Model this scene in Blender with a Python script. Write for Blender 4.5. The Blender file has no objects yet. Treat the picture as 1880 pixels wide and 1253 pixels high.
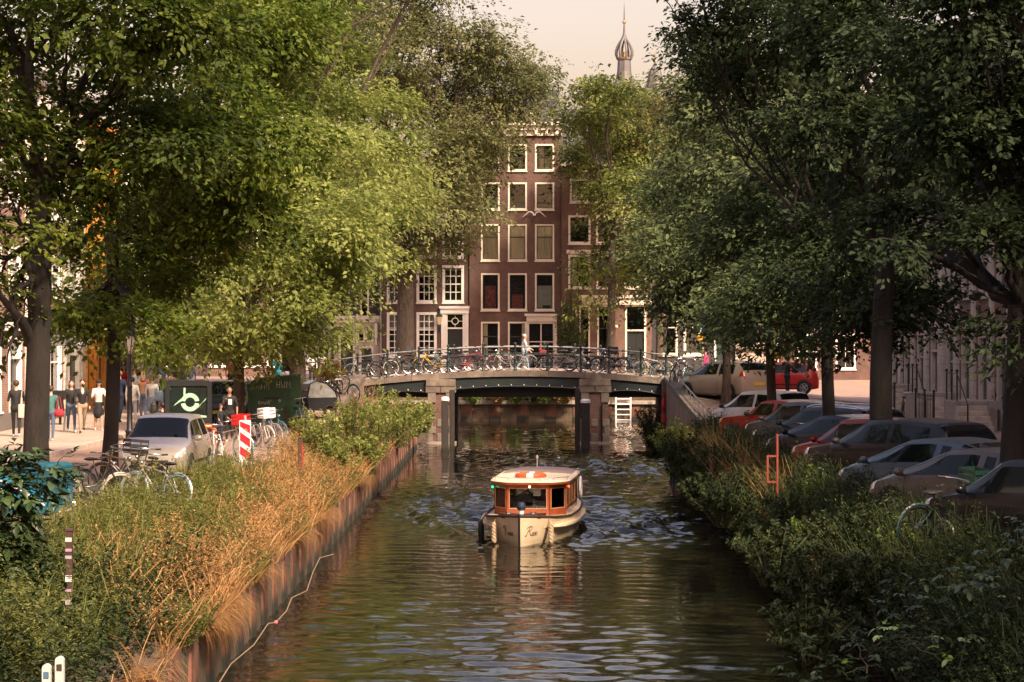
import bpy, bmesh, math, random
import numpy as np
from mathutils import Vector, Matrix
scene = bpy.context.scene
COL = scene.collection
PI = math.pi
# ------------------------------------------------------------------ camera, sky, sun, exposure
F = 4000.0; CX = 940.0; CY = 622.0; H = 4.7          # focal length in photo pixels, vanishing point, eye height above the water
cam_d = bpy.data.cameras.new('camera'); cam = bpy.data.objects.new('camera', cam_d); COL.objects.link(cam)
cam_d.sensor_width = 36.0; cam_d.lens = F / 1880 * 36
cam_d.shift_y = -(626.5 - CY) / 1880
cam_d.clip_start = 0.5; cam_d.clip_end = 3000
cam.location = (0, 0, H); cam.rotation_euler = (PI / 2, 0, 0)
scene.camera = cam
SUN_AZ = math.radians(146)     # clockwise from +Y (view direction): sun behind the camera, over the right bank
SUN_EL = math.radians(43)
world = bpy.data.worlds.new('World'); scene.world = world; world.use_nodes = True
wn = world.node_tree.nodes; wl = world.node_tree.links
bg = wn['Background']
sky = wn.new('ShaderNodeTexSky'); sky.sky_type = 'NISHITA'; sky.sun_disc = False
sky.sun_elevation = SUN_EL; sky.sun_rotation = SUN_AZ
sky.air_density = 2.0; sky.dust_density = 5.0; sky.ozone_density = 0.4; sky.altitude = 0
tint = wn.new('ShaderNodeMix'); tint.data_type = 'RGBA'; tint.blend_type = 'MULTIPLY'; tint.inputs[0].default_value = 1.0
tint.inputs[7].default_value = (0.97, 0.76, 0.85, 1)   # warm hazy white balance, the same over the whole sky
wl.new(sky.outputs[0], tint.inputs[6]); wl.new(tint.outputs[2], bg.inputs['Color'])
bg.inputs['Strength'].default_value = 0.14
sun_d = bpy.data.lights.new('sun', 'SUN'); sun = bpy.data.objects.new('sun', sun_d); COL.objects.link(sun)
sun_d.energy = 3.9; sun_d.angle = math.radians(6.0); sun_d.color = (1.0, 0.83, 0.62)
sd = Vector((math.sin(SUN_AZ) * math.cos(SUN_EL), math.cos(SUN_AZ) * math.cos(SUN_EL), math.sin(SUN_EL)))
sun.rotation_euler = sd.to_track_quat('Z', 'Y').to_euler()
sun.location = (40, -40, 60)
vs = scene.view_settings
vs.view_transform = 'Standard'; vs.look = 'None'; vs.gamma = 1.0; vs.use_curve_mapping = False
vs.exposure = 1.08
scene.cycles.max_bounces = 6; scene.cycles.diffuse_bounces = 3; scene.cycles.glossy_bounces = 3; scene.cycles.volume_bounces = 0; scene.cycles.adaptive_threshold = .02; scene.cycles.transparent_max_bounces = 8
scene.cycles.use_denoising = True
scene.cycles.sample_clamp_indirect = 4.0
scene.cycles.use_adaptive_sampling = True

# ------------------------------------------------------------------ helpers
def W(px, py, s):
    """photo pixel at scale s (photo pixels per metre) -> world point"""
    return Vector(((px - CX) / s, F / s, H - (py - CY) / s))
def smooth01(t):
    t = np.clip(t, 0, 1); return t * t * (3 - 2 * t)
def road_z(x):
    """height of the bridge road above the water"""
    a = abs(x - 0.4)
    if a < 7.0: return 3.16 - 0.42 * (a / 7.0) ** 2
    return max(1.75, 2.74 - 0.12 * (a - 7.0))
def ground_z(x, y):
    if y < 66: return 1.45
    t = min(1, (y - 66) / 31.0); t = t * t * (3 - 2 * t) * .35 + t * t * .65
    if y <= 109: return 1.45 + (road_z(x) - 1.45) * t
    t2 = min(1, (y - 109) / 14.0)
    return road_z(x) + (1.7 - road_z(x)) * t2

class MB:
    def __init__(self): self.v = []; self.f = []
    def add(self, vs, fs):
        b = len(self.v); self.v.extend(tuple(p) for p in vs); self.f.extend(tuple(i + b for i in q) for q in fs); return self
    def bx(self, x0, x1, y0, y1, z0, z1):
        return self.add([(x0,y0,z0),(x1,y0,z0),(x1,y1,z0),(x0,y1,z0),(x0,y0,z1),(x1,y0,z1),(x1,y1,z1),(x0,y1,z1)],
            [(3,2,1,0),(4,5,6,7),(0,1,5,4),(1,2,6,5),(2,3,7,6),(3,0,4,7)])
    def box(self, c, size, rot=None):
        sx, sy, sz = size[0]/2, size[1]/2, size[2]/2
        vs = [Vector((a*sx, b*sy, d*sz)) for d in (-1,1) for b in (-1,1) for a in (-1,1)]
        if rot is not None: vs = [rot @ v for v in vs]
        c = Vector(c)
        return self.add([c+v for v in vs], [(2,3,1,0),(4,5,7,6),(0,1,5,4),(1,3,7,5),(3,2,6,7),(2,0,4,6)])
    def cham(self, x0, x1, y0, y1, z0, z1, b):
        """box with chamfered vertical and top edges"""
        def ring(i, z): return [(x0+i+b,y0+i,z),(x1-i-b,y0+i,z),(x1-i,y0+i+b,z),(x1-i,y1-i-b,z),(x1-i-b,y1-i,z),(x0+i+b,y1-i,z),(x0+i,y1-i-b,z),(x0+i,y0+i+b,z)]
        r = ring(0,z0)+ring(0,z1-b)+ring(b,z1)
        fs = [tuple(range(7,-1,-1)), tuple(range(16,24))]
        for k in (0,8):
            for i in range(8): fs.append((k+i, k+(i+1)%8, k+8+(i+1)%8, k+8+i))
        return self.add(r, fs)
    def tube(self, pts, r, n=6, cap=True):
        pts = [Vector(p) for p in pts]; m = len(pts)
        rs = r if isinstance(r, (list, tuple)) else [r]*m
        vs = []; up = None
        for i, p in enumerate(pts):
            d = (pts[min(i+1,m-1)] - pts[max(i-1,0)])
            d = d.normalized() if d.length > 1e-9 else Vector((0,0,1))
            if up is None:
                up = Vector((0,0,1)) if abs(d.z) < .9 else Vector((1,0,0))
            a = d.cross(up)
            if a.length < 1e-6: a = d.cross(Vector((0.3,1,0.2)))
            a.normalize(); b = a.cross(d); up = b
            for k in range(n):
                t = 2*PI*k/n; vs.append(p + (a*math.cos(t) + b*math.sin(t))*rs[i])
        fs = []
        for i in range(m-1):
            for k in range(n):
                k2 = (k+1) % n; fs.append((i*n+k, i*n+k2, (i+1)*n+k2, (i+1)*n+k))
        if cap: fs.append(tuple(range(n-1,-1,-1))); fs.append(tuple((m-1)*n+k for k in range(n)))
        return self.add(vs, fs)
    def ring(self, c, R, r, axis='y', n=24, k=5, a0=0, a1=2*PI):
        """torus or arc round c in the plane across axis"""
        full = abs(a1-a0-2*PI) < 1e-6; m = n if full else n+1
        vs = []; c = Vector(c)
        for i in range(m):
            t = a0 + (a1-a0)*i/n; ct, st = math.cos(t), math.sin(t)
            for j in range(k):
                u = 2*PI*j/k; rr = R + r*math.cos(u); h = r*math.sin(u)
                p = {'y': (rr*ct, h, rr*st), 'x': (h, rr*ct, rr*st), 'z': (rr*ct, rr*st, h)}[axis]
                vs.append(c + Vector(p))
        fs = []
        for i in range(n if full else m-1):
            for j in range(k):
                fs.append((i*k+j, ((i+1)%m)*k+j, ((i+1)%m)*k+(j+1)%k, i*k+(j+1)%k))
        return self.add(vs, fs)
    def sph(self, c, r, nu=12, nv=8, rot=None):
        r = (r,r,r) if isinstance(r,(int,float)) else r
        vs = []; c = Vector(c)
        for j in range(nv+1):
            th = PI*j/nv
            for i in range(nu):
                ph = 2*PI*i/nu
                v = Vector((r[0]*math.sin(th)*math.cos(ph), r[1]*math.sin(th)*math.sin(ph), r[2]*math.cos(th)))
                vs.append(c + (rot @ v if rot is not None else v))
        fs = [(j*nu+i, (j+1)*nu+i, (j+1)*nu+(i+1)%nu, j*nu+(i+1)%nu) for j in range(nv) for i in range(nu)]
        return self.add(vs, fs)
    def lathe(self, prof, n=12, c=(0,0,0)):
        vs = []
        for r, z in prof:
            for i in range(n):
                t = 2*PI*i/n; vs.append((c[0]+r*math.cos(t), c[1]+r*math.sin(t), c[2]+z))
        m = len(prof)
        fs = [(j*n+i, j*n+(i+1)%n, (j+1)*n+(i+1)%n, (j+1)*n+i) for j in range(m-1) for i in range(n)]
        fs.append(tuple(range(n-1,-1,-1))); fs.append(tuple((m-1)*n+i for i in range(n)))
        return self.add(vs, fs)
    def prism(self, poly, fn, d0, d1):
        """polygon (2-D) extruded from d0 to d1; fn(u, v, d) -> point"""
        n = len(poly)
        vs = [fn(u,v,d0) for u,v in poly] + [fn(u,v,d1) for u,v in poly]
        fs = [tuple(range(n-1,-1,-1)), tuple(range(n,2*n))] + [(i,(i+1)%n,n+(i+1)%n,n+i) for i in range(n)]
        return self.add(vs, fs)
    def grid(self, fn, nu, nv):
        vs = [fn(i/nu, j/nv) for j in range(nv+1) for i in range(nu+1)]
        fs = [(j*(nu+1)+i, j*(nu+1)+i+1, (j+1)*(nu+1)+i+1, (j+1)*(nu+1)+i) for j in range(nv) for i in range(nu)]
        return self.add(vs, fs)
    def mesh(self, name, mat, smooth=None):
        me = bpy.data.meshes.new(name); me.from_pydata(self.v, [], self.f)
        bm = bmesh.new(); bm.from_mesh(me); bmesh.ops.recalc_face_normals(bm, faces=bm.faces); bm.to_mesh(me); bm.free()
        if mat: me.materials.append(mat)
        if smooth is not None:
            me.shade_smooth(); me.set_sharp_from_angle(angle=math.radians(smooth))
        return me
    def build(self, name, mat, parent=None, smooth=None, kind=None):
        o = bpy.data.objects.new(name, self.mesh(name, mat, smooth)); COL.objects.link(o)
        if parent is not None: o.parent = parent
        if kind: o['kind'] = kind
        return o

def obj(name, me, parent=None, loc=None, rot=None, scale=None):
    o = bpy.data.objects.new(name, me); COL.objects.link(o)
    if parent is not None: o.parent = parent
    if loc is not None: o.location = loc
    if rot is not None: o.rotation_euler = rot
    if scale is not None: o.scale = scale
    return o
def tag(o, label=None, cat=None, group=None, kind=None):
    if label: o['label'] = label
    if cat: o['category'] = cat
    if group: o['group'] = group
    if kind: o['kind'] = kind
    return o
def thing(name, label, cat, loc=(0,0,0), rotz=0, group=None):
    o = bpy.data.objects.new(name, None); COL.objects.link(o)
    o.location = loc; o.rotation_euler = (0, 0, rotz); o.empty_display_size = .2
    return tag(o, label, cat, group)
def dup(root, loc, rotz, label=None, group=None):
    r = root.copy(); COL.objects.link(r); r.location = loc; r.rotation_euler = (0, 0, rotz)
    if label: r['label'] = label
    if group: r['group'] = group
    for ch in root.children:
        c = ch.copy(); COL.objects.link(c); c.parent = r
        for g in ch.children:
            d = g.copy(); COL.objects.link(d); d.parent = c
    return r

# ------------------------------------------------------------------ materials
def _base(name):
    m = bpy.data.materials.new(name); m.use_nodes = True
    nt = m.node_tree; return m, nt, nt.nodes['Principled BSDF'], nt.nodes, nt.links
MATS = {}
def M(name, col, rough=.6, metal=0.0, var=.18, scale=6.0, bump=0.0, coat=0.0, spec=None, bscale=None, emit=0, stretch=None):
    if name in MATS: return MATS[name]
    m, nt, b, N, L = _base(name)
    tc = N.new('ShaderNodeTexCoord'); src = tc.outputs['Object']
    if stretch:
        mp = N.new('ShaderNodeMapping'); mp.inputs['Scale'].default_value = stretch; L.new(src, mp.inputs[0]); src = mp.outputs[0]
    nz = N.new('ShaderNodeTexNoise'); nz.inputs['Scale'].default_value = scale; nz.inputs['Detail'].default_value = 6; nz.inputs['Roughness'].default_value = .65
    L.new(src, nz.inputs['Vector'])
    rp = N.new('ShaderNodeMapRange'); rp.inputs[1].default_value = .3; rp.inputs[2].default_value = .7
    rp.inputs[3].default_value = 1 - var; rp.inputs[4].default_value = 1 + var; L.new(nz.outputs[0], rp.inputs[0])
    mx = N.new('ShaderNodeMix'); mx.data_type = 'RGBA'; mx.blend_type = 'MULTIPLY'; mx.inputs[0].default_value = 1
    mx.inputs[6].default_value = (*col, 1); L.new(rp.outputs[0], mx.inputs[7]); L.new(mx.outputs[2], b.inputs['Base Color'])
    b.inputs['Roughness'].default_value = rough; b.inputs['Metallic'].default_value = metal
    if coat: b.inputs['Coat Weight'].default_value = coat; b.inputs['Coat Roughness'].default_value = .06
    if spec is not None: b.inputs['Specular IOR Level'].default_value = spec
    if bump:
        n2 = N.new('ShaderNodeTexNoise'); n2.inputs['Scale'].default_value = bscale or scale*4; n2.inputs['Detail'].default_value = 5
        L.new(src, n2.inputs['Vector'])
        bp = N.new('ShaderNodeBump'); bp.inputs['Strength'].default_value = bump; bp.inputs['Distance'].default_value = .02
        L.new(n2.outputs[0], bp.inputs['Height']); L.new(bp.outputs[0], b.inputs['Normal'])
    if emit:
        b.inputs['Emission Color'].default_value = (*col, 1); b.inputs['Emission Strength'].default_value = emit
    MATS[name] = m; return m
def brick_mat(name, c1, c2, mortar, bw=.21, bh=.06, msize=.008, axes='xz', rough=.85, grime=.35):
    if name in MATS: return MATS[name]
    m, nt, b, N, L = _base(name)
    tc = N.new('ShaderNodeTexCoord'); sp = N.new('ShaderNodeSeparateXYZ'); cb = N.new('ShaderNodeCombineXYZ')
    L.new(tc.outputs['Object'], sp.inputs[0])
    ix = {'x':0,'y':1,'z':2}; L.new(sp.outputs[ix[axes[0]]], cb.inputs[0]); L.new(sp.outputs[ix[axes[1]]], cb.inputs[1])
    br = N.new('ShaderNodeTexBrick'); L.new(cb.outputs[0], br.inputs['Vector'])
    br.inputs['Color1'].default_value = (*c1,1); br.inputs['Color2'].default_value = (*c2,1); br.inputs['Mortar'].default_value = (*mortar,1)
    br.inputs['Scale'].default_value = 1; br.inputs['Brick Width'].default_value = bw; br.inputs['Row Height'].default_value = bh
    br.inputs['Mortar Size'].default_value = msize; br.inputs['Mortar Smooth'].default_value = .2; br.inputs['Bias'].default_value = 0
    nz = N.new('ShaderNodeTexNoise'); nz.inputs['Scale'].default_value = .7; nz.inputs['Detail'].default_value = 8; nz.inputs['Roughness'].default_value = .7
    L.new(tc.outputs['Object'], nz.inputs['Vector'])
    rp = N.new('ShaderNodeMapRange'); rp.inputs[1].default_value = .3; rp.inputs[2].default_value = .7; rp.inputs[3].default_value = 1-grime; rp.inputs[4].default_value = 1+grime*.6
    L.new(nz.outputs[0], rp.inputs[0])
    mx = N.new('ShaderNodeMix'); mx.data_type = 'RGBA'; mx.blend_type = 'MULTIPLY'; mx.inputs[0].default_value = 1
    L.new(br.outputs[0], mx.inputs[6]); L.new(rp.outputs[0], mx.inputs[7]); L.new(mx.outputs[2], b.inputs['Base Color'])
    bp = N.new('ShaderNodeBump'); bp.inputs['Strength'].default_value = .5; bp.inputs['Distance'].default_value = .006; bp.invert = True
    L.new(br.outputs[1], bp.inputs['Height']); L.new(bp.outputs[0], b.inputs['Normal'])
    b.inputs['Roughness'].default_value = rough
    MATS[name] = m; return m
def leaf_mat(name, c_dark, c_mid, c_light, trans=.35, rough=.5, spec=.35):
    if name in MATS: return MATS[name]
    m, nt, b, N, L = _base(name)
    at = N.new('ShaderNodeAttribute'); at.attribute_name = 'rnd'
    cr = N.new('ShaderNodeValToRGB'); e = cr.color_ramp.elements
    e[0].position = 0; e[0].color = (*c_dark,1); e[1].position = 1; e[1].color = (*c_light,1)
    k = e.new(.55); k.color = (*c_mid,1)
    L.new(at.outputs['Fac'], cr.inputs[0]); L.new(cr.outputs[0], b.inputs['Base Color'])
    b.inputs['Roughness'].default_value = rough; b.inputs['Specular IOR Level'].default_value = spec
    tr = N.new('ShaderNodeBsdfTranslucent'); L.new(cr.outputs[0], tr.inputs[0])
    ms = N.new('ShaderNodeMixShader'); ms.inputs[0].default_value = trans
    out = N['Material Output']
    L.new(b.outputs[0], ms.inputs[1]); L.new(tr.outputs[0], ms.inputs[2]); L.new(ms.outputs[0], out.inputs['Surface'])
    MATS[name] = m; return m
def glass_mat(name, tintc=(.92,.94,.92), refl=1.0):
    """window pane: mirror-like by Fresnel, otherwise clear and slightly tinted"""
    if name in MATS: return MATS[name]
    m, nt, b, N, L = _base(name); N.remove(b)
    gl = N.new('ShaderNodeBsdfGlossy'); gl.inputs['Roughness'].default_value = .02; gl.inputs[0].default_value = (.9,.9,.9,1)
    tp = N.new('ShaderNodeBsdfTransparent'); tp.inputs[0].default_value = (*tintc,1)
    fr = N.new('ShaderNodeFresnel'); fr.inputs[0].default_value = 1.6
    nz = N.new('ShaderNodeTexNoise'); nz.inputs['Scale'].default_value = 1.2
    tc = N.new('ShaderNodeTexCoord'); L.new(tc.outputs['Object'], nz.inputs['Vector'])
    bp = N.new('ShaderNodeBump'); bp.inputs['Strength'].default_value = .08; bp.inputs['Distance'].default_value = .05
    L.new(nz.outputs[0], bp.inputs['Height']); L.new(bp.outputs[0], gl.inputs['Normal'])
    ms = N.new('ShaderNodeMixShader'); L.new(fr.outputs[0], ms.inputs[0]); L.new(tp.outputs[0], ms.inputs[1]); L.new(gl.outputs[0], ms.inputs[2])
    L.new(ms.outputs[0], N['Material Output'].inputs['Surface'])
    MATS[name] = m; return m
GLASS = glass_mat('window_glass')
CREAM = M('cream_paint', (.72,.64,.52), .55, var=.10, scale=2.5, bump=.05)
WHITE = M('white_paint', (.78,.75,.70), .5, var=.08, scale=3)
BLACK = M('black_paint', (.014,.014,.016), .4, var=.3)
DKGREEN = M('dark_green_iron', (.018,.032,.030), .45, var=.3, scale=9, bump=.1)
RUBBER = M('rubber', (.012,.012,.012), .8, var=.2)
CHROME = M('chrome', (.55,.55,.56), .22, 1.0, var=.1)
STEEL = M('galvanised_steel', (.32,.32,.32), .45, .8, var=.2)
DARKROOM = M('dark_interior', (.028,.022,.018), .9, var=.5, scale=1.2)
CURTAIN = M('curtain_cloth', (.86,.70,.48), .9, var=.16, scale=5, stretch=(9,1,.25))
STONE = M('grey_stone', (.30,.25,.20), .85, var=.3, scale=4, bump=.25)
PALESTONE = M('pale_stone', (.42,.35,.28), .85, var=.25, scale=3.5, bump=.2)
WOOD_DK = M('wet_dark_timber', (.030,.024,.019), .75, var=.4, scale=5, bump=.3, stretch=(4,4,.5))
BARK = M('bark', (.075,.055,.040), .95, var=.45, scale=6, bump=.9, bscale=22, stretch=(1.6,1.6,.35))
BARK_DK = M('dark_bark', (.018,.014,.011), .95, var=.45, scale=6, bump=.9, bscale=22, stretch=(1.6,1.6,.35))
RUST = M('rusty_steel', (.105,.046,.027), .85, .0, var=.65, scale=3, bump=.3, stretch=(1,1,.3))
def tide_line(m):
    """dark wet algae band above the water on the piling, uneven along its upper edge"""
    N, L = m.node_tree.nodes, m.node_tree.links; b = N['Principled BSDF']; src = b.inputs['Base Color'].links[0].from_socket
    tc = N.new('ShaderNodeTexCoord'); sp = N.new('ShaderNodeSeparateXYZ'); L.new(tc.outputs['Object'], sp.inputs[0])
    ge = N.new('ShaderNodeNewGeometry'); nz = N.new('ShaderNodeTexNoise'); nz.inputs['Scale'].default_value = 2.5; L.new(ge.outputs['Position'], nz.inputs['Vector'])
    ad = N.new('ShaderNodeMath'); ad.operation = 'MULTIPLY_ADD'; L.new(nz.outputs[0], ad.inputs[0]); ad.inputs[1].default_value = -.35; L.new(sp.outputs[2], ad.inputs[2])
    mr = N.new('ShaderNodeMapRange'); mr.inputs[1].default_value = -.02; mr.inputs[2].default_value = .16; L.new(ad.outputs[0], mr.inputs[0])
    n2 = N.new('ShaderNodeTexNoise'); n2.inputs['Scale'].default_value = .9; n2.inputs['Detail'].default_value = 5; L.new(ge.outputs['Position'], n2.inputs['Vector'])
    m2 = N.new('ShaderNodeMapRange'); m2.inputs[1].default_value = .35; m2.inputs[2].default_value = .65; m2.inputs[3].default_value = .55; m2.inputs[4].default_value = 1.35; L.new(n2.outputs[0], m2.inputs[0])
    mu = N.new('ShaderNodeMix'); mu.data_type = 'RGBA'; mu.blend_type = 'MULTIPLY'; mu.inputs[0].default_value = 1; L.new(src, mu.inputs[6]); L.new(m2.outputs[0], mu.inputs[7])
    mx = N.new('ShaderNodeMix'); mx.data_type = 'RGBA'; L.new(mr.outputs[0], mx.inputs[0]); mx.inputs[6].default_value = (.016,.017,.010,1); L.new(mu.outputs[2], mx.inputs[7]); L.new(mx.outputs[2], b.inputs['Base Color'])
PILE = M('piling_steel', (.115,.050,.030), .85, .0, var=.6, scale=3, bump=.3, stretch=(1,1,.3)); tide_line(PILE)

# ------------------------------------------------------------------ leaves
def tri_mesh(name, verts, tris, rnd, mat, parent=None, kind='stuff', per=1):
    me = bpy.data.meshes.new(name)
    nv, nt_ = len(verts), len(tris)
    me.vertices.add(nv); me.vertices.foreach_set('co', np.ascontiguousarray(verts, np.float32).ravel())
    me.loops.add(nt_*3); me.loops.foreach_set('vertex_index', np.ascontiguousarray(tris, np.int32).ravel())
    me.polygons.add(nt_); me.polygons.foreach_set('loop_start', np.arange(0, nt_*3, 3, dtype=np.int32))
    a = me.attributes.new('rnd', 'FLOAT', 'FACE'); a.data.foreach_set('value', np.ascontiguousarray(np.repeat(rnd, per), np.float32))
    me.materials.append(mat); me.update(calc_edges=True)
    o = bpy.data.objects.new(name, me); COL.objects.link(o)
    if parent is not None: o.parent = parent
    if kind: o['kind'] = kind
    return o
def nrm(a): return a / np.maximum(np.linalg.norm(a, axis=-1, keepdims=True), 1e-9)
def leaf_cards(name, c, d, n, ln, wd, rnd, mat, parent=None, kind='stuff'):
    """kite-shaped leaves folded along the midrib, two triangles each"""
    d = nrm(d); sd_ = nrm(np.cross(d, n)); n = np.cross(sd_, d)
    ln = ln[:,None]; wd = wd[:,None]
    b = c - d*ln*.5; t = c + d*ln*.5 - n*ln*.08
    l = c - d*ln*.06 + sd_*wd*.5 + n*wd*.16; r = c - d*ln*.06 - sd_*wd*.5 + n*wd*.16
    N = len(c); vs = np.stack([b, r, t, l], 1).reshape(-1, 3)
    i = np.arange(N)*4
    tr = np.stack([np.stack([i,i+1,i+2],1), np.stack([i,i+2,i+3],1)], 1).reshape(-1, 3)
    return tri_mesh(name, vs, tr, rnd, mat, parent, kind, 2)
def sprays(rg, pos, axis, up, k, slen, leaf, droop=.25, spread=.45):
    """k leaves along each twig; returns leaf arrays"""
    m = len(pos); t = rg.random((m,k)); axis = nrm(axis); side = nrm(np.cross(axis, up)); nr = nrm(np.cross(side, axis))
    s = np.where(rg.random((m,k)) < .5, -1, 1) * (rg.random((m,k))**.7)
    wdt = slen[:,None]*spread*(1 - .55*t)
    P = pos[:,None,:] + axis[:,None,:]*(t*slen[:,None])[...,None] + side[:,None,:]*(s*wdt)[...,None] + nr[:,None,:]*(rg.normal(0,.07,(m,k))*slen[:,None])[...,None]
    P[...,2] -= droop*slen[:,None]*t*t
    D = axis[:,None,:]*.75 + side[:,None,:]*(np.sign(s)*.75)[...,None] + rg.normal(0,.25,(m,k,3)); D[...,2] -= .22
    Nn = nr[:,None,:] + rg.normal(0,.27,(m,k,3))
    L = leaf*(.48+.95*rg.random((m,k))**1.3)
    return P.reshape(-1,3), D.reshape(-1,3), Nn.reshape(-1,3), L.ravel()
def in_lobes(rg, lobes, n, shell=.42):
    """points spread through ellipsoid lobes, denser near their surface; returns points and outward directions"""
    L = np.array(lobes, float); w = (L[:,3]*L[:,4]*L[:,5])**.62; w /= w.sum()
    j = rg.choice(len(L), n, p=w)
    u = nrm(rg.normal(0,1,(n,3))); rad = rg.random(n)**shell
    ph = L[j,0]*1.7 + L[j,2]
    rad = rad*(.86 + .17*np.sin(3.1*u[:,0]+ph)*np.cos(2.7*u[:,2]+1.3*ph) + .13*np.sin(6.3*u[:,1]-4.1*u[:,2]+ph))
    return L[j,:3] + u*rad[:,None]*L[j,3:6], u, j
def limb_path(rg, a, b, n=6, wob=.12, sag=.0):
    a, b = np.array(a,float), np.array(b,float); ln = np.linalg.norm(b-a); ps = []
    for i in range(n+1):
        t = i/n; p = a*(1-t)+b*t; p[2] += sag*ln*math.sin(PI*t)
        if 0 < i < n: p += rg.normal(0, wob*ln*.18, 3)
        ps.append(p)
    return ps
# ================================================================== the setting: water, streets, quays
rs = np.random.default_rng(7)
BOAT = dict(bx=.17, by=49.1, yaw=math.atan2(.70, 7.2))     # stem position; hull runs back from it
def boat_frame(x, y):
    """coordinates along (backward from the stem) and across the boat"""
    c, s = math.cos(BOAT['yaw']), math.sin(BOAT['yaw'])
    dx, dy = x - BOAT['bx'], y - BOAT['by']
    return dy*c + dx*s, dx*c - dy*s
def wave_height(X, Y):
    h = np.zeros_like(X)
    r = np.random.default_rng(3)
    for i in range(26):
        lam = .35*1.16**i if i < 14 else .5*1.12**(i-14)
        ang = r.normal(PI/2, .55)                  # crests mostly across the view
        k = 2*PI/lam; amp = .0042*lam**.62*(2.2 if lam < .95 else .45)
        ph = r.random()*6.28
        h += amp*np.sin(k*(X*math.cos(ang) + Y*math.sin(ang)) + ph + .8*np.sin(.31*X+.23*Y+ph))
    patch = .62 + .38*np.sin(.23*Y + 1.1*np.sin(.4*X) + .7)
    u, v = boat_frame(X, Y); av = np.abs(v)
    # wake: diverging arms behind the bow and transverse waves astern
    arm = np.exp(-((av - (.55 + .36*np.clip(u, 0, 99)))/(.30+.02*np.clip(u,0,99)))**2) * (u > -.3) * np.exp(-np.clip(u,0,99)/26)
    h2 = .085*arm*np.sin(7.5*(av - .36*u) + .6*u) + .055*arm
    ast = np.exp(-(v/(1.1+.12*np.clip(u-7,0,99)))**2) * (u > 7) * np.exp(-np.clip(u-7,0,99)/22)
    h2 += .035*ast*(np.sin(3.1*u + 1.5*np.sin(2*v)) + .6*np.sin(5.3*u + 3*v))
    chop = np.exp(-(v/4.5)**2) * smooth01((u+3)/11) * np.exp(-np.clip(u-8,0,99)/40)
    h = h*patch*(.50 + 2.2*chop) + h2
    return h
def make_water():
    xs = np.concatenate([[-14,-11,-9], np.arange(-7.6, 7.7, .10), [9, 12, 20, 32]])
    ys = [-12.0, 0, 12, 20]; y = 25.0
    while y < 127: ys.append(y); y += .058 + (y-25)*.0026
    ys.append(128.0); ys = np.array(ys)
    X, Y = np.meshgrid(xs, ys); Z = wave_height(X, Y)
    edge = (X < -8) | (X > 8) | (Y < 22); Z[edge] = 0
    V = np.stack([X, Y, Z], -1).reshape(-1, 3); nx = len(xs); ny = len(ys)
    i = (np.arange(ny-1)[:,None]*nx + np.arange(nx-1)[None,:]).ravel()
    q = np.stack([i, i+1, i+nx+1, i+nx], 1)
    me = bpy.data.meshes.new('water'); me.vertices.add(len(V)); me.vertices.foreach_set('co', V.astype(np.float32).ravel())
    me.loops.add(len(q)*4); me.loops.foreach_set('vertex_index', q.astype(np.int32).ravel())
    me.polygons.add(len(q)); me.polygons.foreach_set('loop_start', np.arange(0, len(q)*4, 4, dtype=np.int32))
    me.update(calc_edges=True); me.shade_smooth()
    m, nt, b, N, L = _base('canal_water')
    b.inputs['Base Color'].default_value = (.012,.011,.006,1); b.inputs['Roughness'].default_value = .02; b.inputs['IOR'].default_value = 1.33
    tc = N.new('ShaderNodeTexCoord'); mp = N.new('ShaderNodeMapping'); mp.inputs['Scale'].default_value = (1.0, 1.6, 1)
    L.new(tc.outputs['Object'], mp.inputs[0])
    nz = N.new('ShaderNodeTexNoise'); nz.inputs['Scale'].default_value = 6; nz.inputs['Detail'].default_value = 3; L.new(mp.outputs[0], nz.inputs['Vector'])
    bp = N.new('ShaderNodeBump'); bp.inputs['Strength'].default_value = .10; bp.inputs['Distance'].default_value = .02
    L.new(nz.outputs[0], bp.inputs['Height']); L.new(bp.outputs[0], b.inputs['Normal'])
    me.materials.append(m)
    o = obj('water', me); tag(o, 'dark brown rippled canal water', None, kind='structure'); return o
make_water()
mb = MB(); mb.bx(-16,34,-14,130,-2.2,-2.0)
tag(mb.build('canal_bed', M('mud', (.03,.025,.018), .9)), 'muddy canal bed under the water', kind='structure')

PAVE = brick_mat('street_clinker', (.31,.20,.145), (.37,.25,.18), (.20,.15,.11), bw=.21, bh=.075, msize=.009, axes='xy', grime=.3)
PAVE2 = brick_mat('pavement_flags', (.40,.31,.245), (.44,.34,.27), (.26,.20,.16), bw=.3, bh=.3, msize=.01, axes='xy', grime=.25)
def land(name, label, x0, x1, y0, y1, nx, ny, zf, mat, skirt=-2.0):
    mb = MB(); xs = np.linspace(x0,x1,nx+1); ys = np.linspace(y0,y1,ny+1)
    vs = [(x,y,zf(x,y)) for y in ys for x in xs]; n = nx+1
    fs = [(j*n+i,j*n+i+1,(j+1)*n+i+1,(j+1)*n+i) for j in range(ny) for i in range(nx)]
    b = len(vs); ring = [i for i in range(n)] + [j*n+nx for j in range(1,ny+1)] + [ny*n+i for i in range(nx-1,-1,-1)] + [j*n for j in range(ny-1,0,-1)]
    for r in ring: vs.append((vs[r][0], vs[r][1], skirt))
    m = len(ring)
    for k in range(m): fs.append((ring[k], ring[(k+1)%m], b+(k+1)%m, b+k))
    mb.add(vs, fs); o = mb.build(name, mat); tag(o, label, kind='structure'); return o
land('quay_street', 'clinker paved quay street with the shops', -60, -6.6, -12, 97, 40, 70, ground_z, PAVE)
land('quay_street', 'clinker paved quay street with the parked cars', 7.12, 60, -12, 97, 40, 70, ground_z, PAVE)
land('cross_street', 'paved street running on from the bridge past the shops', -300, -11.5, 97.0, 420, 60, 90, ground_z, PAVE)
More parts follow.
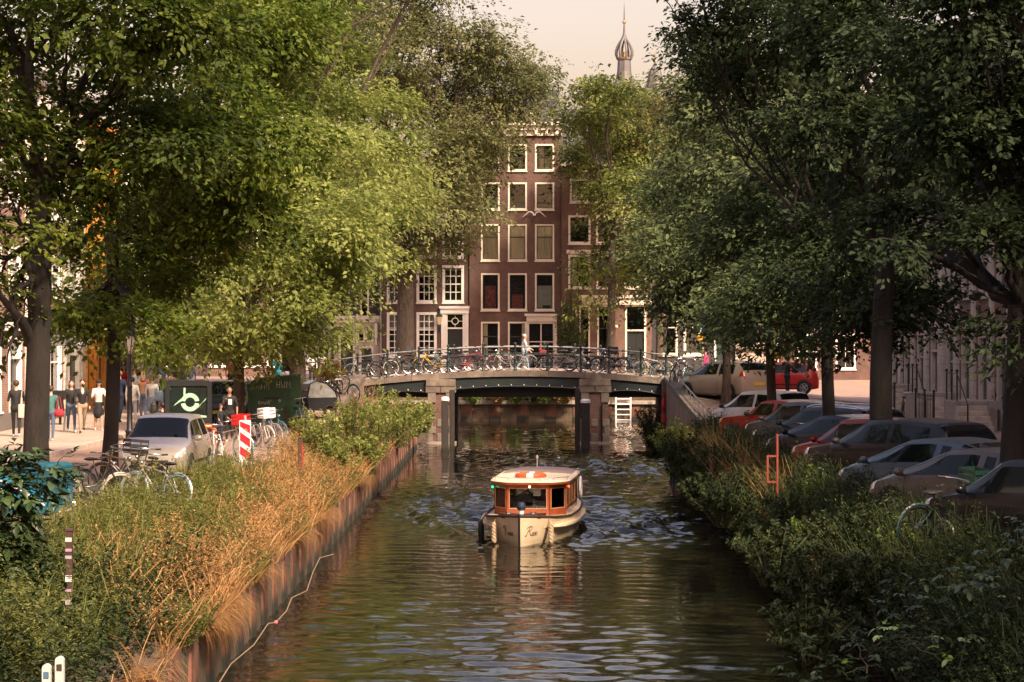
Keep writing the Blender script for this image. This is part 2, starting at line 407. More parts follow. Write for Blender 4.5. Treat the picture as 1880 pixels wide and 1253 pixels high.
land('cross_street', 'paved street running on from the bridge past the parked cars', 12.0, 300, 97.0, 420, 60, 90, ground_z, PAVE)
land('far_quay_street', 'paved quay in front of the brick canal houses', -11.5, 12.0, 125.0, 420, 12, 60, lambda x,y: 1.7, PAVE)
# grassy banks between the steel piling and the streets
SOIL = M('bank_soil', (.085,.060,.036), .95, var=.4, scale=3, bump=.5)
def bank_l(x, y):
    t = (x + 6.7)/(2.55); t = max(0, min(1, t)); zt = ground_z(-7, y)
    return zt*(1-t) + .86*t + .05*math.sin(1.7*y+x)*(t*(1-t))*4 - .003
def bank_r(x, y):
    t = (6.55 - x)/(1.13); t = max(0, min(1, t)); zt = ground_z(7.2, y)
    return zt*(1-t) + .86*t + .05*math.sin(1.3*y+x)*(t*(1-t))*4 - .003
land('grass_bank', 'overgrown earth bank above the rusty piling by the shops', -6.70, -4.10, -12, 93, 10, 90, bank_l, SOIL)
land('grass_bank', 'overgrown earth bank below the parked cars', 5.40, 7.2, -12, 73, 14, 80, bank_r, SOIL)
# a raised footway along the shop fronts
def footway():
    mb = MB(); vs = []; fs = []; ys = np.linspace(20, 108, 90)
    for y in ys:
        z = ground_z(-14, y)
        vs += [(-12.6,y,z-.3),(-12.6,y,z+.12),(-17.0,y,z+.14),(-17.0,y,z-.3)]
    for i in range(len(ys)-1):
        for k in range(3): fs.append((i*4+k,i*4+k+1,i*4+5+k,i*4+4+k))
    mb.add(vs, fs); tag(mb.build('pavement', PAVE2), 'raised flagstone footway along the shop fronts', kind='structure')
    k = MB()
    stone = MB(); stone.bx(-.07,.07,0,.98,-.25,.135); me = stone.mesh('kerb_stone', PALESTONE)
    root = tag(bpy.data.objects.new('kerb', None), 'stone kerb edging the footway by the shops', kind='structure'); COL.objects.link(root)
    for y in np.arange(20, 107, 1.0):
        obj('kerb_stone', me, root, (-12.62+rs.normal(0,.006), y, ground_z(-14, y+.5)+.003), (math.atan2(ground_z(-14,y+1)-ground_z(-14,y),1),0,0))
footway()

# ---- steel sheet piling, one object for each pan
def pile_mesh(out, deep, top):
    """one U-shaped pan, 1.6 m long in local y, water on the +x side when out = 1"""
    prof = [(0,0),(0,.62),(-.32*out,.80),(-.32*out,1.42),(0,1.6)]
    mb = MB(); th = .03
    outer = [(x, y) for x, y in prof]; inner = [(x - th*out, y) for x, y in prof]
    n = len(prof); vs = []
    for z in (deep, top): vs += [(x,y,z) for x,y in outer] + [(x,y,z) for x,y in inner]
    fs = []
    for i in range(n-1):
        fs += [(i,i+1,2*n+i+1,2*n+i), (n+i,n+i+1,3*n+i+1,3*n+i), (2*n+i,2*n+i+1,3*n+i+1,3*n+i)]
    fs += [(0,n,3*n,2*n),(n-1,2*n-1,4*n-1,3*n-1)]
    mb.add(vs, fs); return mb.mesh('steel_pile', PILE)
def piling(label, x, ys, out, top=.93):
    t = thing('sheet_piling', label, 'sheet piling')
    me = [pile_mesh(out, -1.6, top + d) for d in (0, .03, -.025)]
    for y in ys:
        obj('steel_pile', me[int(rs.integers(3))], t, (x, y, 0))
    return t
piling('rusty steel sheet piling holding the dry grass bank', -4.06, np.arange(18, 93, 1.6), 1)
piling('rusty steel sheet piling hidden under the dark shrubs below the cars', 5.36, np.arange(18, 72.5, 1.6), -1)
t = thing('sheet_piling', 'rust red steel piling of the quay seen under the bridge', 'sheet piling')
me = pile_mesh(1, -1.6, .93)
for x in np.arange(-12.5, 13, 1.6): obj('steel_pile', me, t, (x, 124.9, 0), (0,0,-PI/2))
mb = MB()
for k in range(17): mb.bx(-12.6+1.6*k+.01, -12.6+1.6*(k+1)-.01, 124.75, 125.5, .94, 1.15)
co = mb.build('coping', STONE, t)
# strip of back-fill behind the far piling
mb = MB(); mb.bx(-11.5,12.0,124.95,125.6,-1.5,1.72); mb.build('earth_fill', SOIL, t)

# ================================================================== the bridge
BY0, BY1 = 97.2, 107.0                     # near and far face
def rail_z(x): return road_z(x)
br = thing('canal_bridge', 'low arched brick and steel canal bridge lined with parked bicycles', 'bridge')
def slab(name, y0, y1, dz0, dz1, mat, x0=-7.6, x1=7.6, n=40, zf=None):
    zf = zf or road_z; mb = MB(); vs = []; fs = []
    for i in range(n+1):
        x = x0+(x1-x0)*i/n; z = zf(x); vs += [(x,y0,z+dz0),(x,y0,z+dz1),(x,y1,z+dz1),(x,y1,z+dz0)]
    for i in range(n):
        for k in range(4): fs.append((i*4+k,i*4+(k+1)%4,i*4+4+(k+1)%4,i*4+4+k))
    fs += [(0,1,2,3),(n*4,n*4+1,n*4+2,n*4+3)]
    mb.add(vs, fs); return mb.build(name, mat, br)
slab('deck', BY0+.3, BY1-.3, -.55, -.004, M('bridge_asphalt', (.16,.125,.10), .9, var=.2, scale=2, bump=.2), -12.0, 12.6, 60)
slab('footpath', BY0+.36, BY0+2.0, -.3, .10, PAVE2, -7.5, 7.6)
slab('footpath', BY1-2.0, BY1-.36, -.3, .10, PAVE2, -7.5, 7.6)
# stone edge blocks
EDGE = [M('bridge_edge_stone', (.165,.13,.10), .85, var=.5, scale=3, bump=.25), M('bridge_edge_stone_b', (.14,.11,.088), .85, var=.3, scale=3, bump=.25)]
for yy, sgn in ((BY0, 1), (BY1-.34, 1)):
    xs = np.arange(-11.8, 12.01, 1.22)
    for i in range(len(xs)-1):
        a, b = xs[i]+.006, xs[i+1]-.006; za, zb = road_z(a), road_z(b); mb = MB()
        mb.add([(a,yy,za-.15),(b,yy,zb-.15),(b,yy+.34,zb-.15),(a,yy+.34,za-.15),(a,yy+.015,za+.11),(b,yy+.015,zb+.11),(b,yy+.34,zb+.11),(a,yy+.34,za+.11)],
               [(3,2,1,0),(4,5,6,7),(0,1,5,4),(1,2,6,5),(2,3,7,6),(3,0,4,7)])
        mb.build('edge_stone', EDGE[i % 2], br)
# dark steel girders with curved undersides
PIERS = (-3.18, 3.70); ABUT = (-7.2, 7.05)
def girder(x0, x1, rise, drop):
    mb = MB(); n = 24; vs = []; fs = []
    for i in range(n+1):
        t = i/n; x = x0+(x1-x0)*t; zt = road_z(x)-.155; zb = zt - .52 - drop*(1-4*t*(1-t)) + rise*4*t*(1-t)
        vs += [(x,BY0+.10,zt),(x,BY0+.10,zb),(x,BY0+.16,zb),(x,BY0+.16,zt)]
    for i in range(n):
        for k in range(4): fs.append((i*4+k,i*4+4+k,i*4+4+(k+1)%4,i*4+(k+1)%4))
    mb.add(vs, fs); g = mb.build('girder', M('girder_black_green',(.010,.016,.016),.5,var=.3), br)
    fl = MB()
    for k in range(n):
        t0, t1 = k/n, (k+1)/n
        for tt, kk in ((t0,0),): pass
    fl.tube([(v[0], BY0+.06, v[2]+.06) for v in vs[1::4]], .035, 5); fl.build('flange', BLACK, g)
    fl = MB(); fl.tube([(v[0], BY0+.085, v[2]-.02) for v in vs[0::4]], .03, 5); fl.build('flange', BLACK, g)
    bulb = MB(); bulb.sph((0,0,0), (.022,.022,.032), 8, 6); bm_ = bulb.mesh('lamp_bulb', M('white_bulb', (.85,.82,.75), .25, var=.05))
    m = int(abs(x1-x0)/.52)
    for k in range(m):
        t = (k+.5)/m; i = int(t*n); v = vs[i*4+1]; w = vs[min(i+1,n)*4+1]; fr = t*n-i
        obj('lamp_bulb', bm_, g, (v[0]+(w[0]-v[0])*fr, BY0-.01, v[2]+(w[2]-v[2])*fr+.13))
    return g
girder(PIERS[0]+.6, PIERS[1]-.62, .02, .04); girder(PIERS[1]+.62, ABUT[1], .05, .10); girder(ABUT[0], PIERS[0]-.6, .05, .10)
mb = MB()
for y in np.arange(BY0+1.2, BY1-.5, 1.5):
    for (a,b) in ((PIERS[0]+.4,PIERS[1]-.4),(PIERS[1]+.4,ABUT[1]),(ABUT[0],PIERS[0]-.4)): mb.bx(a,b,y,y+.18,2.05,road_z((a+b)/2)-.6 if abs(a)>3 else 2.55)
mb.build('cross_girders', BLACK, br)
PB = brick_mat('bridge_brick', (.115,.052,.040), (.15,.066,.050), (.14,.11,.09), bw=.22, bh=.072, msize=.011, grime=.35)
PIERST = M('pier_stone', (.18,.145,.115), .85, var=.35, scale=3, bump=.25)
def pier(xc, w):
    x0, x1 = xc-w/2, xc+w/2
    mb = MB(); mb.bx(x0+.03, x1-.03, BY0+.02, BY1-.05, -2.0, road_z(xc)-.6); p = mb.build('pier', PB, br)
    def blk(a,b,z0,z1,pr,m=PIERST):
        q = MB(); q.cham(a,b,BY0-pr,BY0+.35,z0,z1,.015); q.build('stone_block', m, p)
    zt = road_z(xc)-.16
    blk(x0-.08, x1+.08, zt-.30, zt-.005, .10, EDGE[0]); blk(x0-.10, xc-.012, zt-.60, zt-.31, .07, EDGE[1]); blk(xc+.012, x1+.10, zt-.60, zt-.31, .07, EDGE[0])
    blk(x0, x0+.36, zt-1.05, zt-.61, .05); blk(x1-.36, x1, zt-1.05, zt-.61, .05)
    # quoins above the waterline
    z = -.3
    for i, h in enumerate((.42, .36, .30, .34)):
        wl_, wr_ = ((.22,.34) if i % 2 else (.36,.22))
        blk(x0-.02, x0+wl_, z, z+h-.012, .03); blk(x1-wr_, x1+.02, z, z+h-.012, .03)
        if i in (1, 3): blk(xc-.16, xc+.12, z, z+h-.012, .02)
        z += h
    blk(x0-.12, x1+.12, -.5, .10, .10, STONE)
    st = MB(); st.tube([(xc+.30, BY0-.06, .05), (xc+.30, BY0-.06, 1.75)], .045, 6); st.build('gauge_pole', BLACK, p)
    return p
pier(PIERS[1], 1.26); pier(PIERS[0], 1.16)
for xa, sg in ((ABUT[0], -1), (ABUT[1], 1)):
    mb = MB(); mb.bx(min(xa,xa+sg*5), max(xa,xa+sg*5), BY0+.03, BY1-.04, -2, road_z(xa+sg*3)-.5); mb.build('abutment', PB, br)
# railing: cast posts and three rails on each side
post = MB(); post.lathe([(.085,0),(.085,.05),(.055,.10),(.048,.45),(.062,.50),(.062,.56),(.046,.60),(.044,.98),(.065,1.01),(.065,1.08),(.03,1.11),(.055,1.16),(.06,1.20),(.045,1.245),(.0,1.26)], 10)
post_me = post.mesh('railing_post', DKGREEN, 40)
RAIL = M('weathered_rail_paint', (.20,.19,.175), .45, .2, var=.35, scale=5)
px_posts = [657, 712, 769.5, 823, 887, 946, 1005, 1066, 1118, 1176, 1222]
for yy in (BY0+.17, BY1-.17):
    pxs = [(p-940)/41.0 for p in px_posts]; pxs = [pxs[0]-2.6, pxs[0]-1.3] + pxs + ([pxs[-1]+1.3, pxs[-1]+2.6] if yy > 100 else [])
    for x in pxs: obj('railing_post', post_me, br, (x, yy, road_z(x)+.11))
    xs = np.linspace(pxs[0], pxs[-1], 48)
    for hgt, r in ((1.06, .034), (.72, .020), (.38, .020)):
        mb = MB(); mb.tube([(x, yy, road_z(x)+.11+hgt) for x in xs], r, 6); mb.build('rail', RAIL if hgt > 1 else DKGREEN, br)
# timber guard piles in front of the piers
def guard_pile(x, y, top, w, label, cap=True):
    t = thing('mooring_pile', label, 'pile', (x, y, 0))
    mb = MB(); mb.cham(-w/2, w/2, -w/2, w/2, -2, top, .03); mb.build('shaft', WOOD_DK, t)
    if cap:
        mb = MB(); mb.lathe([(w*.62,0),(w*.62,.10),(w*.45,.16),(0,.18)], 10, (0,0,top)); mb.build('cap', WHITE, t, 40)
g = W(1075, 740, 42.5); guard_pile(g.x, g.y, g.z, .36, 'black timber pile with a white cap beside the brick bridge pier')
g = W(1060, 712, 42); guard_pile(g.x, g.y, g.z, .22, 'tall dark timber pile without a cap beside the brick bridge pier', False)
g = W(817, 736, 42.5); guard_pile(g.x, g.y, g.z, .30, 'black timber pile with a white cap by the pier behind the sunlit shrubs')
g = W(830, 716, 42); guard_pile(g.x, g.y, g.z, .22, 'tall dark timber pile by the pier behind the sunlit shrubs', False)

# wing wall going down from the bridge beside the cars
ww = thing('wing_wall', 'pinkish brick wing wall with stone coping and pipe rail descending from the bridge', 'wall')
WB = brick_mat('wing_brick', (.27,.165,.125), (.31,.195,.15), (.27,.22,.18), bw=.22, bh=.07, axes='yz', grime=.3)
def wingpt(t): return Vector((7.02-.42*t, 97.2-26.5*t, 2.95-1.32*(t**.85)))
mb = MB(); n = 16; vs = []; fs = []
for i in range(n+1):
    p = wingpt(i/n); vs += [(p.x-.16,p.y,-2),(p.x-.16,p.y,p.z-.12),(p.x+.16,p.y,p.z-.12),(p.x+.16,p.y,-2)]
for i in range(n):
    for k in range(3): fs.append((i*4+k,i*4+k+1,i*4+5+k,i*4+4+k))
fs += [(0,1,2,3),(n*4,n*4+1,n*4+2,n*4+3)]
mb.add(vs, fs); mb.build('wall_face', WB, ww)
for i in range(20):
    a, b = wingpt(i/20+.0008), wingpt((i+1)/20-.0008); mb = MB()
    mb.add([(a.x-.24,a.y,a.z-.12),(a.x+.24,a.y,a.z-.12),(b.x+.24,b.y,b.z-.12),(b.x-.24,b.y,b.z-.12),(a.x-.23,a.y,a.z+.10),(a.x+.23,a.y,a.z+.10),(b.x+.23,b.y,b.z+.10),(b.x-.23,b.y,b.z+.10)],
           [(0,1,2,3),(4,5,6,7),(0,1,5,4),(1,2,6,5),(2,3,7,6),(3,0,4,7)])
    mb.build('coping_stone', EDGE[i % 2], ww)
mb = MB(); mb.tube([wingpt(.05+.95*i/20)+Vector((.1,0,.42)) for i in range(21)], .03, 6); rl = mb.build('pipe_rail', STEEL, ww)
for i in range(12):
    p = wingpt(.06+.93*i/11); mb = MB(); mb.tube([p+Vector((.1,0,.08)), p+Vector((.1,0,.42))], .022, 6); mb.build('rail_post', STEEL, rl)
mb = MB(); p = wingpt(0); mb.cham(p.x-.34,p.x+.32,97.0,97.75,-.5,road_z(7.1)+.12,.03); mb.build('end_pier', EDGE[1], ww)
# wing wall on the other bank, mostly behind the shrubs
ww2 = thing('wing_wall', 'brick wing wall of the bridge behind the sunlit shrubs', 'wall')
mb = MB(); vs = []; fs = []
for i in range(n+1):
    t = i/n; x, y, z = -6.75+.1*t, 97.2-14*t, 2.9-.85*t
    vs += [(x-.16,y,-2),(x-.16,y,z),(x+.16,y,z),(x+.16,y,-2)]
for i in range(n):
    for k in range(3): fs.append((i*4+k,i*4+k+1,i*4+5+k,i*4+4+k))
fs += [(0,1,2,3),(n*4,n*4+1,n*4+2,n*4+3)]
mb.add(vs, fs); mb.build('wall_face', WB, ww2)
for i in range(10):
    y1, y0 = 97.2-1.4*i, 97.2-1.4*(i+1)+.015; z1, z0 = 2.9-.085*i, 2.9-.085*(i+1)
    x = -6.75+.01*i; mb = MB()
    mb.add([(x-.22,y0,z0),(x+.22,y0,z0),(x+.22,y1,z1),(x-.22,y1,z1),(x-.22,y0,z0+.2),(x+.22,y0,z0+.2),(x+.22,y1,z1+.2),(x-.22,y1,z1+.2)],
           [(0,1,2,3),(4,5,6,7),(0,1,5,4),(1,2,6,5),(2,3,7,6),(3,0,4,7)]); mb.build('coping_stone', EDGE[i%2], ww2)
# ================================================================== houses
# facade in local coordinates: x along the street, front face at y = 0 looking to -y, z up
def wall_with_openings(W_, z0, z1, ops, depth=.22, x0=0.0):
    xs = sorted({x0, W_} | {o[0] for o in ops} | {o[1] for o in ops}); zs = sorted({z0, z1} | {o[2] for o in ops} | {o[3] for o in ops})
    mb = MB()
    for i in range(len(xs)-1):
        for j in range(len(zs)-1):
            cx, cz = (xs[i]+xs[i+1])/2, (zs[j]+zs[j+1])/2
            if any(o[0] < cx < o[1] and o[2] < cz < o[3] for o in ops): continue
            mb.add([(xs[i],0,zs[j]),(xs[i+1],0,zs[j]),(xs[i+1],0,zs[j+1]),(xs[i],0,zs[j+1])], [(0,1,2,3)])
    for a,b,c,d in [o[:4] for o in ops]:
        for p,q in (((a,c),(b,c)),((b,c),(b,d)),((b,d),(a,d)),((a,d),(a,c))):
            mb.add([(p[0],0,p[1]),(q[0],0,q[1]),(q[0],depth,q[1]),(p[0],depth,p[1])], [(0,1,2,3)])
    mb.add([(x0,0,z0),(x0,0,z1),(x0,depth,z1),(x0,depth,z0)],[(0,1,2,3)]); mb.add([(W_,0,z0),(W_,0,z1),(W_,depth,z1),(W_,depth,z0)],[(0,1,2,3)])
    return mb
def window(par, a, b, c, d, frame=WHITE, fw=.09, nx=1, nz=1, cur=None, sash=None, sill=True, bar=.028, mid=None, y=.10, curmat=None, name='window'):
    """window in the opening a..b, c..d: frame, pane, glazing bars, sash rail, curtain and sill"""
    mb = MB()
    e = .002
    mb.bx(a-.03,a+fw,-.035,y+.06,c-.03,d+.03); mb.bx(b-fw,b+.03,-.035,y+.06,c-.03,d+.03)
    mb.bx(a+fw,b-fw,-.033,y+.058,d-fw,d+.028); mb.bx(a+fw,b-fw,-.033,y+.058,c-.028,c+fw)
    w = mb.build(name, frame, par)
    mb = MB(); mb.bx(a+fw,b-fw,y+.02,y+.03,c+fw,d-fw); mb.build('pane', GLASS, w)
    A, B, C_, D = a+fw, b-fw, c+fw, d-fw; sm = sash or frame
    if nx > 1 or nz > 1:
        mb = MB()
        for i in range(1,nx): x = A+(B-A)*i/nx; mb.bx(x-bar/2,x+bar/2,y-.01,y+.018,C_,D)
        for j in range(1,nz): z = C_+(D-C_)*j/nz; mb.bx(A,B,y-.008,y+.016,z-bar/2,z+bar/2)
        mb.build('glazing_bars', sm, w)
    if mid is not None:
        z = C_+(D-C_)*mid; mb = MB(); mb.bx(A,B,y-.03,y+.017,z-.035,z+.035); mb.build('sash_rail', sm, w)
    if sash is not None:
        mb = MB(); q = .045
        mb.bx(A,A+q,y-.02,y+.019,C_,D); mb.bx(B-q,B,y-.02,y+.019,C_,D); mb.bx(A+q,B-q,y-.019,y+.018,C_,C_+q); mb.bx(A+q,B-q,y-.019,y+.018,D-q,D)
        mb.build('sash', sash, w)
    if sill:
        mb = MB(); mb.bx(a-.07,b+.07,-.10,.0,c-.10,c-.032); mb.build('sill', frame, w)
    if cur:
        mb = MB()
        for (f0,f1,g0,g1) in cur:
            n = max(6,int((f1-f0)*(B-A)/.05)); xa, xb = A+(B-A)*f0, A+(B-A)*f1; za, zb = C_+(D-C_)*g0, C_+(D-C_)*g1
            def fn(u, v): return (xa+(xb-xa)*u, y+.06+.02*math.sin(u*n*1.9)+.012*math.sin(u*n*.7+1), za+(zb-za)*v)
            mb.grid(fn, n*2, 1)
        mb.build('curtain', curmat or CURTAIN, w, 60)
    return w
def door(par, a, b, c, d, mat, frame=WHITE, fw=.10, transom=None, panels=3, y=.14):
    mb = MB(); mb.bx(a-.03,a+fw,-.04,y+.05,c,d+.03); mb.bx(b-fw,b+.03,-.04,y+.05,c,d+.03); mb.bx(a+fw,b-fw,-.038,y+.048,d-fw,d+.028)
    w = mb.build('door_frame', frame, par); A, B = a+fw, b-fw; zt = d-fw
    if transom:
        mb = MB(); mb.bx(A,B,-.03,y+.04,transom-.05,transom+.05); mb.build('transom', frame, w)
        mb = MB(); mb.bx(A,B,y+.01,y+.02,transom+.05,d-fw); mb.build('pane', GLASS, w); zt = transom-.05
    mb = MB(); mb.bx(A,B,y,y+.05,c,zt)
    n = panels
    for k in range(n):
        z0 = c+.12+(zt-c-.15)*k/n; z1 = c+.12+(zt-c-.15)*(k+1)/n-.10
        for xa, xb in ((A+.08,(A+B)/2-.05),((A+B)/2+.05,B-.08)): mb.bx(xa,xb,y-.022,y,z0,z1)
    dd = mb.build('door', mat, par)
    mb = MB(); mb.sph((A+.09,y-.05,c+1.02),.035,8,6); mb.build('handle', CHROME, dd)
    return w
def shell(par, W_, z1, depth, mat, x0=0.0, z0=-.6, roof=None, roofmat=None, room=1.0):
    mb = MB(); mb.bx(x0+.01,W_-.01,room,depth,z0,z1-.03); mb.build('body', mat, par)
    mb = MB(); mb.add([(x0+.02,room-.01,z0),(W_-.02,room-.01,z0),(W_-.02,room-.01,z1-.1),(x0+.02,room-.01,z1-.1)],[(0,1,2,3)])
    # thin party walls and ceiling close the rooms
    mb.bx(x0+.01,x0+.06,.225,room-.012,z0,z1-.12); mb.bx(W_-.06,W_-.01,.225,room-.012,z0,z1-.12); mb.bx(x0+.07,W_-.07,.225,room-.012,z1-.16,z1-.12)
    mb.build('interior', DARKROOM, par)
    if roof:
        mb = MB(); rm = roofmat or M('roof_tiles', (.12,.06,.045), .85, var=.3, scale=8, bump=.4)
        mb.prism([(0.25,z1),(depth,z1),(depth*.5,z1+roof)], lambda u,v,d: (d,u,v), x0+.05, W_-.05); mb.build('roof', rm, par)
SLATE = M('slate', (.05,.05,.055), .7, var=.3, scale=8, bump=.3)
BR_C = brick_mat('brick_red_brown', (.120,.062,.047), (.148,.077,.058), (.13,.093,.075), grime=.5)
BR_B = brick_mat('brick_purple_brown', (.108,.062,.048), (.13,.074,.057), (.14,.095,.075), grime=.48)
BR_D = brick_mat('brick_orange_brown', (.14,.073,.051), (.165,.086,.061), (.19,.13,.10), grime=.48)
BR_E = brick_mat('brick_black', (.040,.036,.036), (.052,.047,.046), (.05,.045,.045), grime=.3)
BR_X = brick_mat('brick_brown', (.17,.085,.06), (.20,.10,.07), (.20,.15,.12), grime=.48)
DARKSASH = M('dark_green_sash', (.020,.030,.026), .4, var=.2)
S2 = 29.0; YF = F / S2
def fx(px): return (px - CX) / S2
def fz(py): return H - (py - CY) / S2
def far_house(name, label, px0, px1, ytop, dy=0.0, cat='house'):
    t = thing(name, label, cat, (fx(px0), YF+dy, 0)); k = (YF+dy)/YF
    return t, (lambda p: (fx(p) - fx(px0))), fz
Z0 = 1.6
# --- A: white stone ground floor, black upper floor
t, X, Z = far_house('canal_house', 'narrow house with cream arched ground floor and black brick upper storey', 612, 697, 330, .35)
w = X(697)
ops = [(X(660),X(684),Z(690),Z(637)), (X(657),X(668),Z(627),Z(607)), (X(672),X(684),Z(627),Z(607)), (X(622),X(650),Z(690),Z(612))]
wall_with_openings(w, Z0, Z(585), ops, .25).build('ground_floor', M('cream_stone', (.46,.38,.30), .8, var=.2, scale=2, bump=.15), t)
door(t, *ops[0], M('dark_door', (.03,.03,.03), .4), CREAM, panels=3); window(t, *ops[1], CREAM, .05, sill=False); window(t, *ops[2], CREAM, .05, sill=False)
mb = MB(); R = (ops[3][1]-ops[3][0])/2; xc = (ops[3][0]+ops[3][1])/2
mb.ring((xc,-.02,ops[3][3]-R*.4), R+.08, .09, 'y', 16, 6, 0, PI); mb.build('arch', CREAM, t)
door(t, *ops[3], M('dark_door', (.03,.03,.03), .4), CREAM)
mb = MB(); mb.bx(-.1,w+.02,-.22,.02,Z(587),Z(580)); mb.bx(-.05,w,-.14,.02,Z(592),Z(587)); mb.build('cornice', CREAM, t)
ops2 = [(X(661),X(676),Z(583),Z(515)), (X(622),X(640),Z(583),Z(515)), (X(622),X(640),Z(490),Z(430)), (X(661),X(680),Z(490),Z(430))]
mb = wall_with_openings(w, Z(580), Z(360), ops2, .22); mb.build('upper_wall', BR_E, t)
for o in ops2: window(t, *o, CREAM, .09, mid=.5)
shell(t, w, Z(360), 9, BR_E, roof=3.2, roofmat=SLATE)
# corbels
for px in (655, 690):
    mb = MB(); mb.bx(X(px)-.09,X(px)+.09,-.18,.0,Z(622),Z(594)); mb.bx(X(px)-.06,X(px)+.06,-.12,0,Z(634),Z(622)); mb.build('corbel', CREAM, t)
# --- B: three bays of small-paned windows
t, X, Z = far_house('canal_house', 'purple brown brick house with white small-paned windows and a tall white doorway', 697, 862, 393)
w = X(862)
cols = [(711,747),(765.5,801),(813,851)]
ops = []; 
for r,(y0,y1) in enumerate(((574.5,655),(488.5,555.5),(415,473))):
    for c,(a,b) in enumerate(cols):
        if r == 0 and c == 2: continue
        ops.append((X(a),X(b),Z(y1),Z(y0), r))
dr = (X(817),X(854),Z0+.35,Z(573))
wall_with_openings(w, Z0-.2, Z(396), [o[:4] for o in ops]+[dr], .22).build('front_wall', BR_B, t)
for o in ops: window(t, *o[:4], WHITE, .14, nx=3, nz=(6 if o[4]==0 else 4), mid=.5 if o[4] else .62, bar=.05, cur=[(0,1,.62,1)] if o[4]==0 else ([(0,1,.92,1)] if o[4]==1 else None), curmat=M('grey_blind',(.42,.40,.34),.9))
door(t, *dr, M('door_black_green', (.02,.024,.022), .35), WHITE, .16, transom=Z(603), panels=3)
sur = MB(); sur.bx(X(810),X(817.5),-.10,.0,Z0,Z(572)); sur.bx(X(853.5),X(860),-.10,.0,Z0,Z(572)); sur.bx(X(808.5),X(861),-.16,.0,Z(576),Z(567)); sur.bx(X(806.5),X(861.8),-.26,.0,Z(567),Z(562.5)); sur.build('door_surround', WHITE, t)
xc, zc = (X(820)+X(851))/2, Z(590); mb = MB(); mb.ring((xc,.11,zc), .20, .03, 'y', 20, 5)
for a in range(4):
    c_, s_ = math.cos(a*PI/2), math.sin(a*PI/2); mb.tube([(xc+c_*.2,.11,zc+s_*.2),(xc+c_*(.52 if a%2==0 else .36),.11,zc+s_*(.52 if a%2==0 else .36))], .022, 5)
mb.build('fanlight_tracery', WHITE, t)
mb = MB(); mb.bx(-.05,w+.02,-.30,.0,Z(399),Z(392)); mb.bx(0,w,-.16,0,Z(404),Z(399)); mb.build('cornice', WHITE, t)
shell(t, w, Z(394), 9, BR_B, roof=4.0)
mb = MB(); mb.tube([(.08,-.08,Z0),(.08,-.08,Z(400))], .05, 8); mb.build('downpipe', M('grey_zinc',(.35,.34,.33),.5,.4), t)
mb = MB(); mb.tube([(w-.03,-.05,Z0),(w-.03,-.05,Z(410))], .035, 8); mb.build('downpipe', BLACK, t)
# wall lantern beside the door
def wall_lantern(loc, k, label):
    l = thing('wall_lantern', label, 'lantern', loc)
    mb = MB(); mb.lathe([(.05*k,0),(.16*k,.06*k),(.26*k,.62*k),(.20*k,.64*k)], 6); mb.build('glass', M('lantern_glass',(.62,.50,.32),.2,var=.1), l)
    mb = MB(); mb.lathe([(.30*k,.64*k),(.30*k,.68*k),(.14*k,.86*k),(.05*k,.92*k),(.05*k,1.02*k),(.0,1.1*k)], 6)
    mb.tube([(0,0,0),(0,.1*k,-.35*k),(0,.55*k,-.35*k)], .035*k, 6); mb.bx(-.10*k,.10*k,.5*k,.56*k,-.6*k,-.1*k); mb.build('bracket', DKGREEN, l)
wall_lantern((fx(806.5), YF-.42, fz(597)), .82, 'black iron lantern on the purple brown brick wall beside the white doorway')
# --- C: tall five-storey house
t, X, Z = far_house('canal_house', 'tall five-storey red brown brick house with cream window frames', 862, 1031, 240, -.12)
w = X(1031)
cols = [(884,916.5),(933.5,966.5),(983,1016.5)]
rows = [(592,668),(503,569.5),(413,478.5),(336.5,385),(266,313.5)]
ops = []
for r,(y0,y1) in enumerate(rows):
    for c,(a,b) in enumerate(cols):
        if r == 0 and c == 2: continue
        ops.append((X(a),X(b),Z(y1),Z(y0), r, c))
shop = (X(968.5),X(1018),Z0+.15,Z(592))
wall_with_openings(w, Z0-.2, Z(247), [o[:4] for o in ops]+[shop], .22).build('front_wall', BR_C, t)
ART = M('red_painting', (.28,.06,.035), .6, var=.8, scale=5)
for o in ops:
    r, c = o[4], o[5]
    cur = {2: [(0,.5,0,1),(.5,1,0,1)], 4: [(.18,.45,0,1),(.55,1,0,.55)] if c == 2 else None, 0: [(0,.32,0,1)] if c == 0 else [(.78,1,0,1)]}.get(r)
    win = window(t, *o[:4], CREAM, .075, mid={2:.66,0:.66,4:.5,3:.22}.get(r), sash=DARKSASH, cur=cur, sill=(r > 0))
    if r == 1 and c < 2:      # a red poster standing inside the window
        A, B, C_, D = o[0]+.22, o[1]-.22, o[2]+.12, o[3]-(.75 if c == 0 else 1.3)
        mb = MB(); mb.bx(A,B,.42,.46,C_,D); mb.build('picture', ART, win)
    if r == 1 and c == 2:
        mb = MB(); mb.bx(o[0]+.1,o[1]-.1,.30,.33,o[2]+.1,o[3]-.75); mb.build('blind', M('pale_blind',(.45,.42,.36),.8), win)
        mb = MB(); mb.bx(o[0]+.45,o[1]-.2,.2,.27,o[2]+.1,o[2]+.3); mb.build('box', BLACK, win)
wd = window(t, *shop, CREAM, .10, nx=2, mid=.70, sill=False, name='shop_front', bar=.08)
mb = MB(); mb.bx(X(963),X(1026),-.34,.0,Z(581),Z(576.5)); mb.bx(X(966.5),X(1022),-.20,.0,Z(591),Z(581)); mb.bx(X(963.5),X(969),-.14,.0,Z0,Z(591)); mb.bx(X(1017.5),X(1022),-.14,.0,Z0,Z(591)); mb.build('door_surround', CREAM, t)
mb = MB(); mb.bx(-.12,w+.12,-.55,.0,Z(232),Z(226)); mb.bx(-.06,w+.06,-.36,.0,Z(240),Z(232)); mb.bx(0,w,-.16,.0,Z(250),Z(240)); mb.build('cornice', CREAM, t)
